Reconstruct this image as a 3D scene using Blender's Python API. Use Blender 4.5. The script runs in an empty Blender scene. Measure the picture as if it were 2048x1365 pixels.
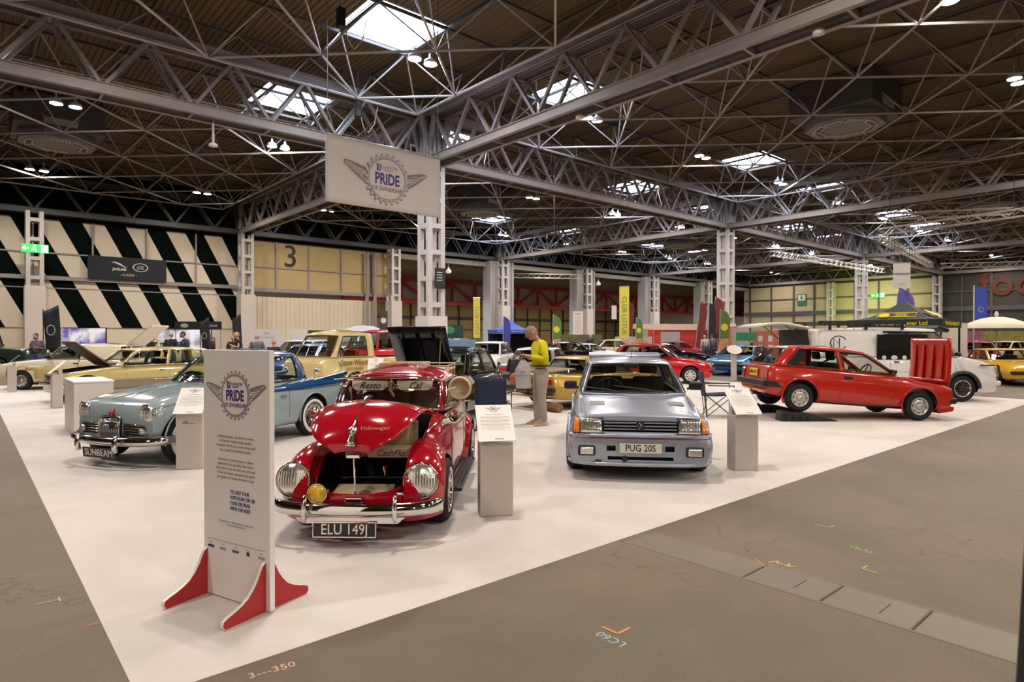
import bpy, bmesh, math, random
from math import sin, cos, pi, radians as R, sqrt, atan2
from mathutils import Vector as Ve, Matrix as Mx
random.seed(7)
C = bpy.context.scene.collection
SC = bpy.context.scene
# ---------------------------------------------------------------- camera, world, exposure
EYE = 1.62
cd = bpy.data.cameras.new('camera'); cam = bpy.data.objects.new('camera', cd); C.objects.link(cam)
cam.location = (0, 0, EYE); cam.rotation_euler = (R(90 - 0.43), 0, R(-41.2))
cd.lens = 22.06; cd.sensor_width = 36; cd.clip_end = 400
cd.dof.use_dof = True; cd.dof.focus_distance = 6.5; cd.dof.aperture_fstop = 3.2
SC.camera = cam
w = bpy.data.worlds.new('sky'); SC.world = w; w.use_nodes = True
w.node_tree.nodes['Background'].inputs[0].default_value = (0.80, 0.84, 1.0, 1)
w.node_tree.nodes['Background'].inputs[1].default_value = 26.0
SC.view_settings.view_transform = 'Standard'; SC.view_settings.look = 'None'
SC.view_settings.gamma = 1; SC.view_settings.use_curve_mapping = False
SC.view_settings.exposure = 0.0
SC.cycles.max_bounces = 7; SC.cycles.diffuse_bounces = 4; SC.cycles.glossy_bounces = 3
SC.cycles.transparent_max_bounces = 10; SC.cycles.transmission_bounces = 4
SC.cycles.sample_clamp_indirect = 4; SC.cycles.sample_clamp_direct = 0
SC.cycles.caustics_reflective = False; SC.cycles.caustics_refractive = False
SC.cycles.use_denoising = True
LAMP_E = 665.0; LAMP_C = (1.0, 0.90, 0.79)
# view-line survey axes in metres: d ahead of the camera spot, r to its right
FX, FY = cos(R(48.8)), sin(R(48.8))
def at(d, r, z=0.0): return Ve((d*FX + r*FY, d*FY - r*FX, z))
HEAD = R(48.8)   # world angle of 'ahead'; 'to the right' is HEAD-90deg
# ---------------------------------------------------------------- materials
_m = {}
def mat(name, col, rough=.5, metal=0., coat=0., spec=None, bump=0, bscale=50, emit=None, es=0, noise=0, nscale=8, alpha=None, stretch=None):
    if name in _m: return _m[name]
    m = bpy.data.materials.new(name); m.use_nodes = True; nt = m.node_tree; b = nt.nodes['Principled BSDF']
    c = tuple(col)+(1,) if len(col) == 3 else col
    b.inputs['Base Color'].default_value = c; b.inputs['Roughness'].default_value = rough; b.inputs['Metallic'].default_value = metal
    if coat: b.inputs['Coat Weight'].default_value = coat; b.inputs['Coat Roughness'].default_value = .03
    if spec is not None: b.inputs['Specular IOR Level'].default_value = spec
    if emit: b.inputs['Emission Color'].default_value = tuple(emit)+(1,); b.inputs['Emission Strength'].default_value = es
    tc = nt.nodes.new('ShaderNodeTexCoord'); mp = nt.nodes.new('ShaderNodeMapping'); nt.links.new(tc.outputs['Object'], mp.inputs[0])
    if stretch: mp.inputs['Scale'].default_value = stretch
    if noise or not bump:
        n = nt.nodes.new('ShaderNodeTexNoise'); n.inputs['Scale'].default_value = nscale; n.inputs['Detail'].default_value = 5
        nt.links.new(mp.outputs[0], n.inputs['Vector'])
        mx = nt.nodes.new('ShaderNodeMix'); mx.data_type = 'RGBA'; k = noise or .03
        mx.inputs[6].default_value = tuple(x*(1-k) for x in c[:3])+(1,); mx.inputs[7].default_value = tuple(min(1, x*(1+k)) for x in c[:3])+(1,)
        nt.links.new(n.outputs['Fac'], mx.inputs[0]); nt.links.new(mx.outputs[2], b.inputs['Base Color'])
    if bump:
        n = nt.nodes.new('ShaderNodeTexNoise'); n.inputs['Scale'].default_value = bscale; n.inputs['Detail'].default_value = 4
        nt.links.new(mp.outputs[0], n.inputs['Vector'])
        bp = nt.nodes.new('ShaderNodeBump'); bp.inputs['Strength'].default_value = bump; bp.inputs['Distance'].default_value = .01
        nt.links.new(n.outputs['Fac'], bp.inputs['Height']); nt.links.new(bp.outputs[0], b.inputs['Normal'])
    _m[name] = m; return m
def glass(name, tint=(.8, .85, .82), refl=.12):
    if name in _m: return _m[name]
    m = bpy.data.materials.new(name); m.use_nodes = True; nt = m.node_tree; nt.nodes.clear()
    o = nt.nodes.new('ShaderNodeOutputMaterial'); t = nt.nodes.new('ShaderNodeBsdfTransparent'); g = nt.nodes.new('ShaderNodeBsdfGlossy')
    t.inputs[0].default_value = tuple(tint)+(1,); g.inputs['Roughness'].default_value = .02
    l0_ = nt.nodes.new('ShaderNodeLayerWeight'); lw = nt.nodes.new('ShaderNodeMath'); lw.operation = 'POWER'; lw.inputs[1].default_value = 4.0; nt.links.new(l0_.outputs['Facing'], lw.inputs[0])
    mm = nt.nodes.new('ShaderNodeMath'); mm.operation = 'MULTIPLY_ADD'; mm.inputs[1].default_value = .85; mm.inputs[2].default_value = refl*.5
    mm.use_clamp = True
    mx = nt.nodes.new('ShaderNodeMixShader')
    nt.links.new(lw.outputs[0], mm.inputs[0]); nt.links.new(mm.outputs[0], mx.inputs[0]); nt.links.new(t.outputs[0], mx.inputs[1]); nt.links.new(g.outputs[0], mx.inputs[2])
    nt.links.new(mx.outputs[0], o.inputs[0]); _m[name] = m; return m
def emis(name, col, s):
    return mat(name, (0.02, .02, .02), emit=col, es=s)
# ---------------------------------------------------------------- mesh building
class MB:
    def __init__(s): s.v = []; s.f = []; s.mi = []; s.cur = 0
    def add(s, vs, fs, T=None):
        o = len(s.v)
        for p in vs:
            p = Ve(p); s.v.append(T @ p if T is not None else p)
        for f in fs: s.f.append([o+i for i in f]); s.mi.append(s.cur)
        return s
    def box(s, c, d, rz=0, T=None, rot=None):
        x, y, z = d[0]/2, d[1]/2, d[2]/2
        M = Mx.Translation(c) @ (rot if rot is not None else Mx.Rotation(rz, 4, 'Z'))
        if T is not None: M = T @ M
        vs = [(sx*x, sy*y, sz*z) for sx in (-1, 1) for sy in (-1, 1) for sz in (-1, 1)]
        return s.add(vs, [(0, 1, 3, 2), (4, 6, 7, 5), (0, 4, 5, 1), (2, 3, 7, 6), (0, 2, 6, 4), (1, 5, 7, 3)], M)
    def b2(s, a, b, T=None):
        c = [(a[i]+b[i])/2 for i in range(3)]; return s.box(c, [abs(b[i]-a[i]) for i in range(3)], T=T)
    def bar(s, p, q, w, h=None, up=(0, 0, 1)):
        p = Ve(p); q = Ve(q); d = q-p; L = d.length
        if L < 1e-6: return s
        d = d/L; u = Ve(up)
        if abs(d.dot(u)) > .98: u = Ve((1, 0, 0))
        sx = d.cross(u).normalized(); sz = sx.cross(d)
        M = Mx((( d.x, sx.x, sz.x, 0), (d.y, sx.y, sz.y, 0), (d.z, sx.z, sz.z, 0), (0, 0, 0, 1)))
        M.translation = (p+q)/2
        return s.box((0, 0, 0), (L, w, h or w), T=M)
    def tube(s, pts, r, n=8, cap=True, closed=False):
        pts = [Ve(p) for p in pts]; m = len(pts); rings = []; o = len(s.v)
        rr = r if isinstance(r, (list, tuple)) else [r]*m
        t0 = (pts[1]-pts[0]).normalized(); u = Ve((0, 0, 1)) if abs(t0.z) < .9 else Ve((1, 0, 0))
        a = t0.cross(u).normalized()
        for i, p in enumerate(pts):
            if closed: t = (pts[(i+1) % m]-pts[i-1])
            else: t = (pts[min(i+1, m-1)]-pts[max(i-1, 0)])
            t = t.normalized() if t.length > 1e-9 else t0
            a = (a - t*a.dot(t)); a = a.normalized() if a.length > 1e-6 else t.orthogonal().normalized(); b = t.cross(a)
            for k in range(n):
                an = 2*pi*k/n; s.v.append(p + (a*cos(an) + b*sin(an))*rr[i])
        for i in range(m if closed else m-1):
            for k in range(n):
                A = o+i*n+k; B = o+i*n+(k+1) % n; j = (i+1) % m
                s.f.append([A, B, o+j*n+(k+1) % n, o+j*n+k]); s.mi.append(s.cur)
        if cap and not closed:
            s.f.append([o+k for k in range(n)][::-1]); s.mi.append(s.cur)
            s.f.append([o+(m-1)*n+k for k in range(n)]); s.mi.append(s.cur)
        return s
    def lathe(s, prof, n=24, T=None, a0=0, a1=2*pi):
        # prof: (radius, height) along local z
        full = abs(a1-a0-2*pi) < 1e-6; k = n if full else n+1; vs = []
        for (r, z) in prof:
            for i in range(k):
                a = a0+(a1-a0)*i/n; vs.append((r*cos(a), r*sin(a), z))
        fs = []
        for j in range(len(prof)-1):
            for i in range(n):
                i2 = (i+1) % k if full else i+1
                fs.append((j*k+i, j*k+i2, (j+1)*k+i2, (j+1)*k+i))
        return s.add(vs, fs, T)
    def grid(s, P, T=None, flip=False):
        nr, nc = len(P), len(P[0]); vs = [p for row in P for p in row]; fs = []
        for i in range(nr-1):
            for j in range(nc-1):
                f = (i*nc+j, i*nc+j+1, (i+1)*nc+j+1, (i+1)*nc+j); fs.append(f[::-1] if flip else f)
        return s.add(vs, fs, T)
    def prism(s, poly, h, T=None, z0=0):
        n = len(poly); vs = [(x, y, z0) for x, y in poly]+[(x, y, z0+h) for x, y in poly]
        fs = [tuple(range(n))[::-1], tuple(range(n, 2*n))]+[(i, (i+1) % n, n+(i+1) % n, n+i) for i in range(n)]
        return s.add(vs, fs, T)
    def build(s, name, mats, parent=None, smooth=False, recalc=False, T=None, bev=0, merge=False, solid=0, sub=0, autos=None):
        me = bpy.data.meshes.new(name); me.from_pydata([tuple(v) for v in s.v], [], s.f)
        for m in (mats if isinstance(mats, (list, tuple)) else [mats]): me.materials.append(m)
        for p, i in zip(me.polygons, s.mi): p.material_index = i; p.use_smooth = smooth
        if recalc or merge:
            bm = bmesh.new(); bm.from_mesh(me)
            if merge: bmesh.ops.remove_doubles(bm, verts=bm.verts, dist=1e-4)
            bmesh.ops.recalc_face_normals(bm, faces=bm.faces); bm.to_mesh(me); bm.free()
        if autos: me.set_sharp_from_angle(angle=R(autos))
        me.update()
        o = bpy.data.objects.new(name, me); C.objects.link(o)
        if parent: o.parent = parent
        if T is not None: o.matrix_world = T
        if bev:
            b = o.modifiers.new('b', 'BEVEL'); b.width = bev; b.segments = 2; b.limit_method = 'ANGLE'
        if solid:
            b = o.modifiers.new('s', 'SOLIDIFY'); b.thickness = solid; b.offset = -1
        if sub:
            b = o.modifiers.new('u', 'SUBSURF'); b.levels = sub; b.render_levels = sub
        return o
def tag(o, label=None, cat=None, group=None, kind=None):
    if label: o['label'] = label
    if cat: o['category'] = cat
    if group: o['group'] = group
    if kind: o['kind'] = kind
    return o
def thing(name, label, cat, loc=(0, 0, 0), rz=0, group=None):
    o = bpy.data.objects.new(name, None); C.objects.link(o); o.location = loc; o.rotation_euler = (0, 0, rz); o.empty_display_size = .2
    return tag(o, label, cat, group)
def copy_tree(o, parent=None):
    c = o.copy(); C.objects.link(c)
    if parent: c.parent = parent
    for ch in [x for x in o.children]: copy_tree(ch, c)
    return c
def text_mesh(name, txt, size, m, parent=None, T=None, depth=.002, align='CENTER', sx=1.0, shear=0, space=1.0, off=0, ls=1.0):
    cu = bpy.data.curves.new(name, 'FONT'); cu.body = txt; cu.size = size; cu.extrude = depth; cu.align_x = align; cu.align_y = 'CENTER'
    cu.shear = shear; cu.space_character = space; cu.resolution_u = 3; cu.offset = off; cu.space_line = ls
    t = bpy.data.objects.new(name+'_t', cu); me = bpy.data.meshes.new_from_object(t)
    bpy.data.objects.remove(t); me.name = name
    if sx != 1:
        for v in me.vertices: v.co.x *= sx
    me.materials.clear(); me.materials.append(m)
    o = bpy.data.objects.new(name, me); C.objects.link(o)
    if parent: o.parent = parent
    if T is not None: o.matrix_local = T
    return o
def face_T(loc, nrm, up=(0, 0, 1)):
    # local x = to the right for a viewer facing the surface, y = up, z = outward normal
    z = Ve(nrm).normalized(); x = Ve(up).cross(z).normalized(); y = z.cross(x)
    M = Mx(((x.x, y.x, z.x, 0), (x.y, y.y, z.y, 0), (x.z, y.z, z.z, 0), (0, 0, 0, 1))); M.translation = loc
    return M
def lerp(a, b, t): return a+(b-a)*t
def smooth_interp(xs, ys, x):
    # monotone cubic
    n = len(xs)
    if x <= xs[0]: return ys[0]
    if x >= xs[-1]: return ys[-1]
    i = 0
    while x > xs[i+1]: i += 1
    def sl(j): return (ys[j+1]-ys[j])/(xs[j+1]-xs[j])
    def tg(j):
        if j == 0: return sl(0)
        if j == n-1: return sl(n-2)
        a, b = sl(j-1), sl(j)
        if a*b <= 0: return 0
        h0, h1 = xs[j]-xs[j-1], xs[j+1]-xs[j]
        return 3*(h0+h1)/((2*h1+h0)/a+(h1+2*h0)/b)
    h = xs[i+1]-xs[i]; t = (x-xs[i])/h
    return (2*t**3-3*t*t+1)*ys[i]+(t**3-2*t*t+t)*h*tg(i)+(-2*t**3+3*t*t)*ys[i+1]+(t**3-t*t)*h*tg(i+1)
# ---------------------------------------------------------------- the hall shell
GX = [-11, 19, 49, 79, 109]; GY = [-1.7, 28.3, 58.3]; ZB, ZT, ZD = 10.72, 13.2, 14.45; MOD = 3.125
steel = mat('painted grey steel', (.30, .275, .27), .45, noise=.12, nscale=2)
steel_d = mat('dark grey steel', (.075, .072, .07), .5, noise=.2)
steel_l = mat('light grey steel', (.50, .47, .45), .45, noise=.08)
tubem = mat('grey tube', (.40, .385, .38), .4)
cream = mat('cream door panels', (.50, .37, .165), .6, noise=.10, nscale=.6)
greywall = mat('light grey ribbed wall', (.72, .63, .48), .6, noise=.08, nscale=.5)
navy = mat('dark ribbed cladding', (.004, .006, .009), .9, noise=.3, spec=.05)
white_p = mat('white board', (.80, .76, .72), .5)
black_p = mat('matt black', (.012, .012, .013), .5)
def struct(name, mb, m, parent=None, **k):
    o = mb.build(name, m, parent, **k)
    if not parent: o['kind'] = 'structure'
    return o
# concrete floor
fm = mat('concrete floor', (.205, .175, .143), .62, bump=.25, bscale=6, noise=.25, nscale=.7)
nt = fm.node_tree; b = nt.nodes['Principled BSDF']; tc = nt.nodes.new('ShaderNodeTexCoord')
n1 = nt.nodes.new('ShaderNodeTexNoise'); n1.inputs['Scale'].default_value = .55; n1.inputs['Detail'].default_value = 9; n1.inputs['Roughness'].default_value = .62; n1.inputs['Distortion'].default_value = .6
n2 = nt.nodes.new('ShaderNodeTexNoise'); n2.inputs['Scale'].default_value = 60; n2.inputs['Detail'].default_value = 3
n3 = nt.nodes.new('ShaderNodeTexVoronoi'); n3.feature = 'DISTANCE_TO_EDGE'; n3.inputs['Scale'].default_value = .8
nw = nt.nodes.new('ShaderNodeTexNoise'); nw.inputs['Scale'].default_value = 2.5; nw.inputs['Detail'].default_value = 6
va = nt.nodes.new('ShaderNodeVectorMath'); va.operation = 'ADD'
for n in (n1, n2, nw): nt.links.new(tc.outputs['Object'], n.inputs['Vector'])
vs = nt.nodes.new('ShaderNodeVectorMath'); vs.operation = 'SCALE'; vs.inputs['Scale'].default_value = .8
nt.links.new(nw.outputs['Color'], vs.inputs[0]); nt.links.new(tc.outputs['Object'], va.inputs[0]); nt.links.new(vs.outputs[0], va.inputs[1]); nt.links.new(va.outputs[0], n3.inputs['Vector'])
cr = nt.nodes.new('ShaderNodeValToRGB'); e = cr.color_ramp.elements
e[0].position = .30; e[0].color = (.098, .070, .043, 1); e[1].position = .72; e[1].color = (.172, .128, .083, 1)
nt.links.new(n1.outputs['Fac'], cr.inputs[0])
m2 = nt.nodes.new('ShaderNodeMix'); m2.data_type = 'RGBA'; m2.blend_type = 'MULTIPLY'; m2.inputs[0].default_value = .5
nt.links.new(cr.outputs[0], m2.inputs[6]); nt.links.new(n2.outputs['Fac'], m2.inputs[7])
c3 = nt.nodes.new('ShaderNodeValToRGB'); c3.color_ramp.elements[0].position = 0; c3.color_ramp.elements[0].color = (.55, .55, .55, 1); c3.color_ramp.elements[1].position = .012; c3.color_ramp.elements[1].color = (1, 1, 1, 1)
nt.links.new(n3.outputs['Distance'], c3.inputs[0])
m3 = nt.nodes.new('ShaderNodeMix'); m3.data_type = 'RGBA'; m3.blend_type = 'MULTIPLY'
gt = nt.nodes.new('ShaderNodeMath'); gt.operation = 'GREATER_THAN'; gt.inputs[1].default_value = .52; nt.links.new(n1.outputs['Fac'], gt.inputs[0]); ml = nt.nodes.new('ShaderNodeMath'); ml.operation = 'MULTIPLY'; ml.inputs[1].default_value = .9
nt.links.new(gt.outputs[0], ml.inputs[0]); nt.links.new(ml.outputs[0], m3.inputs[0])
nt.links.new(m2.outputs[2], m3.inputs[6]); nt.links.new(c3.outputs[0], m3.inputs[7]); 
gm = nt.nodes.new('ShaderNodeMix'); gm.data_type = 'RGBA'; gm.blend_type = 'MULTIPLY'; gm.inputs[0].default_value = 1; gm.inputs[7].default_value = (1.25, 1.25, 1.25, 1)
nt.links.new(m3.outputs[2], gm.inputs[6]); nt.links.new(gm.outputs[2], b.inputs['Base Color'])
struct('floor', MB().add([(-41, -61, 0), (109.6, -61, 0), (109.6, 110, 0), (-41, 110, 0)], [(0, 1, 2, 3)]), fm)
# carpet of the display
cm = mat('pale grey carpet', (.70, .645, .605), .95, bump=.6, bscale=260, noise=.10, nscale=180, spec=.1)
nt = cm.node_tree; b = nt.nodes['Principled BSDF']; src = b.inputs['Base Color'].links[0].from_socket
n1 = nt.nodes.new('ShaderNodeTexNoise'); n1.inputs['Scale'].default_value = .9; n1.inputs['Detail'].default_value = 7; n1.inputs['Distortion'].default_value = 1
tc = nt.nodes.new('ShaderNodeTexCoord'); nt.links.new(tc.outputs['Object'], n1.inputs['Vector'])
cr = nt.nodes.new('ShaderNodeValToRGB'); cr.color_ramp.elements[0].position = .3; cr.color_ramp.elements[0].color = (.87, .87, .88, 1); cr.color_ramp.elements[1].position = .6; cr.color_ramp.elements[1].color = (1, 1, 1, 1)
nt.links.new(n1.outputs['Fac'], cr.inputs[0]); m2 = nt.nodes.new('ShaderNodeMix'); m2.data_type = 'RGBA'; m2.blend_type = 'MULTIPLY'; m2.inputs[0].default_value = 1
nt.links.new(src, m2.inputs[6]); nt.links.new(cr.outputs[0], m2.inputs[7]); nt.links.new(m2.outputs[2], b.inputs['Base Color'])
cp = MB().b2((.58, 3.18, 0.0), (20.5, 26.5, .003)).build('exhibition_carpet', cm)
tag(cp, 'large pale grey carpet laid on the concrete under the display cars', 'carpet')
CZ = .006
# roof deck (corrugated sheets), with rooflights cut through
deckm = mat('brown corrugated deck', (.120, .080, .032), .6, noise=.15, nscale=.3)
holes = []
for cx in (19, 49, 79):
    for cy in (28.3,):
        for sx in (-1, 1):
            for sy in (-1, 1): holes.append((cx+sx*5.5, cy+sy*5.4))
holes += [(-11+5.5, 28.3-5.4), (-11+5.5, 28.3+5.4)]
for cx in (19, 49, 79): holes += [(cx-5.5, 52.9), (cx+5.5, 52.9)] if cx > 19 else []
HS = 1.56
dk = MB(); x = -11.0; st = .25; k = 0
while x < 109.3:
    xa, xb = x, x+st; za = ZD + (0 if k % 2 else .055); zb = ZD + (.055 if k % 2 else 0)
    cuts = sorted([(hy-HS, hy+HS) for hx, hy in holes if xb > hx-HS+.01 and xa < hx+HS-.01]); y = -1.7-4; segs = []
    for a, c in cuts: segs.append((y, a)); y = c
    segs.append((y, 59.2))
    for a, c in segs:
        for (u0, u1, z0, z1) in ((0, .35, za, za), (.35, .5, za, zb), (.5, .85, zb, zb), (.85, 1, zb, za)):
            dk.add([(lerp(xa, xb, u0), a, z0), (lerp(xa, xb, u1), a, z1), (lerp(xa, xb, u1), c, z1), (lerp(xa, xb, u0), c, z0)], [(0, 3, 2, 1)])
    x += st
struct('ceiling', dk, deckm)
outer = MB().b2((-41, -61, ZD), (-11, 59.2, ZD+.1)).b2((-11, -61, ZD), (109.3, -5.7, ZD+.1)).b2((-41, 59.2, 11.2), (109.3, 110, 11.3))
struct('ceiling', outer, deckm)
wg = glass('rooflight glazing', (.93, .96, 1), .1); frm = mat('rooflight bars', (.8, .8, .82), .5)
for i, (hx, hy) in enumerate(holes):
    t = thing('window_%d' % (i+1), None, None, (hx, hy, ZD)); t['kind'] = 'structure'
    m = MB()
    for a in (-1, 1): m.box((a*(HS+.04), 0, .06), (.06, 2*HS+.14, .13)).box((0, a*(HS+.04), .06), (2*HS+.14, .06, .13))
    for a in (-.6, -.2, .2, .6): m.box((a*HS, 0, .12), (.022, 2*HS, .012))
    m.box((0, .1*HS, .12), (2*HS, .022, .012))
    m.build('window_frame', frm, t)
    MB().b2((-HS, -HS, .14), (HS, HS, .146)).build('glazing', wg, t)
# roof trusses
def truss(p, ang, L, name, dark=False, half=.45, webs=True):
    t = thing(name, None, None, p, ang); t['kind'] = 'structure'
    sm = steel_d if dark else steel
    bc = MB()
    for s in (-1, 1):
        y = s*half
        bc.b2((0, y-.03, ZB), (L, y+.03, ZB+.42)); bc.b2((0, y-.11, ZB), (L, y+.11, ZB+.03)); bc.b2((0, y-.11, ZB+.39), (L, y+.11, ZB+.42))
    k = 2.5
    while k < L: bc.b2((k-.05, -half, ZB+.005), (k+.05, half, ZB+.2)); k += MOD
    bc.build('bottom_chord', sm, t)
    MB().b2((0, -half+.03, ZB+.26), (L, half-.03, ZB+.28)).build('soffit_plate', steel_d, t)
    tcd = MB()
    for s in (-1, 1):
        y = s*half; tcd.b2((0, y-.12, ZT), (L, y+.12, ZT+.05)); tcd.b2((0, y-.03, ZT), (L, y+.03, ZT+.38)); tcd.b2((0, y-.12, ZT+.36), (L, y+.12, ZT+.4))
    tcd.build('top_chord', sm, t)
    if webs:
        wb = MB(); n = int((L-5)/MOD+.01)
        for s in (-1, 1):
            y = s*half
            for i in range(n+1):
                xb = 2.5+i*MOD
                for sg in (-1, 1): wb.bar((xb+sg*.1, y, ZB+.42), (xb+sg*MOD/2, y, ZT+.02), .13, .16, up=(0, 1, 0))
            for (e, sg) in ((0, 1), (L, -1)):
                wb.bar((e+sg*.35, y, ZB+.4), (e+sg*.94, y, ZT), .2, .2, up=(0, 1, 0)); wb.bar((e+sg*.15, y, ZB+.4), (e+sg*.15, y, ZT), .2, .2, up=(0, 1, 0))
        for i in range(n):
            xt = 2.5+(i+.5)*MOD; wb.bar((xt, -half, ZT), (xt, half, ZT), .1)
        wb.build('lattice', sm, t)
    return t
for i in range(4):
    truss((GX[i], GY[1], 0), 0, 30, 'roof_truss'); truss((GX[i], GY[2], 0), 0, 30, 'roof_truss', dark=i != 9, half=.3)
for i in range(1, 5):
    for j in range(2): truss((GX[i], GY[j], 0), pi/2, 30, 'roof_truss')
# tubular space frame in each bay
def space_frame():
    t = thing('roof_space_frame', None, None, (0, 0, 0)); t['kind'] = 'structure'
    zb, zt = 12.3, 14.2; a = 2.5
    N = lambda i, j: (a+i*MOD, a+j*MOD, zb)
    T_ = lambda i, j: (a+(i-.5)*MOD, a+(j-.5)*MOD, zt)
    lo = MB(); r = .055
    for (p, q) in ((N(0, 0), N(8, 0)), (N(8, 0), N(8, 8)), (N(8, 8), N(0, 8)), (N(0, 8), N(0, 0))): lo.tube([p, q], r, 6)
    for s in (1, 3, 5, 7): lo.tube([N(0, s), N(s, 0)], r*.9, 6); lo.tube([N(8, 8-s), N(8-s, 8)], r*.9, 6); lo.tube([N(s, 8), N(0, 8-s)], r*.9, 6); lo.tube([N(8-s, 0), N(8, s)], r*.9, 6)
    lo.build('lower_lattice', tubem, t)
    up = MB()
    for i in range(10):
        up.bar(T_(i, 0), T_(i, 9), .09, .12); up.bar(T_(0, i), T_(9, i), .09, .12)
    up.build('upper_grid', steel_d, t)
    wb = MB()
    for i in range(9):
        for j in range(9):
            if (i+j) % 2 == 1 or (i in (0, 8) and j in (0, 8)):
                for di in (0, 1):
                    for dj in (0, 1): wb.tube([N(i, j), T_(i+di, j+dj)], .035, 5)
    for i in (0, 2, 4, 6, 8):
        for e in ((i, 0), (i, 8), (0, i), (8, i)):
            for di in (0, 1): 
                wb.tube([N(*e), T_(e[0]+di, e[1]+(0 if e[1] == 0 else 1))] if e[1] in (0, 8) else [N(*e), T_(e[0]+(0 if e[0] == 0 else 1), e[1]+di)], .03, 5)
    wb.build('web_tubes', tubem, t)
    return t
sf = space_frame(); first = True
for i in range(4):
    for j in range(2):
        o = sf if first else copy_tree(sf); first = False
        o.location = (GX[i], GY[j], 0)
# main columns
def column(x, y, label, clad=2.7, m=steel_l, group='lattice steel columns', z1=ZB):
    t = thing('steel_column', label, 'column', (x, y, 0), 0, group); h = .40
    for sx in (-1, 1):
        for sy in (-1, 1): MB().b2((sx*h-.13, sy*h-.13, 0), (sx*h+.13, sy*h+.13, z1)).build('post', m, t)
    bt = MB(); z = clad+.6
    while z < z1-.3:
        for s in (-1, 1):
            bt.box((0, s*(h+.10), z), (2*h, .05, .26)); bt.box((s*(h+.10), 0, z), (.05, 2*h, .26))
            bt.box((0, s*(h-.1), z), (2*h, .05, .26)); bt.box((s*(h-.1), 0, z), (.05, 2*h, .26))
        bt.box((0, 0, z-.13), (2*h, 2*h, .03)); z += 1.4
    bt.build('batten_plates', m, t)
    MB().b2((-.62, -.62, 0), (.62, .62, clad)).build('base_cladding', mat('column cladding', (.62, .55, .50), .6), t)
    return t
column(19, 28.3, 'tall grey lattice column behind the black hatchback, under the hanging banner')
column(49, 28.3, 'tall grey lattice column rising behind the blue sports car')
column(79, 28.3, 'tall grey lattice column rising behind the white camper van')
column(3.98, 57.6, 'wall column carrying the green exit sign, in front of the striped wall', 5.3)
column(18.98, 57.6, 'wall column between the striped wall and the cream doors marked 3', 5.3)
column(33.98, 57.6, 'wall column with grey pipes at the right end of the cream doors marked 3', 5.3)
fl = MB()
for k, x in enumerate((48.98, 63.98, 78.98, 93.98)):
    column(x, 57.6, ['flanked wall column behind the blue gazebo', 'flanked wall column behind the notice board', 'flanked wall column beside the yellow hanging flag', 'flanked wall column nearest the far corner'][k], 5.3)
    for s in (-1, 1):
        m = MB(); xx = s*1.25
        for q in range(6): m.box((x+xx+(q-2.5)*.21, 58.4+(.06 if q % 2 else 0), 5.3), (.2, 1.4, 10.6))
        tag(m.build('folded_partition', mat('folded partition panels', (.33, .31, .28), .6, noise=.15)), 'stack of tall folded grey partition panels on the %s of wall column %s' % ('left' if s < 0 else 'right', ['behind the blue gazebo', 'behind the notice board', 'beside the yellow flag', 'nearest the far corner'][k]), 'partition', 'folded hall partitions')
# side wall behind the wall columns (y = 59)
WY = 59.0
stm = mat('black and white diagonal stripes', (.6, .55, .47), .9, spec=.05)
nt = stm.node_tree; b = nt.nodes['Principled BSDF']; tc = nt.nodes.new('ShaderNodeTexCoord'); sp = nt.nodes.new('ShaderNodeSeparateXYZ'); nt.links.new(tc.outputs['Object'], sp.inputs[0])
a = nt.nodes.new('ShaderNodeMath'); a.operation = 'MULTIPLY_ADD'; a.inputs[1].default_value = .5; nt.links.new(sp.outputs['Z'], a.inputs[0]); nt.links.new(sp.outputs['X'], a.inputs[2])
s1 = nt.nodes.new('ShaderNodeMath'); s1.operation = 'SUBTRACT'; s1.inputs[1].default_value = 7.9-2.94*6; nt.links.new(a.outputs[0], s1.inputs[0])
d1 = nt.nodes.new('ShaderNodeMath'); d1.operation = 'DIVIDE'; d1.inputs[1].default_value = 2.94; nt.links.new(s1.outputs[0], d1.inputs[0])
fr = nt.nodes.new('ShaderNodeMath'); fr.operation = 'FRACT'; nt.links.new(d1.outputs[0], fr.inputs[0])
g = nt.nodes.new('ShaderNodeMath'); g.operation = 'GREATER_THAN'; g.inputs[1].default_value = .5; nt.links.new(fr.outputs[0], g.inputs[0])
mx = nt.nodes.new('ShaderNodeMix'); mx.data_type = 'RGBA'; mx.inputs[6].default_value = (.003, .006, .0045, 1); mx.inputs[7].default_value = (.72, .63, .50, 1)
nt.links.new(g.outputs[0], mx.inputs[0]); nt.links.new(mx.outputs[2], b.inputs['Base Color'])
struct('wall_back', MB().b2((-41, WY, 0), (19.0, WY+.2, 2.3)), greywall)
struct('wall_back', MB().b2((-41, WY-.1, 2.3), (19.0, WY+.1, 5.25)).b2((-41, WY+.05, 5.25), (19.0, WY+.3, 10.5)), stm)
rb = MB()
for x in [v*3.75+3.98 for v in range(-3, 5)]: rb.b2((x-.06, WY-.15, 6.0), (x+.06, WY+.05, 10.5))
rb.b2((-41, WY-.25, 5.9), (19, WY+.1, 6.2)).b2((-41, WY-.05, 7.9), (19, WY+.02, 8.0)).b2((-41, WY-.12, 5.25), (19, WY+.02, 5.33))
struct('trim_1', rb, steel)
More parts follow.
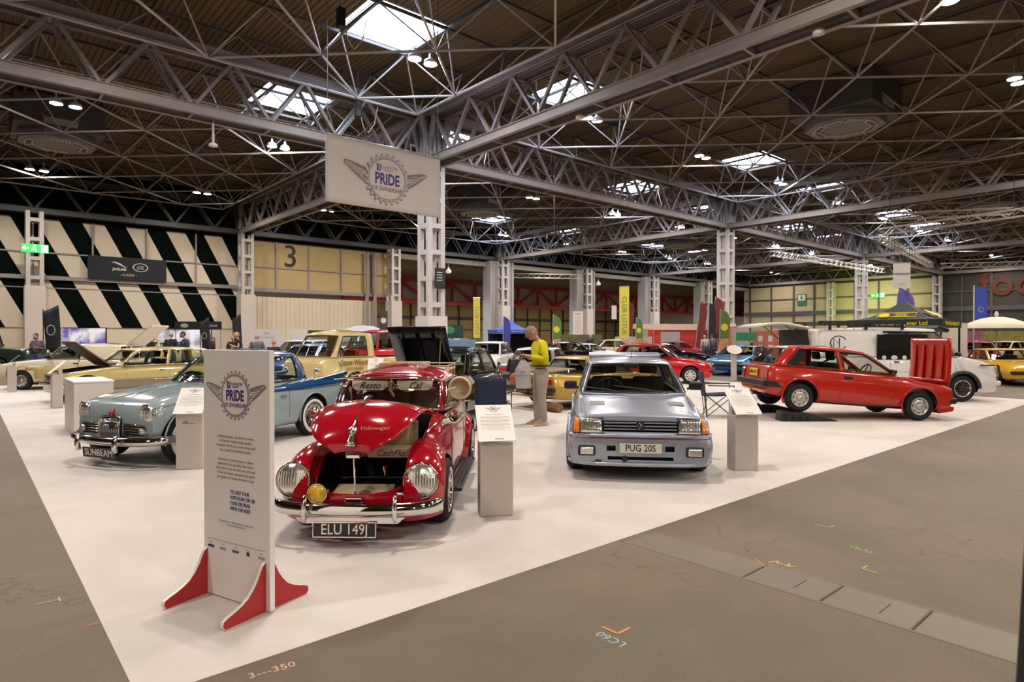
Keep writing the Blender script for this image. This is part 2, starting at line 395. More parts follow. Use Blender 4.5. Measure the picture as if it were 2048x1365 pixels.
# cream panelled doors marked 3
cw = MB().b2((19, WY+.1, 5.9), (34, WY+.3, 10.5)); struct('wall_back', cw, cream)
gw = MB()
for i in range(60): gw.b2((19.6+i*.22, WY+(.04 if i % 2 else 0), 0), (19.6+i*.22+.22, WY+.3, 5.3))
struct('wall_back', gw, greywall)
rb = MB()
for x in (22.2, 25.4, 28.8, 32.2): rb.b2((x-.07, WY-.05, 6.0), (x+.07, WY+.12, 10.5))
rb.b2((19, WY, 8.0), (34, WY+.12, 8.1)).b2((19, WY-.15, 5.75), (34, WY+.12, 6.1)); struct('trim_2', rb, steel)
tag(text_mesh('wall_number', '3', 3.0, black_p, None, face_T((23.6, WY+.06, 9.15), (0, -1, 0)), depth=.02, off=.0), 'big black figure 3 painted on the cream wall panels', 'number')
pp = MB()
for k, x in enumerate((31.4, 32.3)): pp.tube([(x, 58.5, 0), (x, 58.5, 10.3)], .16, 10)
pp2 = pp.build('wall_pipes', steel); tag(pp2, 'pair of tall grey pipes running up the wall beside the cream doors', 'pipe')
# bulkheads and far openings
bh = MB()
for i in range(250): bh.b2((-11+i*.48, WY-.3+(.05 if i % 2 else 0), 10.5), (-11+i*.48+.48, WY+.3, ZD))
bh.b2((-41, WY, 10.5), (-11, WY+.3, ZD)); struct('wall_back', bh, navy)
struct('trim_3', MB().b2((34, WY-.5, 9.95), (109, WY+.3, 10.5)), mat('beige edge beam', (.30, .27, .22), .6))
# neighbouring hall seen through the openings
struct('wall_back', MB().b2((20, 70, 5.9), (140, 70.3, 10.4)), mat('pale bulkhead', (.45, .41, .36), .6))
rt = thing('red_roof_girder', 'long red lattice girder spanning the openings to the next hall', 'girder', (34, 69.4, 0))
m = MB().b2((0, -.2, 5.9), (100, .2, 6.35)).b2((0, -.2, 8.75), (100, .2, 9.15)); redm = mat('red girder paint', (.50, .025, .03), .5)
m.build('chord', redm, rt); m = MB()
for k in range(26):
    x = k*4; m.bar((x, 0, 6.3), (x, 0, 8.8), .3, .3); m.bar((x, 0, 6.3) if k % 2 else (x, 0, 8.8), (x+4, 0, 8.8) if k % 2 else (x+4, 0, 6.3), .28, .28, up=(0, 1, 0))
m.build('lattice', redm, rt)
struct('wall_right', MB().b2((140, 59, 0), (140.3, 110, 11.3)).b2((109.2, 59, 0), (140, 59.3, 11.3)), greywall); struct('ceiling', MB().b2((109, 59.2, 11.2), (140.3, 110, 11.3)), deckm); struct('floor', MB().b2((109.6, 59, -.05), (140, 110, 0)), fm)
struct('wall_back', MB().b2((20, 109, 0), (140, 109.3, 11.3)), cream)
rb = MB()
for k in range(30): rb.b2((24+k*4, 108.7, 0), (24.3+k*4, 109, 11))
rb.b2((20, 108.7, 5.2), (140, 109, 5.8)).b2((20, 108.7, 3), (140, 109, 3.15)); struct('trim_4', rb, steel_d)
# right-hand end wall (x = 109)
struct('wall_right', MB().b2((109.1, 28.6, 0), (109.4, WY, 10.4)), mat('pale cream panels', (.46, .385, .24), .6, noise=.1, nscale=.6))
struct('wall_right', MB().b2((109.1, -61, 0), (109.4, 28.6, 10.4)).b2((109.0, -61, 10.4), (109.4, WY, ZD)), mat('dark olive wall', (.035, .032, .020), .6))
rb = MB()
for k, y in enumerate((22, 25.5, 29, 32.5, 36.5, 40, 43.3, 46.5, 50, 54, 58)): rb.b2((108.9, y-.12, 0), (109.1, y+.12, 10.4))
rb.b2((108.8, 0, 5.3), (109.1, WY, 5.95)).b2((108.95, 0, 8.0), (109.1, WY, 8.2)); struct('trim_5', rb, steel_d)
column(108.0, 43.3, 'grey wall column on the far end wall beside the exit sign', 3, z1=10.5); column(108.0, 28.3, 'grey wall column on the far end wall beyond the dark gazebo', 3, z1=10.5)
# walls behind the camera close the room
struct('wall_left', MB().b2((-41.3, -61, 0), (-41, 110, ZD)), cream); struct('wall_front', MB().b2((-41, -61.3, 0), (109, -61, ZD)), greywall)
# ---------------------------------------------------------------- roof lamps
lens = emis('lamp lens', LAMP_C, LAMP_E); house = mat('lamp housing', (.5, .5, .5), .4)
def lamp():
    t = thing('high_bay_lamp', 'round white high-bay lamp, one of the pairs hung from the roof tubes', 'lamp', (0, 0, 12.45), 0, 'high-bay lamps hung in pairs')
    MB().lathe([(.02, .45), (.05, .42), (.08, .25), (.24, .16), (.28, .02), (.26, 0)], 12).build('housing', house, t, smooth=True)
    MB().lathe([(.001, .004), (.25, .005)], 12).build('lens', lens, t)
    MB().tube([(0, 0, .4), (0, 0, 1.75)], .012, 4).build('hanger', steel_d, t)
    return t
l0 = lamp(); first = True
for yi, y in enumerate((-24, -9, 6, 21, 36, 51.3)):
    for xi in range(-1, 11):
        if y < 0 and xi > 6: continue
        for s in (-.37, .37):
            o = l0 if first else copy_tree(l0); first = False
            o.location = (4+10*xi+s-.3, y, 12.45)
            if y > 0 and xi >= 0: o['label'] = '%s lamp of high-bay pair number %s from the left, %s' % ('left' if s < 0 else 'right', ['one', 'two', 'three', 'four', 'five', 'six', 'seven', 'eight', 'nine', 'ten', 'eleven'][xi], {6: 'row nearest the camera', 21: 'row in front of the columns', 36: 'row behind the columns', 51.3: 'row along the side wall'}[y])
for k in range(6):
    for yy in (76, 94):
        for s in (-.4, .4):
            o = copy_tree(l0); o.location = (42+15*k+s, yy, 9.5); o['label'] = 'round white lamp in the neighbouring hall beyond the red girder'; o['group'] = 'lamps of the neighbouring hall'
# rooftop air units at the bay centres
def air_unit():
    t = thing('air_handling_unit', None, 'ventilation', (0, 0, 0))
    au = mat('air unit metal', (.22, .23, .25), .5)
    MB().b2((-2.0, -2.0, 12.7), (2.0, 2.0, 14.4)).build('duct_box', steel_d, t, bev=.05)
    pr_ = [(1.7*cos(pi/8+k*pi/4)*1.1, 1.7*sin(pi/8+k*pi/4)*1.1) for k in range(8)]
    MB().prism(pr_, .45, z0=12.25).build('octagonal_head', au, t, bev=.03)
    for k in range(8):
        a = k*pi/4; m = MB(); m.box((1.25, 0, 12.22), (.35, .9, .05), T=Mx.Rotation(a, 4, 'Z')); f = m.build('outlet', white_p, t)
        m = MB()
        for q in range(6): m.box((1.25, -.35+q*.14, 12.19), (.24, .06, .02), T=Mx.Rotation(a, 4, 'Z'))
        m.build('slats', black_p, f)
    MB().b2((-.75, -2.03, 12.85), (.75, -2.0, 13.2)).build('intake', mat('grey louvre', (.45, .45, .47), .5), t)
    return t
au0 = air_unit(); first = True
for i in range(4):
    for j in range(2):
        o = au0 if first else copy_tree(au0); first = False
        o.location = ((GX[i]+GX[i+1])/2, (GY[j]+GY[j+1])/2-.3, 0)
        o['label'] = 'dark roof air unit with octagonal outlet %s' % ( ['above the left edge of the display', 'to the upper right of the picture', 'above the white camper van', 'over the far end'][i] if j == 0 else ['over the striped wall', 'behind the hanging banner', 'over the notice board', 'near the far corner'][i])
# ---------------------------------------------------------------- car building
from mathutils.bvhtree import BVHTree
def paint(name, col, rough=.22, metal=0.0): return mat(name, col, rough, metal, coat=.7, noise=.02, spec=.3)
chrome = mat('chrome', (.80, .79, .77), .06, 1.0)
rubber = mat('tyre rubber', (.012, .012, .013), .65, spec=.3)
blackt = mat('black trim', (.015, .015, .016), .4)
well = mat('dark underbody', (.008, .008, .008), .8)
seatm = mat('black seat cloth', (.02, .02, .022), .8)
alloy = mat('silver alloy', (.62, .61, .59), .25, .9)
glassd = glass('car glass', (.62, .66, .62), .12)
glassc = glass('clear car glass', (.82, .86, .82), .10)
lampg = mat('headlamp glass', (.80, .78, .72), .16, .85, coat=1, bump=.25, bscale=45)
amber = mat('amber lens', (.85, .25, .02), .15, coat=1)
redl = mat('red lens', (.45, .01, .01), .15, coat=1)
platew = mat('white number plate', (.75, .72, .62), .4); platey = mat('yellow number plate', (.80, .55, .03), .4); plateb = mat('black number plate', (.01, .01, .01), .4)
platel = mat('silver plate letters', (.72, .70, .64), .35)
def chaikin(p, q, closed=False):
    out = [p[0]]
    for i in range(len(p)-1):
        a, b = p[i], p[i+1]
        if i > 0: out.append((lerp(a[0], b[0], q), lerp(a[1], b[1], q)))
        if i < len(p)-2: out.append((lerp(a[0], b[0], 1-q), lerp(a[1], b[1], 1-q)))
    out.append(p[-1]); return out
class Body:
    """lofted lower body; rows (x, zc, zs, ws, zm, wm, zl, wl) from tail to nose"""
    def __init__(s, rows, q=.22, nx=64, it=3):
        s.rows = sorted(rows); s.q = q; s.it = it; xs = [r[0] for r in s.rows]
        s.cols = [[r[k] for r in s.rows] for k in range(1, 8)]; s.xs = xs
        g = set(xs); L = xs[-1]-xs[0]
        for i in range(nx): g.add(xs[0]+L*(i+.5)/nx)
        gg = sorted(g); s.gx = [gg[0]]
        for v in gg[1:]:
            if v-s.gx[-1] > .006: s.gx.append(v)
        s.gx[-1] = xs[-1]
    def sec(s, x):
        zc, zs, ws, zm, wm, zl, wl = [smooth_interp(s.xs, c, x) for c in s.cols]
        p = [(0, zc), (ws*.62, lerp(zc, zs, .22)), (ws, zs), (wm, zm), (wl, zl), (0, zl)]
        p = chaikin(p, s.q)
        for _ in range(s.it-1): p = chaikin(p, .25)
        return p
    def S(s, x, v):
        p = s.sec(x); n = len(p)-1; u = max(0, min(1, v))*n; i = min(int(u), n-1); t = u-i
        return Ve((x, lerp(p[i][0], p[i+1][0], t), lerp(p[i][1], p[i+1][1], t)))
    def mesh(s, matf=None):
        m = MB(); secs = [s.sec(x) for x in s.gx]; n = len(secs[0]); ring = []
        for x, p in zip(s.gx, secs):
            ring.append([(x, a, b) for a, b in p]+[(x, -a, b) for a, b in p[-2:0:-1]])
        N = len(ring[0]); m.v = [Ve(v) for r in ring for v in r]
        for i in range(len(ring)-1):
            for j in range(N):
                f = [i*N+j, i*N+(j+1) % N, (i+1)*N+(j+1) % N, (i+1)*N+j]; m.f.append(f)
                c = sum((m.v[k] for k in f), Ve())/4; m.mi.append(matf(c) if matf else 0)
        for i in (0, len(ring)-1):
            # cap: rings shrinking to the section centre so that the end stays quads
            f = [i*N+j for j in range(N)]; m.f.append(f if i == 0 else f[::-1]); m.mi.append(0)
        return m
def evaluated(o):
    dg = bpy.context.evaluated_depsgraph_get(); dg.update(); e = o.evaluated_get(dg)
    return bpy.data.meshes.new_from_object(e, depsgraph=dg)
def cut(o, cutters):
    # cutters: list of MB; their faces take the material slot given in their mi
    for i, c in enumerate(cutters):
        co = c.build('cut', [s.material for s in o.material_slots], recalc=True); co.parent = o.parent; n0 = len(o.data.vertices)
        md = o.modifiers.new('c', 'BOOLEAN'); md.operation = 'DIFFERENCE'; md.solver = 'EXACT'; md.object = co; md.material_mode = 'INDEX'
        me = evaluated(o); o.modifiers.clear(); old = o.data
        if len(me.polygons) > 10: o.data = me; me.name = old.name; bpy.data.meshes.remove(old)
        d = co.data; bpy.data.objects.remove(co); bpy.data.meshes.remove(d)
        if n0 == len(o.data.vertices): print('CUT no change', o.parent.name if o.parent else '', i)
def cyl_cut(x, z, r, y0, y1, mi=1, n=40, sx=1.0):
    m = MB(); m.cur = mi
    vs = [(x+r*sx*cos(2*pi*k/n), y0, z+r*sin(2*pi*k/n)) for k in range(n)]+[(x+r*sx*cos(2*pi*k/n), y1, z+r*sin(2*pi*k/n)) for k in range(n)]
    return m.add(vs, [tuple(range(n))[::-1], tuple(range(n, 2*n))]+[(i, (i+1) % n, n+(i+1) % n, n+i) for i in range(n)])
def box_cut(a, b, mi=1):
    m = MB(); m.cur = mi; return m.b2(a, b)
def prof_cut(poly, y0, y1, mi=1):
    # poly in (x, z)
    m = MB(); m.cur = mi; n = len(poly)
    return m.add([(x, y0, z) for x, z in poly]+[(x, y1, z) for x, z in poly], [tuple(range(n)), tuple(range(n, 2*n))[::-1]]+[(i, n+i, n+(i+1) % n, (i+1) % n) for i in range(n)])
class Surf:
    def __init__(s, *objs):
        s.t = []
        for o in objs:
            me = o.data; s.t.append(BVHTree.FromPolygons([v.co for v in me.vertices], [tuple(p.vertices) for p in me.polygons]))
    def hit(s, o, d):
        best = None
        for t in s.t:
            h = t.ray_cast(Ve(o), Ve(d).normalized())
            if h[0] is not None and (best is None or h[3] < best[2]): best = (h[0], h[1], h[3])
        return best
    def side(s, x, z, sg=1, off=0):
        h = s.hit((x, sg*3, z), (0, -sg, 0))
        return None if h is None else h[0]+Ve((0, sg*off, 0))
    def top(s, x, y, off=0):
        h = s.hit((x, y, 3), (0, 0, -1))
        return None if h is None else h[0]+Ve((0, 0, off))
    def front(s, y, z, sg=1, off=0):
        h = s.hit((sg*4, y, z), (-sg, 0, 0))
        return None if h is None else h[0]+Ve((sg*off, 0, 0))
def line_on(kind, surf, pts, r, name, m, parent, sg=1, n=6, sub=6, off=0, mb=None):
    out = []
    for i in range(len(pts)-1):
        for k in range(sub):
            t = k/sub; out.append((lerp(pts[i][0], pts[i+1][0], t), lerp(pts[i][1], pts[i+1][1], t)))
    out.append(pts[-1]); P = []
    for a, b in out:
        h = getattr(surf, kind)(a, b, sg, off) if kind != 'top' else surf.top(a, b, off)
        if h is not None: P.append(h)
    if len(P) < 2: return None
    o = mb or MB(); o.tube(P, r, n)
    return o if mb else o.build(name, m, parent, smooth=True)
def patch_on(kind, surf, poly, name, m, parent, sg=1, off=.006, nu=10, nv=4, th=.006):
    # quad patch: poly = 4 corners in the 2D coordinates of `kind`
    G = []
    for j in range(nv+1):
        row = []
        for i in range(nu+1):
            u, v = i/nu, j/nv
            a = [lerp(lerp(poly[0][k], poly[1][k], u), lerp(poly[3][k], poly[2][k], u), v) for k in (0, 1)]
            h = getattr(surf, kind)(a[0], a[1], sg, off) if kind != 'top' else surf.top(a[0], a[1], off)
            if h is None: h = row[-1] if row else Ve((0, 0, 0))
            row.append(h)
        G.append(row)
    mb = MB(); mb.grid(G); o = mb.build(name, m, parent, smooth=True, recalc=False)
    s = o.modifiers.new('s', 'SOLIDIFY'); s.thickness = th; s.offset = 0
    return o
def greenhouse(root, cols, paintm, glassm, crown=.05, tb=(.05, .90), bulge=.02, roofm=None, trim=None, name='cabin_frame', T=None, ring=7, sharp=50):
    """cols: front centre -> rear centre, each (belt xyz, roof xyz, kind-of-segment-after). returns frame, glass"""
    full = [(Ve(b), Ve(r), k) for b, r, k in cols]
    right = full[:]; left = []
    for i in range(len(full)-1, 0, -1):
        b, r, _ = full[i]; k = full[i-1][2]
        if i == len(full)-1: right[-1] = (b, r, k)
        left.append((Ve((b.x, -b.y, b.z)), Ve((r.x, -r.y, r.z)), k))
    loop = right[:-1]+[right[-1]]+left[1:]
    # left list begins with the mirrored rear centre (same point); drop it, keep kinds
    kinds = [c[2] for c in full[:-1]]; kinds = kinds+kinds[::-1]
    pts = [(c[0], c[1]) for c in full]+[(Ve((b.x, -b.y, b.z)), Ve((r.x, -r.y, r.z))) for b, r, k in full[-2:0:-1]]
    n = len(pts); ctr = Ve((sum(p[1].x for p in pts)/n, 0, 0))
    ts = [0, tb[0]]+[lerp(tb[0], tb[1], k/5) for k in range(1, 5)]+[tb[1], 1]
    def P(i, t):
        b, r = pts[i % n]; p = b.lerp(r, t); nrm = Ve((b.x-ctr.x, b.y*2.5, 0)).normalized()
        return p + nrm*(bulge*4*t*(1-t))
    fr = MB(); tr = MB(); gls = {}
    for i in range(n):
        k = kinds[i]
        for j in range(len(ts)-1):
            q = [P(i, ts[j]), P(i+1, ts[j]), P(i+1, ts[j+1]), P(i, ts[j+1])]
            if k == 'G' and 1 <= j <= len(ts)-3:
                c = Ve((ctr.x, 0, q[0].z)); gls.setdefault(i, MB()).add([v.lerp(Ve((c.x, 0, v.z)), .008) for v in q], [(0, 1, 2, 3)])
            else: fr.add(q, [(0, 1, 2, 3)])
    # window reveal trim around each glass run
    i = 0
    runs = []; st = None
    for i in range(n+1):
        k = kinds[i % n] if i < n else None
        if k == 'G' and st is None: st = i
        if k != 'G' and st is not None: runs.append((st, i)); st = None
    if runs and runs[0][0] == 0 and runs[-1][1] == n: a = runs.pop(); runs[0] = (a[0]-n, runs[0][1])
    if trim:
        for a, b in runs:
            path = [P(i, tb[0]) for i in range(a, b+1)]+[P(b, t) for t in ts[2:-2]]+[P(i, tb[1]) for i in range(b, a-1, -1)]+[P(a, t) for t in ts[-3:1:-1]]
            tr.tube(path, .011, 6, closed=True)
    # roof cap
    top = [p[1] for p in pts]; cx = (min(p.x for p in top)+max(p.x for p in top))/2; cz = sum(p.z for p in top)/n
    rc = []
    for s in range(ring+1):
        u = s/ring; row = []
        for p in top:
            e = p.lerp(Ve((lerp(p.x, cx, 1.0), 0, lerp(p.z, cz, .6))), u); e.z += crown*(1-(1-u)**2); row.append(e)
        rc.append(row+[row[0]])
    rf = MB(); rf.grid(rc)
    f = fr.build(name, paintm, root, smooth=True, merge=True); sm = f.modifiers.new('s', 'SOLIDIFY'); sm.thickness = .035; sm.offset = -1; f.data.set_sharp_from_angle(angle=R(sharp))
    g = None
    for a, b in runs:
        mb = MB()
        for i in range(a, b):
            x = gls[i % n]; mb.add(x.v, x.f)
        nm = 'windscreen' if a <= 0 < b or a == 0 else ('rear_window' if a < n//2 <= b and b > n//2 else 'side_window')
        g = mb.build(nm, glassm, root, smooth=True, merge=True)
    ro = rf.build('roof', roofm or paintm, root, smooth=True, merge=True); sm = ro.modifiers.new('s', 'SOLIDIFY'); sm.thickness = .025; sm.offset = -1
    if trim: tr.build('window_trim', trim, root, smooth=True)
    return f, g, ro
def ring_profile(r, w, ri, side=.02):
    # tyre: local axis y; returns lathe profile (radius, height)
    return [(ri, -w/2), (ri+.02, -w/2-.0), (lerp(ri, r, .5), -w/2-.012), (r-.03, -w/2-.004), (r-.008, -w/2+.015), (r, -w/2+.04), (r+.002, 0), (r, w/2-.04), (r-.008, w/2-.015), (r-.03, w/2+.004), (lerp(ri, r, .5), w/2+.012), (ri+.02, w/2), (ri, w/2), (ri-.015, w/2-.03), (ri-.015, -w/2+.03), (ri, -w/2)]
_wc = {}
def wheel(root, x, y, z, r, w, ri, style='steel', sg=1, steer=0, rimm=None, white=False, n=32, capm=None):
    T = Mx.Translation((x, y, z)) @ Mx.Rotation(steer, 4, 'Z') @ Mx.Rotation(-sg*pi/2, 4, 'X')   # local +z outward
    key = (r, w, ri, style, white, rimm.name if rimm else '', n)
    if key in _wc:
        src = _wc[key]; t = src.copy(); C.objects.link(t); t.parent = root; t.matrix_local = T
        for ch in src.children: c = ch.copy(); C.objects.link(c); c.parent = t
        return t
    rm = rimm or alloy
    t = MB().lathe(ring_profile(r, w, ri), n).build('wheel', rubber, root, smooth=True); t.matrix_local = T; _wc[key] = t; h = w/2
    tr = MB(); q = pi/n
    if n >= 32:
        for k in range(n*2):
            for s in (-.6, -.2, .2, .6): tr.box((r*cos(k*q+s*.02), r*sin(k*q+s*.02), s*h*.75), (.006, .004, h*.2), T=None)
    if white: MB().lathe([(lerp(ri, r, .10), h+.006), (lerp(ri, r, .12), h+.015), (lerp(ri, r, .55), h+.017), (lerp(ri, r, .58), h+.006)], n).build('whitewall_band', mat('whitewall rubber', (.82, .78, .72), .5), t, smooth=True)
    rim = MB(); o = h
    if style == 'steel':
        rim.lathe([(ri, o-.0), (ri-.008, o+.006), (ri-.02, o-.004), (ri-.03, o-.03), (ri*.78, o-.035), (ri*.66, o-.012), (ri*.45, o-.005), (ri*.3, o-.012), (.001, o-.01)], n).build('rim', rm, t, smooth=True)
        hs = MB()
        for k in range(8):
            a = 2*pi*k/8; hs.lathe([(.014, o-.018), (.001, o-.016)], 8, T=Mx.Translation((ri*.73*cos(a), ri*.73*sin(a), .003)))
        hs.build('rim_holes', blackt, t)
        MB().lathe([(ri*.30, o-.01), (ri*.27, o+.004), (.001, o+.007)], 16).build('hubcap', capm or rm, t, smooth=True)
    elif style == 'hubcap':
        rim.lathe([(ri, o), (ri-.006, o+.008), (ri-.03, o-.006), (ri-.04, o-.02), (ri*.72, o-.01), (ri*.64, o+.012), (ri*.5, o+.03), (ri*.25, o+.042), (.001, o+.046)], n).build('rim', rm, t, smooth=True)
    elif style == 'wire':
        rim.lathe([(ri, o), (ri-.006, o+.008), (ri-.025, o-.004), (ri-.03, o-.05), (ri*.3, o-.06)], n).build('rim', rm, t, smooth=True)
        sp = MB()
        for k in range(36):
            a = 2*pi*k/36; b = a+(.35 if k % 2 else -.35)
            sp.tube([((ri-.03)*cos(a), (ri-.03)*sin(a), o-.012), (.055*cos(b), .055*sin(b), o+.022-(k % 2)*.03)], .0035, 4)
        sp.build('spokes', chrome, t)
        hb = MB().lathe([(.065, o-.03), (.06, o+.02), (.045, o+.034), (.03, o+.036), (.028, o+.05), (.001, o+.054)], 16)
        for k in range(3): a = k*2*pi/3; hb.box((.045*cos(a), .045*sin(a), o+.045), (.075, .02, .012), rz=a)
        hb.build('spinner', chrome, t, smooth=True)
    elif style in ('alloy5', 'alloy8', 'mesh'):
        rim.lathe([(ri, o), (ri-.006, o+.008), (ri-.022, o-.004), (ri-.03, o-.06), (ri*.5, o-.09), (.001, o-.09)], n).build('rim', rm if style != 'mesh' else alloy, t, smooth=True)
        sp = MB(); ns = {'alloy5': 5, 'alloy8': 8, 'mesh': 10}[style]; ww = {'alloy5': .055, 'alloy8': .038, 'mesh': .016}[style]
        for k in range(ns):
            a = 2*pi*k/ns
            if style == 'mesh':
                for d in (-.28, .28): sp.bar((.05*cos(a), .05*sin(a), o-.02), ((ri-.02)*cos(a+d), (ri-.02)*sin(a+d), o-.012), ww, .02)
            else: sp.add([(.04*cos(a)-ww*.6*sin(a), .04*sin(a)+ww*.6*cos(a), o-.012), (.04*cos(a)+ww*.6*sin(a), .04*sin(a)-ww*.6*cos(a), o-.012), ((ri-.02)*cos(a)+ww*.35*sin(a), (ri-.02)*sin(a)-ww*.35*cos(a), o-.006), ((ri-.02)*cos(a)-ww*.35*sin(a), (ri-.02)*sin(a)+ww*.35*cos(a), o-.006)]+[(.04*cos(a)-ww*.6*sin(a), .04*sin(a)+ww*.6*cos(a), o-.05), (.04*cos(a)+ww*.6*sin(a), .04*sin(a)-ww*.6*cos(a), o-.05), ((ri-.02)*cos(a)+ww*.35*sin(a), (ri-.02)*sin(a)-ww*.35*cos(a), o-.04), ((ri-.02)*cos(a)-ww*.35*sin(a), (ri-.02)*sin(a)+ww*.35*cos(a), o-.04)], [(0, 1, 2, 3), (4, 7, 6, 5), (0, 4, 5, 1), (1, 5, 6, 2), (2, 6, 7, 3), (3, 7, 4, 0)])
        sp.build('spokes', rm, t); MB().lathe([(.07, o-.05), (.068, o-.008), (.04, o), (.001, o+.002)], 16).build('hubcap', capm or rm, t, smooth=True)
    return t
def four_wheels(root, xf, xr, tr, r, w, ri, style, **k):
    for x, nm in ((xf, 'f'), (xr, 'r')):
        for sg in (-1, 1): wheel(root, x, sg*(tr/2), r, r, w, ri, style, sg=sg, steer=k.get('steer', 0) if nm == 'f' else 0, rimm=k.get('rimm'), white=k.get('white', False), n=k.get('n', 32), capm=k.get('capm'))
def seat(root, x, y, z, m=seatm, w=.46, h=.6, head=True):
    b = MB(); b.box((x+.05, y, z+.10), (.5, w, .18)); o = b.build('seat_cushion', m, root, bev=.04)
    b = MB(); b.box((x-.22, y, z+.10+h/2), (.14, w, h), rot=Mx.Rotation(R(-12), 4, 'Y')); b.build('seat_back', m, root, bev=.05)
    if head: MB().box((x-.30, y, z+.16+h+.06), (.08, .26, .16), rot=Mx.Rotation(R(-12), 4, 'Y')).build('headrest', m, root, bev=.03)
def interior(root, xd, xs, zb, yw, m=seatm, rear=None, floorz=.3, drv=-1, wheelm=blackt, head=True):
    MB().box((xd, 0, zb-.10), (.28, yw*2-.12, .22)).build('dashboard', blackt, root, bev=.05)
    for s in (-1, 1): seat(root, xs, s*yw*.48, floorz, m, h=zb-floorz+.05, head=head)
    if rear is not None: MB().box((rear, 0, zb-.18), (.14, yw*1.7, .5), rot=Mx.Rotation(R(-14), 4, 'Y')).build('rear_seat', m, root, bev=.05)
    T = Mx.Translation((xd-.22, drv*yw*.48, zb+.0)) @ Mx.Rotation(R(-65), 4, 'Y'); c = [(.18*cos(k*pi/10), .18*sin(k*pi/10), 0) for k in range(20)]
    m_ = MB(); m_.tube([T@Ve(p) for p in c], .013, 6, closed=True); m_.tube([T@Ve((-.18, 0, 0)), T@Ve((.18, 0, 0))], .012, 6); m_.tube([T@Ve((0, 0, 0)), T@Ve((.05, 0, -.25))], .025, 6)
    m_.build('steering_wheel', wheelm, root, smooth=True)
def plate(root, T, txt, bg, fg, w=.52, h=.11, size=.1, name='number_plate', sx=.85, rim=None):
    p = MB().b2((-w/2, -h/2, -.006), (w/2, h/2, .004)).build(name, bg, root, bev=.003); p.matrix_local = T
    if rim:
        m = MB()
        for s in (-1, 1): m.b2((-w/2, s*h/2-.004, -.004), (w/2, s*h/2+.004, .008)).b2((s*w/2-.004, -h/2, -.004), (s*w/2+.004, h/2, .008))
        m.build('plate_rim', rim, p)
    t = text_mesh('lettering', txt, size, fg, p, Mx.Translation((0, 0, .006)), depth=.002, sx=sx, off=.0)
    return p
def headlamp(root, c, nrm, r, depth=.12, ring=chrome, lensm=None, name='headlamp', bowl=None, flutes=True):
    T = face_T(c, nrm); t = MB().lathe([(r*.9, -depth), (r*1.0, -.02), (r*1.06, -.004), (r*1.06, .012), (r*.98, .018), (r*.93, .01)], 28).build(name, ring, root, smooth=True); t.matrix_local = T
    l = MB().lathe([(r*.95, .008), (r*.8, .022), (r*.5, .034), (r*.25, .04), (.0005, .042)], 28).build('lens', lensm or lampg, t, smooth=True)
    if flutes:
        f = MB()
        for k in range(-5, 6):
            x = k*r*.165; hh = sqrt(max(0, (r*.9)**2-x*x)); f.tube([(x, -hh, .010), (x, -hh*.5, .034-.010*abs(k)/5), (x, 0, .042-.012*abs(k)/5), (x, hh*.5, .034-.010*abs(k)/5), (x, hh, .010)], .0045, 5)
        f.build('lens_flutes', mat('fluted glass ribs', (.85, .83, .76), .25, 0, coat=1) if not lensm else mat('yellow glass ribs', (.55, .30, .02), .25, 0, coat=1), t)
    return t
def mirror(root, p, sg, m=blackt, w=.17, h=.11):
    g = MB().box((p[0], p[1]+sg*.11, p[2]+.02), (.09, w, h)).build('door_mirror', m, root, bev=.025)
    MB().tube([(p[0], p[1], p[2]-.02), (p[0], p[1]+sg*.06, p[2])], .018, 6).build('mirror_arm', m, g)
    MB().b2((p[0]-.05, p[1]+sg*.11-w*.42, p[2]+.02-h*.4), (p[0]-.046, p[1]+sg*.11+w*.42, p[2]+.02+h*.4)).build('mirror_glass', chrome, g)
    return g
def wiper(root, p, q, lift=.02):
    p = Ve(p); q = Ve(q); m = MB().tube([p, p.lerp(q, .5)+Ve((lift, 0, lift)), q], .006, 5); m.tube([p.lerp(q, .3)+Ve((lift*.5, 0, lift*.2)), q+(q-p)*.25], .005, 4); return m.build('wiper', blackt, root, smooth=True)
def ribbon_on(surf, pts, name, m, parent, sg=1, off=.004, n=24, nv=4, th=.004):
    """pts: (x, ztop, zbot) — a painted band lying on the flank"""
    pts = sorted(pts); xs = [p[0] for p in pts]; G = []
    for i in range(n+1):
        x = lerp(xs[0], xs[-1], i/n); a = smooth_interp(xs, [p[1] for p in pts], x); b = smooth_interp(xs, [p[2] for p in pts], x); row = []
        for j in range(nv+1):
            h = surf.side(x, lerp(a, b, j/nv), sg, off)
            if h is None: h = row[-1] if row else (G[-1][j] if G else Ve((x, sg*.7, a)))
            row.append(h)
        G.append(row)
    o = MB().grid(G).build(name, m, parent, smooth=True); s = o.modifiers.new('s', 'SOLIDIFY'); s.thickness = th; s.offset = 0
    return o
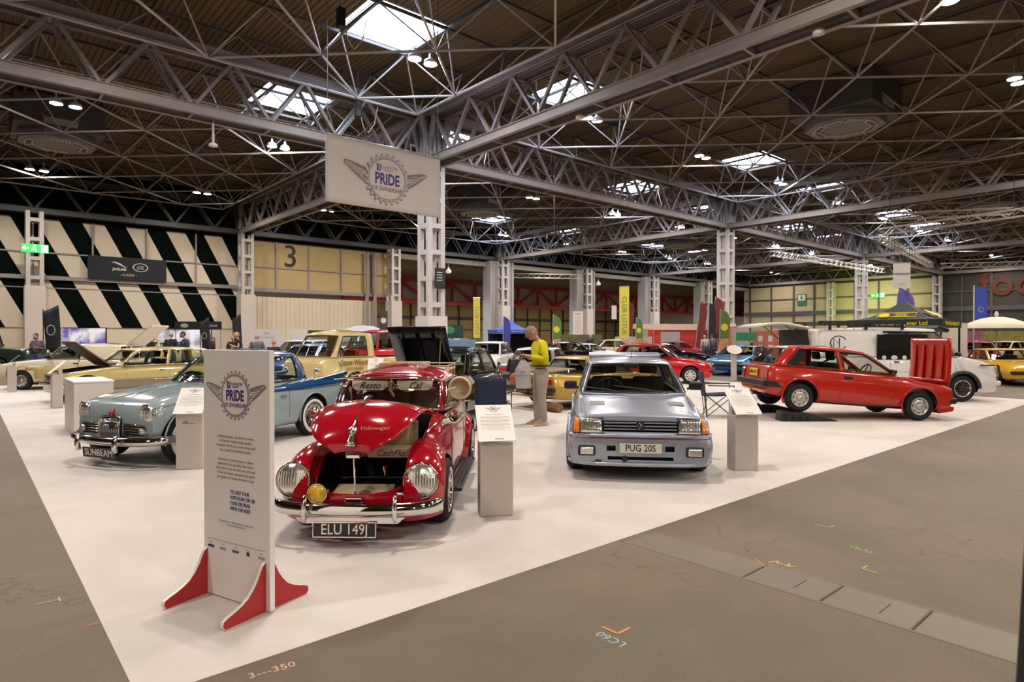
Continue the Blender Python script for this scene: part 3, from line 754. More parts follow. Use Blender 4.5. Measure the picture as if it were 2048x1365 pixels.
# ---------------------------------------------------------------- silver hatchback facing the camera
def fit_T(loc, ang, pitch=0): return Mx.Translation(loc) @ Mx.Rotation(ang, 4, 'Z') @ Mx.Rotation(pitch, 4, 'Y')
silver = paint('silver blue paint', (.37, .40, .49), .28, .4)
def peugeot():
    p = at(8.87, 1.66); root = thing('hatchback_car', 'silver three-door hatchback facing the camera with plate PUG 20S and amber indicators', 'car', (p.x, p.y, CZ), R(48.8+180-7))
    B = Body([(1.93, .50, .47, .70, .36, .76, .17, .70), (1.90, .55, .53, .72, .38, .79, .16, .74), (1.885, .60, .58, .69, .40, .80, .16, .75), (1.86, .715, .70, .68, .42, .805, .16, .76), (1.70, .755, .725, .70, .45, .815, .165, .77), (1.2, .815, .785, .72, .5, .82, .17, .78), (.80, .865, .85, .71, .55, .815, .17, .78),
              (.3, .88, .87, .72, .55, .79, .17, .76), (-.7, .90, .885, .72, .55, .79, .18, .76), (-1.1, .90, .885, .71, .55, .825, .18, .78), (-1.5, .90, .87, .68, .5, .82, .2, .77), (-1.68, .86, .83, .66, .5, .78, .24, .72), (-1.76, .62, .60, .66, .45, .74, .28, .68)], q=.14)
    body = B.mesh().build('body', [silver, well, blackt], root, smooth=True, recalc=True)
    c = []
    for x in (1.21, -1.21):
        for s in (-1, 1): c.append(cyl_cut(x, .29, .335, s*.50, s*1.0))
    c.append(prof_cut([(.62, .40), (.62, 1.2), (-1.5, 1.2), (-1.5, .40)], -.60, .60, 1))
    c.append(box_cut((1.80, -.42, .545), (2.1, .42, .665), 2))          # grille opening
    c.append(prof_cut([(1.86, .275), (2.2, .275), (2.2, .245), (1.86, .235)], -.36, .36, 2))
    for s in (-1, 1): c.append(box_cut((1.85, s*.27, .335), (2.1, s*.37, .395), 2))
    cut(body, c); body.data.set_sharp_from_angle(angle=R(32)); S = Surf(body)
    zb = .885
    cols = [((.88, 0, .865), (.02, 0, 1.275), 'G'), ((.865, .25, .866), (.01, .24, 1.272), 'G'), ((.82, .50, .868), (-.02, .43, 1.262), 'G'), ((.765, .635, .872), (-.05, .515, 1.25), 'B'), ((.70, .675, .874), (-.10, .545, 1.245), 'G'),
            ((.35, .70, .88), (-.2, .555, 1.25), 'G'), ((-.25, .705, .885), (-.55, .56, 1.265), 'B'), ((-.35, .705, .885), (-.62, .56, 1.265), 'G'), ((-.8, .70, .89), (-.85, .56, 1.265), 'G'), ((-1.18, .69, .89), (-1.10, .55, 1.255), 'B'),
            ((-1.60, .60, .88), (-1.35, .50, 1.235), 'G'), ((-1.66, .3, .88), (-1.38, .3, 1.24), 'G'), ((-1.68, 0, .88), (-1.39, 0, 1.242), 'G')]
    greenhouse(root, cols, silver, glassd, crown=.045, trim=blackt, bulge=.012)
    # lamps, grille, badge
    for s in (-1, 1):
        G = [(s*.415, .69), (s*.40, .525), (s*.645, .525), (s*.645, .69)] if s > 0 else [(s*.645, .69), (s*.645, .525), (s*.40, .525), (s*.415, .69)]
        G = [(s*.44, .685), (s*.66, .695), (s*.66, .535), (s*.405, .535)]
        bez = patch_on('front', S, [(s*.40, .70), (s*.745, .70), (s*.745, .525), (s*.385, .525)], 'headlamp', blackt, root, off=.004)
        patch_on('front', S, G, 'lens', lampg, bez, off=.018, th=.02)
        patch_on('front', S, [(s*.672, .690), (s*.728, .685), (s*.735, .538), (s*.672, .535)], 'indicator', amber, root, off=.014, th=.02)
        m = MB()
        for k in range(7): line_on('front', S, [(s*(.45+k*.03), .68), (s*(.45+k*.03), .545)], .0025, '', None, None, off=.03, mb=m, n=4)
        m.build('lens_flutes', lampg, bez)
        fl_ = MB().box((1.925, s*.59, .335), (.05, .195, .115)).build('fog_lamp', blackt, root, bev=.02)
        MB().box((1.95, s*.59, .335), (.03, .150, .082)).build('lens', lampg, fl_, bev=.012)
        mirror(root, (.62, s*.70, .95), s)
    gb = MB()
    for z in (.645, .610, .575): gb.box((1.878-.0, 0, z), (.05, .80, .013))
    gb.build('grille_bars', silver, root)
    bd = MB().box((1.895, 0, .612), (.03, .085, .10)).build('badge_plate', blackt, root)
    lm = MB()   # rampant lion emblem
    T = face_T((1.913, 0, .612), (1, 0, 0)); k = .001
    for seg in ([(-12, -38), (-14, -18), (-4, -2), (2, 16), (-4, 30), (-12, 34)], [(2, 16), (16, 24), (24, 34)], [(0, 6), (16, 6), (26, 14)], [(-4, -4), (12, -8), (22, 0)], [(-14, -18), (4, -20), (14, -30), (22, -38)], [(-12, -14), (-26, -6), (-24, 12), (-30, 24)], [(-12, 34), (-20, 28)], [(-12, 34), (-2, 40)]):
        lm.tube([T@Ve((a*k, b_*k, 0)) for a, b_ in seg], .0045, 5)
    lm.build('lion_emblem', chrome, root)
    red = mat('pink red pinstripe', (.30, .05, .08), .4)
    line_on('front', S, [(-.75, .478), (0, .478), (.75, .478)], .010, 'pinstripe', red, root, sub=16, off=-.004)
    for s in (-1, 1): line_on('side', S, [(1.88, .478), (1.6, .478)], .008, 'pinstripe', red, root, sg=s, off=-.003)
    MB().tube([(1.72, -.79, .20), (1.86, -.74, .195), (1.945, -.5, .19), (1.965, 0, .19), (1.945, .5, .19), (1.86, .74, .195), (1.72, .79, .20)], .022, 8).build('spoiler_lip', silver, root, smooth=True)
    MB().tube([(1.70, -.80, .505), (1.86, -.765, .505), (1.93, -.5, .505), (1.945, 0, .505), (1.93, .5, .505), (1.86, .765, .505), (1.70, .80, .505)], .018, 8).build('bumper_ridge', silver, root, smooth=True)
    plate(root, face_T((1.955, .0, .372), (1, 0, 0)), 'PUG 20S', platew, plateb, w=.46, h=.105, size=.105, sx=.86)
    MB().lathe([(.03, -.05), (.035, .0), (.02, .01), (.001, .01)], 16, T=face_T((1.93, -.17, .25), (1, 0, 0))).build('tow_eye_cover', blackt, root, smooth=True)
    MB().b2((1.90, -.50, .215), (1.94, -.43, .235)).build('tow_slot', blackt, root)
    # bonnet seams and vents
    sm = MB()
    for s in (-1, 1):
        line_on('top', S, [(1.84, s*.60), (1.3, s*.635), (.88, s*.655)], .004, '', None, None, off=-.001, mb=sm)
    sm.build('bonnet_seams', blackt, root)
    for s in (-1, 1):
        v = MB()
        for k in range(6):
            x = 1.34-k*.028; h = S.top(x, s*.47); v.box((x, s*.47, h.z+.006), (.012, .17, .012), rot=Mx.Rotation(R(4), 4, 'Y'))
        patch_on('top', S, [(1.36, s*.38), (1.36, s*.56), (1.17, s*.56), (1.17, s*.38)], 'bonnet_vent', silver, root, off=.004)
        v.build('vent_slats', steel_l, root)
    wiper(root, (.90, .42, .885), (.72, -.10, .95)); wiper(root, (.90, -.12, .885), (.72, -.55, .94))
    MB().tube([(.02, .02, 1.31), (-.12, .05, 1.52)], .005, 5).build('aerial', blackt, root)
    MB().box((-1.44, 0, 1.31), (.28, 1.14, .05), rot=Mx.Rotation(R(8), 4, 'Y')).build('roof_spoiler', silver, root, bev=.012)
    m = MB()
    for s in (-1, 1): m.box((-1.42, s*.53, 1.27), (.2, .06, .09))
    m.build('spoiler_mount', silver, root)
    for s in (-1, 1):
        for x in (1.21, -1.21):
            ar = MB(); ar.tube([(x+.365*cos(a), s*(.80 if x > 0 else .815), .29+.365*sin(a)) for a in [k*pi/14-.25 for k in range(0, 18)]], .024, 6); ar.build('wheel_arch_flare', silver, root, smooth=True)
        line_on('side', S, [(.55, .86), (.58, .55), (.50, .22)], .004, 'door_seam', blackt, root, sg=s, off=-.001); line_on('side', S, [(-.35, .86), (-.38, .22)], .004, 'door_seam', blackt, root, sg=s, off=-.001)
        MB().box((0, s*.79, .2), (1.7, .06, .09)).build('side_skirt', silver, root, bev=.02)
    interior(root, .55, -.15, .88, .62, rear=-1.05)
    MB().box((.30, 0, 1.21), (.03, .2, .06)).build('rear_view_mirror', blackt, root, bev=.01)
    four_wheels(root, 1.21, -1.21, 1.46, .285, .19, .19, 'alloy8')
    return root
peugeot()
# ---------------------------------------------------------------- red hatchback on ramps
redf = paint('orange red paint', (.46, .018, .006), .22)
def fiesta():
    p = at(12.72, 6.62); root = thing('hatchback_car', 'orange red three-door hatchback with its rear wheels up on black ramps and bonnet standing open', 'car', (p.x, p.y, CZ+.083), R(48.8-90))
    root.rotation_euler = (0, R(4.15), R(48.8-90))
    B = Body([(1.80, .60, .58, .66, .45, .70, .32, .66), (1.79, .67, .655, .68, .47, .72, .28, .67), (1.70, .70, .685, .70, .48, .745, .24, .70), (1.2, .765, .745, .71, .5, .775, .22, .73), (.78, .835, .82, .71, .5, .78, .22, .73),
              (.3, .84, .83, .72, .52, .785, .21, .73), (-.7, .86, .85, .72, .52, .785, .21, .73), (-1.2, .87, .86, .70, .54, .775, .23, .72), (-1.6, .86, .845, .67, .54, .74, .28, .68), (-1.74, .82, .80, .65, .52, .71, .33, .66), (-1.76, .60, .58, .65, .48, .69, .36, .65)], q=.12)
    body = B.mesh().build('body', [redf, well, blackt], root, smooth=True, recalc=True)
    c = []
    for x in (1.145, -1.145):
        for s in (-1, 1): c.append(cyl_cut(x, .29, .34, s*.48, s*1.0)); 
    c.append(prof_cut([(.60, .38), (.60, 1.2), (-1.5, 1.2), (-1.5, .38)], -.64, .64, 1))
    c.append(prof_cut([(.82, .45), (1.68, .42), (1.70, 1.0), (.86, 1.0)], -.58, .58, 1))
    cut(body, c); body.data.set_sharp_from_angle(angle=R(30)); S = Surf(body)
    cols = [((.84, 0, .83), (.22, 0, 1.25), 'G'), ((.82, .35, .832), (.20, .30, 1.245), 'G'), ((.76, .60, .835), (.12, .515, 1.235), 'B'), ((.69, .665, .835), (.05, .55, 1.23), 'G'),
            ((.40, .69, .84), (.0, .56, 1.235), 'G'), ((-.10, .70, .845), (-.25, .57, 1.25), 'G'), ((-.30, .70, .847), (-.38, .57, 1.255), 'B'), ((-.40, .70, .848), (-.47, .57, 1.257), 'G'), ((-.9, .695, .86), (-.75, .57, 1.26), 'G'), ((-1.42, .665, .87), (-1.12, .56, 1.25), 'B'),
            ((-1.58, .63, .865), (-1.30, .52, 1.235), 'B'), ((-1.64, .56, .86), (-1.33, .46, 1.235), 'G'), ((-1.68, .25, .86), (-1.35, .25, 1.237), 'G'), ((-1.685, 0, .86), (-1.355, 0, 1.238), 'G')]
    greenhouse(root, cols, redf, glassc, crown=.06, trim=blackt, bulge=.012, sharp=40)
    # front-hinged bonnet standing upright
    bm_ = MB(); G = []
    for j in range(9):
        row = []
        for i in range(15):
            u = -1+2*i/14; v = j/8; row.append((1.77+.02*sin(pi*v)-.03*v, u*lerp(.62, .60, v), .70+v*.92))
        G.append(row)
    bm_.grid(G); bo = bm_.build('bonnet', redf, root, smooth=True, recalc=True); s_ = bo.modifiers.new('s', 'SOLIDIFY'); s_.thickness = .02; s_.offset = 0
    rb_ = MB()
    for y in (-.40, -.12, .16, .42): rb_.box((1.735, y, 1.14), (.03, .075, .70))
    for z in (.78, 1.56): rb_.box((1.73, 0, z), (.03, 1.12, .06))
    rb_.build('bonnet_ribs', redf, bo, bev=.012)
    sm = MB()
    for s in (-1, 1):
        for P_ in ([(.60, .80), (.66, .55), (.60, .26)], [(-.38, .83), (-.40, .5), (-.39, .26)], [(.60, .26), (-.39, .26)]): line_on('side', S, P_, .004, 'door_seam', blackt, root, sg=s, off=-.001)
        line_on('side', S, [(1.55, .60), (.8, .635), (-.8, .66), (-1.5, .67)], .011, 'side_swage', redf, root, sg=s, off=-.004, sub=10)
        for x in (1.145, -1.145):
            MB().tube([(x+.352*cos(a), s*.772, .29+.352*sin(a)) for a in [k*pi/16-.2 for k in range(0, 20)]], .016, 6).build('wheel_arch_lip', redf, root, smooth=True)
        h = S.side(-.25, .72, s, .004); hd = MB().box(h, (.17, .02, .065)).build('door_handle', blackt, root, bev=.01)
        if s < 0: pass
        mirror(root, (.58, s*.68, .88), s, w=.1, h=.08)
        # bumper corners
        MB().box((1.74, s*.70, .42), (.26, .05, .10)).build('bumper_end', blackt, root, bev=.015)
        MB().box((-1.62, s*.71, .50), (.36, .05, .12)).build('bumper_end', blackt, root, bev=.015)
        patch_on('front', S, [(s*.42, .62), (s*.66, .62), (s*.66, .46), (s*.42, .46)], 'headlamp', lampg, root, off=.01)
        patch_on('front', S, [(s*.50, .77), (s*.64, .77), (s*.66, .56), (s*.52, .56)], 'tail_lamp', redl, root, sg=-1, off=.01)
        line_on('top', S, [(.80, s*.63), (1.66, s*.61)], .004, 'seam', blackt, root)
    fb = MB().box((1.83, 0, .42), (.09, 1.40, .12)); fb.build('front_bumper', blackt, root, bev=.02)
    MB().box((-1.80, 0, .50), (.10, 1.44, .13)).build('rear_bumper', blackt, root, bev=.02)
    MB().prism([(1.55, .30), (1.88, .30), (1.86, .22), (1.6, .16)], 1.3, T=Mx.Translation((0, .65, 0)) @ Mx.Rotation(pi/2, 4, 'X')).build('front_spoiler', redf, root)
    plate(root, face_T((-1.775, 0, .69), (-1, 0, 0)), 'HBW 152Y', platey, plateb, w=.40, h=.15, size=.09, sx=.8)
    for s in (-1, 1): MB().b2((-1.1, s*.45-.05, .18), (1.0, s*.45+.05, .24)).build('floor_rail', blackt, root)
    MB().tube([(-1.78, .35, .26), (-1.3, .35, .28), (-.6, .3, .2)], .03, 8).build('exhaust_pipe', alloy, root, smooth=True)
    MB().box((-1.45, .35, .28), (.4, .2, .13)).build('silencer', blackt, root, bev=.03)
    # engine
    eng = MB().box((1.25, 0, .55), (.4, .5, .25)).box((1.25, .2, .68), (.25, .25, .12)).box((1.0, -.35, .6), (.2, .2, .2)); eng.build('engine', steel_d, root, bev=.02)
    interior(root, .52, -.10, .84, .60, floorz=.28, drv=-1, rear=-1.0)
    MB().tube([(.3, .56, 1.18), (-.25, .60, .9)], .02, 6).build('seat_belt', blackt, root)
    MB().box((.1, .12, 1.18), (.03, .2, .07)).build('rear_view_mirror', mat('mirror back', (.35, .30, .22), .3, .6), root, bev=.01)
    four_wheels(root, 1.145, -1.145, 1.36, .275, .155, .168, 'steel', rimm=mat('silver steel wheel', (.55, .53, .50), .35, .6))
    return root
fiesta()
def ramp(d, r, label):
    p = at(d, r); t = thing('car_ramp', label, 'ramp', (p.x, p.y, CZ), R(48.8-90), 'black car ramps')
    MB().prism([(-.32, 0), (.78, 0), (.74, .02), (.20, .155), (-.16, .165), (-.20, .20), (-.30, .19)], .25, T=Mx.Translation((0, .125, 0)) @ Mx.Rotation(pi/2, 4, 'X')).build('ramp_body', blackt, t, bev=.008)
    for k in range(4): MB().box((-.22+k*.14, -.128, .08-.01*k), (.05, .01, .09)).build('side_recess', well, t)
ramp(12.03, 5.42, 'black plastic ramp under the near rear wheel of the red hatchback')
ramp(13.40, 5.42, 'black plastic ramp under the far rear wheel of the red hatchback')
# ---------------------------------------------------------------- grey and blue fifties coupe
greyb = paint('blue grey paint', (.30, .37, .40), .18); bluep = paint('mid blue paint', (.010, .065, .20), .18)
def sunbeam():
    root = thing('classic_coupe_car', 'blue grey and blue two-door classic coupe with chrome grille and whitewall tyres', 'car', (2.90, 9.93, CZ), R(208))
    rows = [(1.70, .62, .60, .40, .50, .52, .36, .40), (1.67, .74, .70, .58, .52, .66, .32, .60), (1.55, .82, .80, .66, .58, .71, .27, .68), (1.2, .90, .86, .70, .6, .76, .22, .72), (.75, .965, .90, .71, .6, .77, .2, .72), (.45, .98, .91, .71, .6, .77, .2, .72),
            (0, .96, .91, .71, .58, .77, .2, .72), (-.8, .95, .92, .70, .58, .77, .2, .72), (-1.2, .93, .935, .69, .58, .765, .22, .71), (-1.7, .90, .945, .67, .58, .74, .26, .68), (-2.10, .84, .93, .64, .58, .70, .32, .62), (-2.18, .70, .80, .58, .55, .64, .36, .56), (-2.22, .60, .62, .5, .5, .55, .4, .5)]
    B = Body(rows, q=.2)
    body = B.mesh().build('body', [greyb, well, bluep], root, smooth=True, recalc=True)
    c = []
    for s in (-1, 1):
        c.append(cyl_cut(1.22, .33, .375, s*.42, s*1.0)); c.append(cyl_cut(-1.22, .33, .365, s*.46, s*1.0))
    c.append(prof_cut([(.45, .42), (.45, 1.3), (-1.25, 1.3), (-1.25, .42)], -.62, .62, 1))
    cut(body, c); body.data.set_sharp_from_angle(angle=R(35)); S = Surf(body)
    cols = [((.62, 0, .955), (.06, 0, 1.375), 'G'), ((.59, .25, .95), (.03, .24, 1.37), 'G'), ((.50, .47, .945), (-.04, .42, 1.355), 'G'), ((.34, .62, .93), (-.13, .515, 1.335), 'B'), ((.28, .655, .925), (-.17, .535, 1.33), 'G'),
            ((.0, .68, .92), (-.3, .55, 1.345), 'G'), ((-.55, .68, .92), (-.62, .555, 1.355), 'G'), ((-.90, .665, .925), (-.88, .55, 1.345), 'B'), ((-1.05, .64, .93), (-1.0, .52, 1.33), 'B'), ((-1.20, .58, .93), (-1.08, .46, 1.32), 'G'), ((-1.42, .30, .925), (-1.17, .25, 1.33), 'G'), ((-1.48, 0, .92), (-1.20, 0, 1.335), 'G')]
    greenhouse(root, cols, bluep, glassc, crown=.075, trim=chrome, bulge=.035)
    X0 = -.14
    # front: lamps under peaked brows, upright chrome grille, side grilles
    for s in (-1, 1):
        headlamp(root, (X0+1.80, s*.545, .655), (1, s*.06, .02), .108, depth=.22)
        MB().tube([(X0+1.82+.02*cos(a), s*.545+.11*cos(a), .655+.115*sin(a)) for a in [R(20)+k*R(140)/10 for k in range(11)]], [.012+.010*sin(k*pi/10) for k in range(11)], 8).build('lamp_hood', chrome, root, smooth=True)
        q = [(s*.20, .535), (s*.545, .525), (s*.57, .455), (s*.545, .395), (s*.20, .375)]
        bk = MB(); vs = [(X0+1.845-abs(y)*.05, y, z) for y, z in q]; bk.add(vs, [tuple(range(5))]); b0 = bk.build('side_grille', black_p, root); so = b0.modifiers.new('s', 'SOLIDIFY'); so.thickness = .04; so.offset = 0
        m = MB()
        for k in range(5):
            z = .395+.032*k; m.tube([(X0+1.87-.2*.05, s*.21, z), (X0+1.87-.4*.05, s*.38, z), (X0+1.862-.52*.05, s*.53, z)], .007, 6)
        m.tube([(v[0]+.02, v[1], v[2]) for v in vs], .009, 6, closed=True); m.build('grille_bars', chrome, b0, smooth=True)
        headlamp(root, (X0+1.845, s*.515, .455), (1, s*.15, 0), .042, depth=.05, name='side_lamp', flutes=False)
    gs = MB().box((X0+1.86, 0, .47), (.05, .33, .29)); g0 = gs.build('grille_shell', black_p, root, bev=.02); m = MB()
    for k in range(17): m.tube([(X0+1.895, -.15+k*.01875, .335), (X0+1.905, -.15+k*.01875, .47), (X0+1.885, -.15+k*.01875, .60)], .0045, 5)
    m.tube([(X0+1.89, -.165, .335), (X0+1.895, -.17, .5), (X0+1.875, -.165, .615), (X0+1.875, 0, .635), (X0+1.875, .165, .615), (X0+1.895, .17, .5), (X0+1.89, .165, .335)], .014, 6, closed=True)
    m.build('grille_slats', chrome, g0, smooth=True)
    MB().lathe([(.032, 0), (.03, .012), (.001, .016)], 8, T=face_T((X0+1.91, 0, .50), (1, 0, 0))).build('grille_badge', mat('blue badge', (.2, .2, .5), .3), root)
    MB().tube([(X0+1.80, 0, .725), (X0+1.86, 0, .66), (X0+1.875, 0, .64)], [.012, .03, .02], 8).build('bonnet_crest', mat('red badge', (.4, .02, .04), .3), root, smooth=True)
    fb = MB(); P_ = [(1.62, -.79, .345), (1.72, -.73, .34), (1.82, -.5, .335), (1.86, -.2, .33), (1.86, .2, .33), (1.82, .5, .335), (1.72, .73, .34), (1.62, .79, .345), (1.48, .81, .35)]
    P_ = [(1.48, -.81, .35)]+P_; G = []
    for dz, dx in ((-.06, -.03), (-.045, .0), (-.02, .022), (0, .03), (.02, .022), (.045, 0), (.06, -.03)):
        G.append([(x+dx*(1 if abs(y) < .78 else .2), y+(0 if abs(y) < .7 else dx*.9*(1 if y > 0 else -1)), z+dz) for x, y, z in P_])
    fb.grid(G); o = fb.build('front_bumper', chrome, root, smooth=True, recalc=True); s_ = o.modifiers.new('s', 'SOLIDIFY'); s_.thickness = .006; o.modifiers.new('u', 'SUBSURF').render_levels = 1
    for s in (-1, 1): MB().tube([(X0+2.045, s*.32, .22), (X0+2.065, s*.32, .30), (X0+2.05, s*.32, .40), (X0+2.02, s*.32, .425)], [.03, .034, .028, .008], 10).build('overrider', chrome, root, smooth=True)
    plate(root, face_T((X0+2.02, 0, .195), (1, 0, -.1)), 'SUNBEAM', plateb, platel, w=.56, h=.125, size=.118, sx=.92)
    # bonnet edges, trims, wipers
    sm = MB()
    for s in (-1, 1):
        line_on('top', S, [(1.70, s*.40), (1.2, s*.47), (.7, s*.53)], .004, '', None, None, mb=sm)
        line_on('side', S, [(1.78, .70), (1.35, .775), (-.45, .855), (-.75, .90)], .008, 'chrome_strip', chrome, root, sg=s, sub=14)
        line_on('side', S, [(1.35, .735), (-.45, .775), (-1.0, .765), (-2.1, .77)], .008, 'chrome_strip', chrome, root, sg=s, sub=14)
        line_on('side', S, [(.42, .88), (.46, .5), (.40, .26)], .004, 'door_seam', blackt, root, sg=s); line_on('side', S, [(-.62, .88), (-.62, .26)], .004, 'door_seam', blackt, root, sg=s)
        ribbon_on(S, [(-2.16, .90, .80), (-1.7, .93, .79), (-1.25, .93, .785), (-.8, .875, .775), (-.45, .862, .775), (.5, .815, .755), (1.30, .765, .74)], 'blue_flash', bluep, root, sg=s, n=40)
        h = S.side(-.48, .70, s, .01); MB().box(h, (.13, .025, .022)).build('door_handle', chrome, root, bev=.008)
        for (x, r_) in ((1.22, .375), (-1.22, .365)):
            MB().tube([(x+r_*cos(a), s*.757, .33+r_*sin(a)) for a in [k*pi/16-.15 for k in range(0, 19)]], .012, 6).build('wheel_arch_lip', greyb, root, smooth=True)
        # tail fins
        MB().prism([(-1.30, .90), (-2.24, 1.00), (-2.20, .93), (-1.9, .84), (-1.3, .84)], .05, T=Mx.Translation((0, s*.655+.025, 0)) @ Mx.Rotation(pi/2, 4, 'X')).build('tail_fin', bluep, root, bev=.012)
        MB().box((-2.20, s*.62, .80), (.05, .10, .18)).build('tail_lamp', redl, root, bev=.02)
    sm.build('bonnet_seams', blackt, root)
    fr_ = MB(); fr_.tube([(1.70, 0, .835), (1.2, 0, .91), (.75, 0, .97)], .009, 6); fr_.build('bonnet_spear', greyb, root, smooth=True)
    wiper(root, (.66, .15, .965), (.50, -.22, 1.02)); wiper(root, (.62, .42, .955), (.50, .10, 1.02))
    MB().tube([(-2.22, -.75, .38), (-2.3, -.4, .37), (-2.32, 0, .37), (-2.3, .4, .37), (-2.22, .75, .38)], .045, 8).build('rear_bumper', chrome, root, smooth=True)
    interior(root, .30, -.30, .92, .60, m=mat('grey leather', (.10, .10, .11), .5), floorz=.34, head=False, rear=-1.0)
    four_wheels(root, 1.22, -1.22, 1.30, .315, .15, .215, 'wire', white=True, rimm=chrome)
    return root
sunbeam()
# ---------------------------------------------------------------- red custom beetle-shaped car in front
wine = paint('deep red paint', (.36, .004, .014), .12); creamp = paint('cream paint', (.62, .53, .36), .25)
wick = mat('cream painted wood', (.62, .50, .32), .5)
def beetle():
    root = thing('rounded_classic_car', 'deep red custom rounded classic car with its bonnet propped open, plate ELU 149J', 'car', (3.50, 5.80, CZ), R(227.5)); root.scale = (.955, .955, .955)
    rows = [(-1.98, .45, .42, .30, .36, .32, .28, .28), (-1.88, .68, .60, .42, .45, .46, .24, .42), (-1.62, .86, .80, .52, .55, .56, .19, .5), (-1.15, .93, .88, .60, .58, .64, .16, .6), (-.5, .93, .90, .64, .56, .68, .14, .64),
            (.45, .93, .90, .63, .56, .67, .14, .63), (.78, .95, .88, .585, .56, .62, .15, .58), (1.1, .89, .79, .50, .52, .54, .18, .50), (1.4, .80, .68, .47, .46, .49, .2, .44), (1.66, .64, .54, .43, .42, .45, .20, .40), (1.80, .47, .43, .40, .36, .42, .20, .38), (1.87, .385, .37, .37, .31, .39, .21, .35)]
    B = Body(rows, q=.26)
    body = B.mesh().build('body', [wine, well, wine], root, smooth=True, recalc=True)
    S0 = Surf(body)
    # bonnet lid: copy of the nose skin, hinged at the scuttle and lifted
    n, k = 30, 20; G = []; X_ = [.80, 1.1, 1.4, 1.6, 1.75, 1.83, 1.865, 1.87]
    for i in range(n+1):
        t = i/n; x = .80+1.07*(1-(1-t)**1.6) if t < 1 else 1.87; row = []
        ye = smooth_interp(X_, [.50, .49, .47, .435, .375, .30, .20, .12], x); zc = smooth_interp(X_, [.965, .985, .955, .875, .755, .63, .51, .44], x); dr = smooth_interp(X_, [.015, .07, .13, .16, .15, .10, .04, .02], x)
        for j in range(k+1):
            u = -1+2*j/k; row.append(Ve((x, ye*sin(u*pi/2), zc-dr*(1-cos(u*pi/2))**.9)))
        G.append(row)
    # nose of the lid turns down
    hinge = Ve((.80, 0, .965)); Rm = Mx.Translation(hinge) @ Mx.Rotation(R(-16.5), 4, 'Y') @ Mx.Translation(-hinge)
    lid = MB().grid(G, T=Rm).build('bonnet', wine, root, smooth=True, recalc=True); s_ = lid.modifiers.new('s', 'SOLIDIFY'); s_.thickness = .022; s_.offset = -1; lid.modifiers.new('u', 'SUBSURF').render_levels = 1
    SL = Surf(lid)
    c = [prof_cut([(.70, .34), (.70, .80), (.82, 1.1), (1.78, 1.1), (1.78, .42), (1.66, .34)], -.395, .395, 1)]
    c[0] = MB(); c[0].cur = 1
    pl = [(.74, .47), (1.10, .47), (1.40, .46), (1.64, .425), (1.79, .36), (1.838, .26), (1.855, .13), (1.86, 0)]
    pl = pl+[(x, -y) for x, y in pl[-2::-1]]; nn = len(pl)
    c[0].add([(x, y, .30) for x, y in pl]+[(x, y, 1.2) for x, y in pl], [tuple(range(nn))[::-1], tuple(range(nn, 2*nn))]+[(i, (i+1) % nn, nn+(i+1) % nn, nn+i) for i in range(nn)])
    for s in (-1, 1): c.append(cyl_cut(1.20, .29, .37, s*.44, s*1.0)); c.append(cyl_cut(-1.20, .30, .35, s*.44, s*1.0))
    c.append(prof_cut([(.62, .35), (.60, 1.3), (-1.35, 1.3), (-1.35, .35)], -.56, .56, 1))
    cut(body, c); body.data.set_sharp_from_angle(angle=R(40)); S = Surf(body)
    # rounded cabin
    cols = [((.72, 0, .95), (.36, 0, 1.285), 'G'), ((.71, .25, .947), (.35, .23, 1.28), 'G'), ((.68, .43, .942), (.32, .40, 1.265), 'G'), ((.63, .50, .936), (.28, .455, 1.25), 'B'), ((.54, .555, .93), (.20, .505, 1.235), 'G'),
            ((.25, .60, .925), (.05, .525, 1.25), 'G'), ((-.30, .615, .92), (-.28, .53, 1.265), 'B'), ((-.40, .615, .92), (-.38, .53, 1.265), 'G'), ((-.72, .60, .92), (-.62, .52, 1.255), 'G'), ((-.95, .585, .915), (-.78, .50, 1.235), 'B'),
            ((-1.2, .54, .90), (-.92, .44, 1.205), 'B'), ((-1.38, .44, .885), (-1.0, .34, 1.19), 'G'), ((-1.50, .25, .87), (-1.06, .2, 1.185), 'G'), ((-1.54, 0, .865), (-1.08, 0, 1.185), 'G')]
    greenhouse(root, cols, wine, glassc, crown=.115, trim=chrome, bulge=.045, ring=9, sharp=60)
    # wings
    def wing(x, s, hx, hy, hz, zc, ra, front):
        m = MB(); P = []; nu, nv = 36, 14
        for j in range(nv+1):
            v = pi/2*j/nv; row = []     # v = 0 outer pole ... pi/2 inner rim
            for i in range(nu):
                u = 2*pi*i/nu; e = .80; sv = sin(v)**.75
                cx, sz = cos(u), sin(u); cx = math.copysign(abs(cx)**.86, cx); sz = math.copysign(abs(sz)**.86, sz)
                ex = hx*(1.0+(.10 if (front and cx > 0) else 0))
                row.append((x+ex*cx*sv*(1 if j else 0), s*(.40+hy*cos(v)), zc+hz*sz*sv*(1 if j else 0)))
            P.append(row+[row[0]])
        m.grid(P); o = m.add(P[-1][:-1], [tuple(range(nu))]).build('front_wing' if front else 'rear_wing', [wine, well], root, smooth=True, recalc=True, merge=True)
        cut(o, [cyl_cut(x-(.0 if front else 0), .29, ra, s*.30, s*1.2), box_cut((x-1, min(s*.2, s*1.2), -1), (x+1, max(s*.2, s*1.2), .17)), box_cut((x-.25, min(s*.2, s*.70), -.2), (x+.25, max(s*.2, s*.70), .5))])
        o.data.set_sharp_from_angle(angle=R(42)); rimt = MB()
        a = [R(-20)+k*R(220)/20 for k in range(21)]
        return o
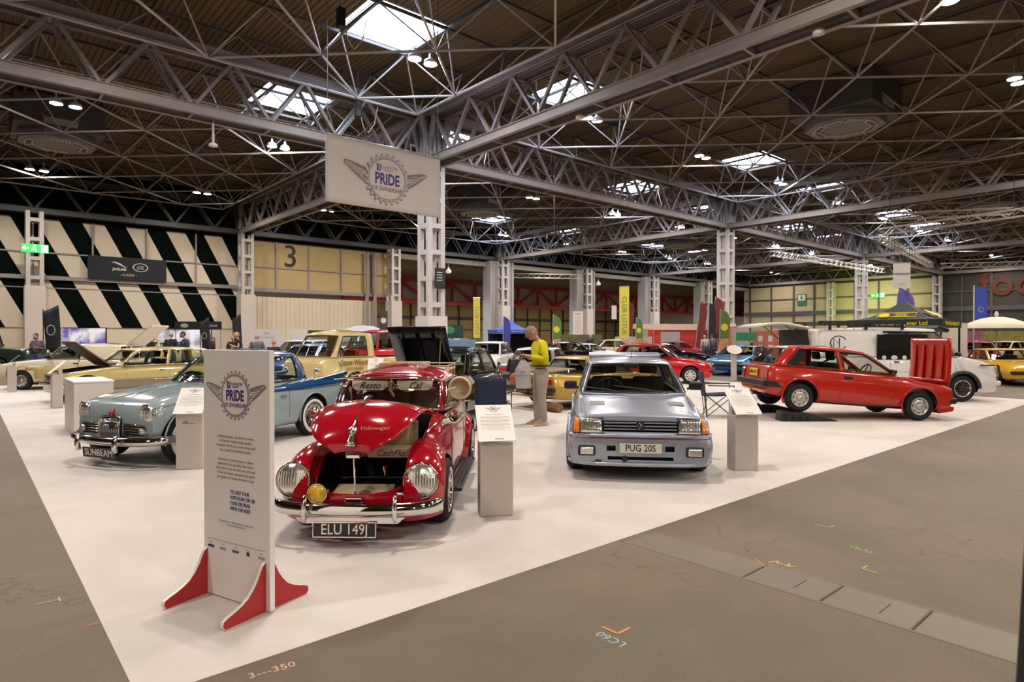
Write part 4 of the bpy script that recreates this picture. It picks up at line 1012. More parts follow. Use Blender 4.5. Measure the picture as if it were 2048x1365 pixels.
    for s in (-1, 1):
        w1 = wing(1.26, s, .56, .335, .40, .35, .33, True); wing(-1.18, s, .50, .35, .42, .36, .33, False)
        headlamp(root, (1.80, s*.53, .50), (1, s*.06, .16), .140, depth=.24)
        MB().tube([(1.05, s*.46, .80), (1.45, s*.42, .62), (1.75, s*.37, .42)], .010, 6).build('wing_piping', wine, root, smooth=True)
        MB().b2((-.78, min(s*.60, s*.77), .165), (.82, max(s*.60, s*.77), .20)).build('running_board', mat('dark rubber mat', (.03, .03, .03), .6), root, bev=.01)
        for q in range(4): MB().tube([(-.74, s*(.63+q*.04), .206), (.80, s*(.63+q*.04), .206)], .006, 5).build('board_strip', chrome, root)
        ribbon_on(S, [(-1.0, .88, .74), (-.4, .885, .745), (.2, .885, .76), (.55, .87, .80), (.76, .835, .815)], 'cream_flash', creamp, root, sg=s, n=30)
        line_on('side', S, [(.95, .80), (.6, .885), (-1.1, .89)], .007, 'belt_moulding', chrome, root, sg=s)
        line_on('side', S, [(.58, .90), (.60, .6), (.55, .2)], .004, 'door_seam', blackt, root, sg=s); line_on('side', S, [(-.36, .90), (-.38, .2)], .004, 'door_seam', blackt, root, sg=s)
        h = S.side(-.26, .80, s, .012); MB().box(h, (.12, .03, .02)).build('door_handle', chrome, root, bev=.006)
        MB().lathe([(.05, -.06), (.062, 0), (.055, .01), (.001, .012)], 16, T=face_T((.76, s*.70, .90), (-1, s*.2, 0))).build('door_mirror', chrome, root, smooth=True); MB().tube([(.68, s*.56, .86), (.74, s*.66, .89)], .008, 6).build('mirror_arm', chrome, root)
    # bumper with overriders and plate
    P_ = [(1.76, -.72, .36), (1.90, -.64, .36), (1.965, -.45, .355), (2.0, -.2, .355), (2.0, .2, .355), (1.965, .45, .355), (1.90, .64, .36), (1.76, .72, .36)]; G = []
    for dz, dx in ((-.058, -.02), (-.05, .0), (-.02, .018), (.0, .022), (.02, .018), (.05, 0), (.058, -.02)): G.append([(x+dx, y, z+dz-.06) for x, y, z in P_])
    o = MB().grid(G).build('front_bumper', chrome, root, smooth=True, recalc=True); s_ = o.modifiers.new('s', 'SOLIDIFY'); s_.thickness = .006; o.modifiers.new('u', 'SUBSURF').render_levels = 2
    for s in (-1, 1):
        MB().tube([(2.0, s*.36, .21), (2.035, s*.36, .25), (2.04, s*.36, .36), (2.01, s*.36, .41), (1.96, s*.36, .415)], [.014, .02, .02, .018, .014], 8).build('overrider', chrome, root, smooth=True)
        if s > 0: MB().box((1.82, s*.40, .40), (.05, .14, .04)).build('horn_grille', chrome, root, bev=.012)
    MB().prism([(-.44, 0), (.44, 0), (.38, -.05), (-.38, -.05)], .008, T=face_T((2.0, 0, .25), (1, 0, 0))).build('bumper_valance', chrome, root)
    plate(root, face_T((2.02, -.04, .155), (1, 0, .05)), 'ELU 149J', plateb, platel, w=.50, h=.115, size=.118, sx=.86, rim=chrome)
    headlamp(root, (1.95, -.28, .425), (1, 0, .02), .078, depth=.07, name='fog_lamp', lensm=mat('yellow lamp glass', (.75, .48, .03), .15, coat=1))
    # luggage bay and prop
    MB().b2((.80, -.34, .62), (.84, .34, .86)).build('suitcase_panel', wick, root, bev=.01)
    cs = MB().b2((.88, -.30, .56), (1.12, .30, .84)).build('travel_case', mat('tan card', (.48, .36, .18), .6), root, bev=.015)
    bx = MB().b2((1.16, -.02, .60), (1.36, .38, .68)).build('parcel_box', wick, root, bev=.006); text_mesh('lettering', 'CashFlo', .085, mat('dark brown script', (.08, .04, .02), .5), bx, face_T((1.363, .18, .64), (1, 0, 0)), sx=.9, shear=.4)
    tb = MB().box((1.62, 0, .35), (.32, .50, .025), rot=Mx.Rotation(R(10), 4, 'Y')).build('cream_tray', wick, root, bev=.006)
    tt = MB().lathe([(.05, 0), (.045, .003), (.001, .003)], 24, T=Mx.Translation((1.66, .03, .362)) @ Mx.Rotation(R(10), 4, 'Y')); tt.build('tray_roundel', mat('brown roundel', (.22, .15, .08), .5), tb)
    nose = Rm @ Ve((1.80, 0, .44))
    MB().tube([(1.84, 0, .33), (nose.x-.02, 0, nose.z-.02)], .009, 8).build('bonnet_prop', chrome, root)
    MB().box((1.885, -.0, .345), (.05, .15, .07)).build('latch_plate', chrome, root, bev=.01); MB().box((nose.x-.01, 0, nose.z-.03), (.05, .12, .03)).build('bonnet_latch', chrome, root, bev=.01)
    MB().tube([(1.70, .22, .52), (1.71, .22, .60)], [.012, .028], 10).build('filler_knob', chrome, root)
    # lid badge, handle and strip
    fh = lambda y, z: SL.hit((4, y, z), (-1, 0, 0))
    def fp(y, z, o_=.03):
        h = fh(y, z)
        if h is None: return None, None
        nn = h[1] if h[1].x > 0 else -h[1]; return h[0]+nn*o_, nn
    hm_ = MB(); P2 = [fp(0, z)[0] for z in (.80, .83, .865, .90)]; hm_.tube([p for p in P2 if p], [.048, .034, .02, .016], 10); P2 = [fp(0, z, .026)[0] for z in (.915, .93, .945)]; hm_.tube([p for p in P2 if p]+[SL.hit((x, 0, 3), (0, 0, -1))[0]+Ve((0, 0, .03)) for x in (1.5, 1.3)], .011, 8)
    hm_.build('bonnet_handle', chrome, lid, smooth=True)
    p_, nn = fp(0, .912, .032)
    if p_: MB().lathe([(.036, 0), (.032, .012), (.001, .018)], 20, T=face_T(p_, nn)).build('bonnet_badge', chrome, lid, smooth=True)
    p_, nn = fp(.17, .925, .028)
    if p_: text_mesh('script_badge', 'Volkswagen', .05, mat('gold script', (.75, .55, .25), .25, .8), lid, face_T(p_, nn), shear=.3)
    # windscreen rail, visors, sunglasses
    MB().tube([(.46, -.60, 1.25), (.50, -.3, 1.275), (.515, 0, 1.283), (.50, .3, 1.275), (.46, .56, 1.25)], .012, 8).build('windscreen_rail', chrome, root, smooth=True)
    vm = mat('cream vinyl', (.60, .50, .40), .6); sm_ = mat('black script', (.02, .015, .02), .5)
    for (y0, tx) in ((-.235, 'Resto'), (.235, 'Cal')):
        T = face_T((.42, y0, 1.175), (1, 0, .35)); pts = [(-.19, .05), (.19, .05), (.185, -.02), (.14, -.055), (-.14, -.055), (-.185, -.02)]
        v = MB().prism(pts, .012, T=None).build('sun_visor', vm, root, bev=.004); v.matrix_local = T; text_mesh('lettering', tx, .105, sm_, v, Mx.Translation((0, -.005, .0145)), shear=.45, sx=.9)
    g = MB()
    for (a, b_) in ((-.03, 1.19), (.025, 1.16)):
        for q in (-1, 1): g.tube([(.45+.0, a+q*.026+.022*cos(t), b_+.018*sin(t)+q*.012) for t in [kk*pi/6 for kk in range(12)]], .005, 5, closed=True)
    g.build('hanging_sunglasses', creamp, root)
    MB().tube([(.46, .0, 1.24), (.44, -.02, 1.13), (.43, .02, 1.06)], [.006, .018, .012], 8).build('mirror_ornament', mat('tan wood ornament', (.55, .36, .18), .6), root)
    # roof rack with crates, window cooler
    rk = MB()
    for z in (1.27, 1.33): rk.tube([(-.65, -.42, z), (-.65, .44, z), (-1.5, .44, z), (-1.5, -.42, z)], .010, 6, closed=True)
    for k_ in range(9): rk.tube([(-.65-k_*.105, -.42, 1.27), (-.65-k_*.105, .44, 1.27)], .008, 5)
    for x in (-.65, -.93, -1.22, -1.5):
        for s in (-1, 1): rk.tube([(x, s*.43, 1.22 if x > -1 else 1.05), (x, s*.43, 1.33)], .009, 6)
    rk.build('roof_rack', wick, root)
    cr_ = MB()
    for z in (1.295, 1.325, 1.355): cr_.b2((-1.1, -.36, z-.014), (-.55, -.34, z+.014)).b2((-1.1, .14, z-.014), (-.55, .16, z+.014)).b2((-.55, -.36, z-.014), (-.535, .16, z+.014)).b2((-1.1, -.36, z-.014), (-1.085, .16, z+.014))
    cr_.b2((-1.1, -.36, 1.28), (-.54, .16, 1.288))
    for x in (-1.09, -.545):
        for y in (-.35, .15): cr_.b2((x-.012, y-.012, 1.28), (x+.012, y+.012, 1.37))
    tag(None or cr_.build('wooden_crate', wick, root))
    T = face_T((.50, .715, 1.155), (1, 0, .0))
    ck = MB().lathe([(.10, -.50), (.115, -.42), (.115, -.06)], 28).build('window_cooler', wine, root, smooth=True); ck.matrix_local = T
    MB().lathe([(.117, -.07), (.122, -.02), (.118, .02), (.098, .03), (.095, .0), (.088, -.05), (.001, -.06)], 28).build('cooler_mouth', creamp, ck, smooth=True)
    MB().lathe([(.116, -.42), (.10, -.50), (.06, -.53), (.001, -.54)], 28).build('cooler_end', alloy, ck, smooth=True)
    cb = MB(); 
    for q in range(5): cb.box((.104, 0, -.16-q*.06), (.03, .09, .035), T=Mx.Rotation(R(35), 4, 'Z'))
    cb.build('cooler_lettering', creamp, ck); MB().tube([(.62, .58, 1.14), (.56, .68, 1.17)], .008, 6).build('cooler_bracket', creamp, root)
    interior(root, .42, -.15, .92, .54, m=mat('cream seat vinyl', (.45, .36, .24), .6), rear=-1.0, floorz=.30, head=False, drv=-1)
    for s, x in ((-1, 1.20), (1, 1.20), (-1, -1.20), (1, -1.20)): wheel(root, x, s*.625, .285, .285, .145, .205, 'alloy8', sg=s, rimm=chrome)
    return root
beetle()
# ---------------------------------------------------------------- show signs, lecterns, banner
boardm = mat('printed pale board', (.92, .87, .84), .55); navyi = mat('navy print', (.035, .025, .20), .5); plum = mat('plum print', (.13, .085, .15), .5); greyi = mat('dark grey print', (.10, .09, .12), .6); midg = mat('faint grey print', (.36, .32, .33), .6)
lilac = mat('lilac grey print', (.42, .36, .38), .6)
def gear(n, r0, r1):
    p = []
    for k in range(n):
        a = 2*pi*k/n; w_ = 2*pi/n
        for da, r in ((-.36, r0), (-.26, r1), (.06, r1), (.16, r0)): p.append((r*cos(a+da*w_), r*sin(a+da*w_)))
    return p
def logo(parent, T, s, bg, small=False):
    L = lambda x, y, z=0: Mx.Translation((x, y, z))
    g = MB().prism([(x*s, y*s) for x, y in gear(24, .88, 1.0)], .0008*s*2).build('gear_emblem', plum, parent); g.matrix_local = T
    def put(mb, nm, m, z): o = mb.build(nm, m, g); o.matrix_local = L(0, 0, z*s); return o
    e = .0032
    put(MB().prism([(x*s, y*s) for x, y in gear(24, .865, .972)], .001*s), 'gear_face', lilac, e)
    put(MB().prism([(.80*s*cos(2*pi*k/48), .80*s*sin(2*pi*k/48)) for k in range(48)], .001*s), 'gear_line', plum, 2*e)
    put(MB().prism([(.78*s*cos(2*pi*k/48), .78*s*sin(2*pi*k/48)) for k in range(48)], .001*s), 'gear_centre', bg, 3*e)
    hl = MB()
    for k in range(24):
        a = 2*pi*(k-.1)/24; hl.lathe([(.028*s, 0), (.0001, .0005*s)], 8, T=L(.90*s*cos(a), .90*s*sin(a)))
    if not small: put(hl, 'gear_holes', bg, 3*e)
    for q in (-1, 1):
        wm = MB(); f = lambda x, y: (q*x*s, y*s, .004*s)
        top = [(.93, .30), (1.3, .40), (1.62, .47), (1.80, .47), (1.84, .42), (1.74, .32), (1.60, .25), (1.50, .15), (1.38, .06), (1.22, -.04), (1.08, -.13), (.95, -.17)]
        wm.tube([f(*p) for p in top], .016*s if not small else .02*s, 5)
        for (a, b_) in (((.97, .20), (1.72, .36)), ((.98, .11), (1.58, .25)), ((.98, .02), (1.47, .14)), ((.98, -.07), (1.32, .03)), ((.96, .25), (1.66, .42))): wm.tube([f(*a), f((a[0]+b_[0])/2, (a[1]+b_[1])/2-.015), f(*b_)], .009*s, 4)
        o = wm.build('wing_emblem', plum, g)
    z = .016*s
    text_mesh('lettering', 'PRIDE', .60*s, navyi, g, L(0, -.02*s, z), depth=.0005, sx=.70, off=.018*s)
    text_mesh('lettering', 'OF OWNERSHIP', .235*s, plum, g, L(0, -.40*s, z), depth=.0005, sx=.78, off=.003*s)
    text_mesh('lettering', 'LANCASTER', .165*s, plum, g, L(.14*s, .46*s, z), depth=.0005, sx=.72)
    text_mesh('lettering', 'INSURANCE', .085*s, plum, g, L(.05*s, .345*s, z), depth=.0005, sx=.85)
    sq = MB(); sq.b2((-.46*s, .30*s, z), (-.41*s, .58*s, z+.002)).b2((-.46*s, .30*s, z), (-.27*s, .35*s, z+.002)); sq.build('square_mark', navyi, g)
    sq = MB().b2((-.40*s, .38*s, z), (-.24*s, .56*s, z+.001)); k = sq.build('square_mark', plum, g)
    MB().bar((-.385*s, .545*s, z+.002), (-.255*s, .395*s, z+.002), .02*s, .001).bar((-.255*s, .545*s, z+.002), (-.385*s, .395*s, z+.002), .02*s, .001).build('mark_cross', bg, k)
    return g
# free-standing vote board
b0, b1 = Ve((1.14, 4.25, 0)), Ve((1.34, 3.67, 0)); ax = (b1-b0).normalized(); nr = Ve((ax.y, -ax.x, 0)); nr = nr if nr.dot(Ve((-1, -3, 0))) > 0 else -nr
ang = atan2(ax.y, ax.x)
bt = thing('display_board', 'tall white show board about voting, standing on red wooden feet in front of the cars', 'sign', ((b0+b1)/2+Ve((0, 0, CZ))), ang)
# local: x along the board, -y towards the viewer
wd = (b1-b0).length/2
MB().b2((-wd, 0, .005), (wd, .035, 1.53)).build('panel', boardm, bt, bev=.002)
T0 = face_T((0, -.0015, 0), (0, -1, 0))
P2 = lambda x, y: T0 @ Mx.Translation((x, y, 0))
logo(bt, P2(0, 1.255), .150, boardm)
for txt, y, sz in (('Celebrating classic cars and their owners,\nthis fantastic display brings together\nenthusiasts with the best stories about their\nrare, unusual or cherished vehicles.', .98-.02, .0245), ('The winner is chosen by you, so please\nexplore the cars, and talk to the owners\nthen vote for your favourite and come back\nto hear the winners announced during the\npresentation on Sunday afternoon at 2pm.', .825-.02, .0245)):
    text_mesh('body_text', txt, sz, mat('soft grey print', (.22, .19, .21), .6), bt, P2(0, y), depth=.0005, sx=.84, ls=1.12, off=-.0004)
text_mesh('vote_text', 'TO CAST YOUR\nVOTE SCAN THE QR\nCODE OR SPEAK\nWITH THE HOST', .030, navyi, bt, P2(-.05, .625-.01), depth=.0006, sx=.82, align='LEFT', off=.0003, ls=1.12)
text_mesh('body_text', 'Voting closes at 1:30pm and votes cast after this\ntime may not be counted.', .018, midg, bt, P2(0, .50-.03), depth=.0004, sx=.9)
lg = MB().b2((-.27, .352, 0), (.27, .354, .0008)); lg.build('rule', midg, bt).matrix_local = P2(0, 0)
for k, x in enumerate((-.235, -.12, .0, .115, .235)):
    MB().b2((x-.012, .330, 0), (x+.012, .334, .0008)).build('sponsor_caption', midg, bt).matrix_local = P2(0, 0)
    m_ = [navyi, lilac, greyi, mat('dark gold mark', (.06, .04, .02), .5), lilac][k]
    MB().b2((x-(.03 if k != 3 else .013), .300, 0), (x+(.03 if k != 3 else .013), .318+(.004 if k == 3 else -.004), .0008)).build('sponsor_mark', m_, bt).matrix_local = P2(0, 0)
redb = mat('red painted board', (.42, .018, .022), .5); whe = mat('white board edge', (.86, .83, .81), .5)
def foot(x, sg):
    pr_ = [(0, 0), (.27, 0), (.285, .02), (.28, .045), (.25, .06), (.205, .075), (.16, .095), (.12, .12), (.085, .16), (.055, .205), (.035, .25), (.022, .275), (.0, .29)]
    T = Mx.Translation((x, .0 if sg < 0 else .035, 0)) @ (Mx.Rotation(-pi/2 if sg < 0 else pi/2, 4, 'Z')) @ Mx.Rotation(pi/2, 4, 'X') @ Mx.Translation((0, 0, -.011))
    f = MB().prism([(a, b_) for a, b_ in pr_], .022).build('foot', whe, bt); f.matrix_local = T
    q = MB().prism([(a*.985+.001, b_*.985+.0015) for a, b_ in pr_], .0236, z0=-.0008).build('red_face', redb, f)
for x in (-wd+.025, wd-.045):
    for sg in (-1, 1): foot(x, sg)
# lecterns with sloping information sheets
lecm = mat('pale grey lectern', (.56, .50, .46), .6); sheetm = mat('cream sheet', (.90, .85, .80), .5)
def lectern(p, ang, label, w_=.30, dp=.20, h=.66, text=True, mark=False, sl=.36):
    t = thing('information_lectern', label, 'lectern', (p[0], p[1], CZ), ang, 'information lecterns beside the cars')
    MB().b2((-w_/2, 0, 0), (w_/2, dp, h)).b2((-w_/2+.02, dp*.6, h-.02), (w_/2-.02, dp-.01, h+sl*.28)).build('stand', lecm, t, bev=.004)
    T = face_T((0, .105, h+.165), (0, -cos(R(48)), sin(R(48)))); H = .215
    s_ = MB().b2((-w_/2-.018, -H, -.005), (w_/2+.018, H, .002)).build('sheet', sheetm, t); s_.matrix_local = T
    if text:
        logo(s_, Mx.Translation((0, H-.055, .0024)), .040, sheetm, small=True)
        text_mesh('heading', 'This much loved classic car', .0145, plum, s_, Mx.Translation((0, H-.118, .0025)), depth=.0003)
        ln = MB(); y = H-.145; rnd = random.Random(len(label))
        for pgh in (4, 6, 5, 3, 2):
            for k in range(pgh):
                hw = (w_/2-.015)*(1 if k < pgh-1 else .55); ln.b2((-hw, y-.0010, .0022), (hw, y+.0010, .0027)); y -= .0072
            y -= .006
        ln.build('text_lines', mat('fine grey print', (.52, .47, .43), .6), s_); MB().b2((-.02, -H+.018, .0022), (.06, -H+.030, .0027)).build('text_lines', midg, s_)
    if mark:
        m = MB(); m.tube([(-.04+.02*cos(a), -.002, h-.10+.02*sin(a)) for a in [k*pi/8 for k in range(9)]], .004, 5); m.bar((-.08, -.002, h-.105), (.06, -.002, h-.105), .004, .004); m.build('stand_mark', black_p, t)
    return t
LA = R(58.5-90)
lectern((3.60, 4.32), LA, 'pale grey lectern with a sloping text sheet beside the deep red car')
lectern((7.09, 3.81), LA, 'pale grey lectern with a sloping text sheet right of the silver hatchback')
lectern((2.06, 8.30), LA, 'grey lectern half hidden behind the voting board, by the blue grey coupe', mark=True)
lectern((1.50, 17.5), R(-88), 'grey lectern seen edge-on between the gold estate car and the white desk', text=False, h=.75)
lectern((.97, 23.2), R(-95), 'grey lectern at the far left edge in front of the cream and gold van', text=False, h=.75)
lp = at(14.0, -3.05); lectern((lp.x, lp.y), LA, 'lectern with a cream sheet standing against the cream pickup', h=.8)
# white box desk
dk_ = thing('box_desk', 'white rectangular box desk standing behind the front of the blue grey coupe', 'desk', (1.34, 12.25, CZ))
MB().b2((0, 0, 0), (.55, 1.2, .85)).build('cabinet', mat('white laminate', (.66, .61, .58), .5), dk_, bev=.004); MB().b2((-.01, -.01, .85), (.56, 1.21, .885)).build('worktop', whe, dk_, bev=.01)
# hanging banner
hb = thing('hanging_banner', 'white fabric banner with a winged gear logo hanging high over the display', 'banner', (10.07, 17.5, 0))
fab = mat('banner fabric', (.60, .56, .54), .8, bump=.15, bscale=3)
G = [[(x, .02*sin(x*2.3+z*.7)*(1 if 5.6 < z < 7.55 else .2), z) for x in [-2.03+4.06*i/24 for i in range(25)]] for z in [5.6+1.98*j/10 for j in range(11)]]
o = MB().grid(G).build('fabric', fab, hb, smooth=True); s_ = o.modifiers.new('s', 'SOLIDIFY'); s_.thickness = .01
MB().tube([(-2.06, 0, 7.6), (2.06, 0, 7.6)], .03, 8).build('top_bar', alloy, hb, smooth=True)
for x in (-1.95, 1.95): MB().tube([(x, 0, 7.6), (x, 0, 14.44)], .012, 5).build('hanging_wire', blackt, hb)
logo(hb, face_T((.0, -.035, 6.55), (0, -1, 0)), .80, fab)
# tall dark stand cut by the right edge of the view
ps = thing('black_banner_stand', 'dark upright display panel out of focus at the right edge', 'display stand', (at(1.25, 1.30).x, at(1.25, 1.30).y, 0), R(48.8-90))
MB().box((.0, 0, 1.05), (.55, .03, 2.1), rot=Mx.Rotation(R(3.2), 4, 'Y')).build('panel', mat('near black panel', (.010, .014, .018), .5), ps, bev=.004)
MB().b2((-.30, -.12, 0), (.26, .12, .03)).build('foot_plate', blackt, ps)
# chalk and paint marks on the concrete
def chalk(pts, col, label, w_=.012, name='floor_mark'):
    m = MB()
    for pl in pts:
        for a, b_ in zip(pl, pl[1:]): m.bar((a[0], a[1], .0015), (b_[0], b_[1], .0015), w_, .002)
    tag(m.build(name, col), label, 'floor marking')
co = mat('orange chalk', (.60, .24, .10), .9); cb = mat('pale blue chalk', (.34, .44, .48), .9); cg = mat('green chalk', (.26, .42, .14), .9); cy = mat('yellow chalk', (.62, .50, .16), .9); cpk = mat('pink chalk', (.62, .40, .33), .9)
chalk([[(2.67, 2.29), (2.675, 2.18), (2.78, 2.18)]], co, 'orange L-shaped chalk mark beside the blue letters', .016)
chalk([[(4.79, 1.67), (4.70, 1.67), (4.69, 1.57)]], cg, 'green L-shaped chalk mark on the concrete at right', .016)
chalk([[(5.50, 2.33), (5.515, 2.22), (5.60, 2.21)]], cb, 'pale blue L-shaped chalk mark nearest the trench covers')
chalk([[(4.33, 2.16), (4.40, 2.13), (4.35, 2.10)], [(4.38, 2.11), (4.36, 2.03)], [(4.42, 2.05), (4.36, 2.03), (4.40, 1.99)]], cy, 'yellow zigzag chalk mark beside the trench cover', .010)
chalk([[(.32, 4.73), (.44, 4.73)], [(.44, 4.69), (.44, 4.77)]], cb, 'pale blue T-shaped mark left of the carpet', .010)
chalk([[(.52, 4.19), (.575, 4.19)]], co, 'short orange mark touching the left carpet edge', .008)
chalk([[(4.22, 2.20), (4.30, 2.10)], [(4.33, 2.26), (4.22, 2.12)]], co, 'orange scuffed marks at the trench cover corner', .008)
def floor_text(txt, x, y, rz, size, m, label, sx=1.0):
    o = text_mesh('floor_lettering', txt, size, m, None, Mx.Translation((x, y, .001)) @ Mx.Rotation(rz, 4, 'Z'), depth=.0006, sx=sx); tag(o, label, 'floor marking')
floor_text('LC60', 2.60, 2.165, R(90), .085, cb, 'pale blue letters LC60 chalked on the concrete')
floor_text('3---350', 1.12, 3.045, R(-8), .075, cpk, 'pink figures 3---350 written beside the carpet edge', 1.0)
floor_text('0670', 5.12, 1.83, R(-110), .085, cg, 'green figures chalked above the green L mark')
# trench covers
tm = mat('trench cover concrete', (.138, .106, .072), .5, noise=.2, nscale=3); edge = mat('pale trench edge', (.20, .155, .10), .6); gap = mat('dark joint', (.02, .018, .015), .8)
ys = [3.12, 2.14, 1.635, 1.14, .55, -.2]
for i in range(len(ys)-1):
    t = thing('trench_cover', 'flat concrete trench cover slab, %s' % ['touching the carpet edge', 'second from the carpet', 'third from the carpet', 'fourth from the carpet', 'nearest the camera'][i], 'cover', (4.11, (ys[i]+ys[i+1])/2, 0), 0, 'service trench covers')
    L_ = (ys[i]-ys[i+1])/2; MB().b2((-.185, -L_+.012, .0002), (.185, L_-.012, .0012)).build('slab', tm, t)
    if i in (1, 2, 3): MB().b2((-.17, L_-.004, .0002), (.17, L_+.004, .0016)).build('joint', gap, t)
    if i in (1, 2): MB().b2((-.09, -.055, .0010), (.10, -.048, .0016)).build('lifting_slot', gap, t)
for x in (3.915, 4.305): tag(MB().b2((x-.006, -.6, .0002), (x+.006, 3.16, .0018)).build('trench_edge_strip', edge), 'thin pale metal strip along the %s edge of the trench covers' % ('near' if x < 4 else 'far'), 'metal strip')
# ---------------------------------------------------------------- the other cars
def gcar(name, label, loc, ang, pm, L=4.0, W=1.66, H=1.38, wb=2.45, zb=.86, zn=.68, zt=.84, xw=.75, rf=.15, rr=-1.0, xb=-1.6, r=.29, style='alloy5', gl=None, q=.14, dx=0, zl=.2,
         rear3=False, lights='rect', bump=None, trim=blackt, roofm=None, nose_round=.1, hood=None, white=False, rimm=None, plates=None, crown=.045, group=None, inner=True, tone=None, side_glass=True, boot=.12, cat='car', front_glass=True, mirrors=True, seatc=None):
    root = thing(name, label, cat, (loc[0], loc[1], CZ), ang, group)
    xf, xe = L/2+dx, -L/2+dx; w = W/2; ax = (wb/2, -wb/2)
    rows = [(xf, (zn+zl)/2+.06, (zn+zl)/2+.04, w*.82, .45, w*.90, zl+.06, w*.84), (xf-.03, zn-.02, zn-.04, w*.84, .45, w*.94, zl+.02, w*.88), (xf-.18, zn+.03, zn, w*.87, .48, w*.97, zl, w*.92), (lerp(xf, xw, .5), lerp(zn, zb, .55)+.02, lerp(zn, zb, .5), w*.89, .5, w, zl, w*.94),
            (xw, zb, zb-.015, w*.89, .52, w, zl, w*.94), (lerp(xw, xb, .5), zb+.01, zb, w*.90, .52, w, zl, w*.94), (xb, zb+.0, zb-.01, w*.87, .52, w, zl, w*.92)]
    if xb-xe > .2: rows.append((xe+.15, zt, zt-.02, w*.85, .52, w*.96, zl+.04, w*.9))
    rows += [(xe+.03, zt-.04, zt-.06, w*.83, .5, w*.93, zl+.08, w*.87), (xe, (zt+zl)/2+.05, (zt+zl)/2+.03, w*.80, .46, w*.88, zl+.12, w*.82)]
    B = Body(rows, q=q, nx=36, it=2)
    body = B.mesh().build('body', [pm, well, pm], root, smooth=True, recalc=True)
    c = [cyl_cut(x, r, r*1.2, s*(w-.27), s*(w+.2), n=24) for x in ax for s in (-1, 1)]
    if inner: c.append(prof_cut([(xw-.12, .42), (xw-.12, 1.6), (xb+.12, 1.6), (xb+.12, .42)], -w*.78, w*.78, 1))
    if hood: c.append(box_cut((xw+.05, -w*.72, .5), (xf-.12, w*.72, 1.4)))
    cut(body, c); body.data.set_sharp_from_angle(angle=R(35)); S = Surf(body)
    zr = H-crown; wr = w*.69; wbt = w*.88; kinds = 'G' if side_glass else 'B'; m1 = lerp(xw, xb, .48)
    cols = [((xw+.10, 0, zb-.005), (rf+.04, 0, zr), 'G'), ((xw+.07, w*.45, zb-.005), (rf+.02, w*.35, zr-.005), 'G'), ((xw-.05, w*.80, zb), (rf-.04, w*.62, zr-.015), 'B'), ((xw-.14, wbt*.985, zb), (rf-.10, wr, zr-.02), 'G'),
            ((m1+.06, wbt, zb+.005), (lerp(rf, rr, .45)+.04, wr+.01, zr), 'B'), ((m1-.02, wbt, zb+.005), (lerp(rf, rr, .45)-.04, wr+.01, zr), kinds), ((lerp(m1, xb, .8), wbt*.98, zb+.005), (lerp(rf, rr, .9), wr, zr-.01), 'B'),
            ((xb+.08, w*.76, zb), (rr-.02, w*.58, zr-.025), 'G'), ((xb, w*.4, zb), (rr-.04, w*.3, zr-.02), 'G'), ((xb-.01, 0, zb), (rr-.05, 0, zr-.02), 'G')]
    if rear3: cols.insert(6, ((lerp(m1, xb, .42), wbt, zb+.005), (lerp(rf, rr, .70), wr+.005, zr), 'G'))
    greenhouse(root, cols, pm, gl or glassd, crown=crown, trim=trim, bulge=.015, roofm=roofm, ring=5)
    bm_ = bump or blackt
    MB().box((xf+.01, 0, zl+.24), (.12, W*.96, .11)).build('front_bumper', bm_, root, bev=.03); MB().box((xe-.01, 0, zl+.26), (.12, W*.94, .11)).build('rear_bumper', bm_, root, bev=.03)
    for s in (-1, 1):
        if lights == 'round': headlamp(root, (xf-.03, s*w*.68, zn-.12), (1, 0, 0), .085, flutes=False)
        elif lights == 'rect': MB().box((xf-.02, s*w*.64, zn-.10), (.06, .30, .12)).build('headlamp', lampg, root, bev=.015)
        MB().box((xe+.015, s*w*.66, zt-.17), (.06, .30, .12)).build('tail_lamp', redl, root, bev=.012)
        if mirrors: mirror(root, (xw-.2, s*wbt, zb+.05), s, w=.13, h=.09)
        line_on('side', S, [(xw-.22, zb-.03), (xw-.2, zl+.12)], .004, 'door_seam', blackt, root, sg=s, sub=4); line_on('side', S, [(m1, zb-.03), (m1, zl+.12)], .004, 'door_seam', blackt, root, sg=s, sub=4)
        h = S.side(m1+.16, zb-.12, s, .006)
        if h: MB().box(h, (.13, .02, .03)).build('door_handle', trim, root)
        if tone:
            ribbon_on(S, [(xe+.25, tone[1], tone[2]), (xf-.35, tone[1]-.03, tone[2])], 'painted_band', tone[0], root, sg=s)
    MB().box((xf-.0, 0, zn-.12), (.05, W*.42, .10)).build('grille', blackt, root, bev=.01)
    if plates:
        bg = plates[1]; fg = platel if bg is plateb else plateb
        plate(root, face_T((xf+.075, 0, zl+.24), (1, 0, 0)), plates[0], bg, fg, sx=.8); plate(root, face_T((xe-.055, 0, zl+.42), (-1, 0, 0)), plates[0], bg if bg is plateb else platey, fg, sx=.8)
    if hood:
        hl = hypot_ = (xf-.12)-(xw+.05); G = [[(xw+.06+hl*v, w*.66*u, 0) for u in (-1, -.5, 0, .5, 1)] for v in (0, .25, .5, .75, 1)]
        T = Mx.Translation((0, 0, zb+.01)) @ Mx.Translation((xw+.06, 0, 0)) @ Mx.Rotation(-R(hood[0]), 4, 'Y') @ Mx.Translation((-(xw+.06), 0, 0))
        o = MB().grid(G, T=T).build('bonnet', [hood[1]], root, smooth=True); s_ = o.modifiers.new('s', 'SOLIDIFY'); s_.thickness = .03
        o2 = MB(); 
        for u in (-.55, 0, .55): o2.box((xw+.06+hl*.5, w*.66*u, -.025), (hl*.8, .06, .02), T=T)
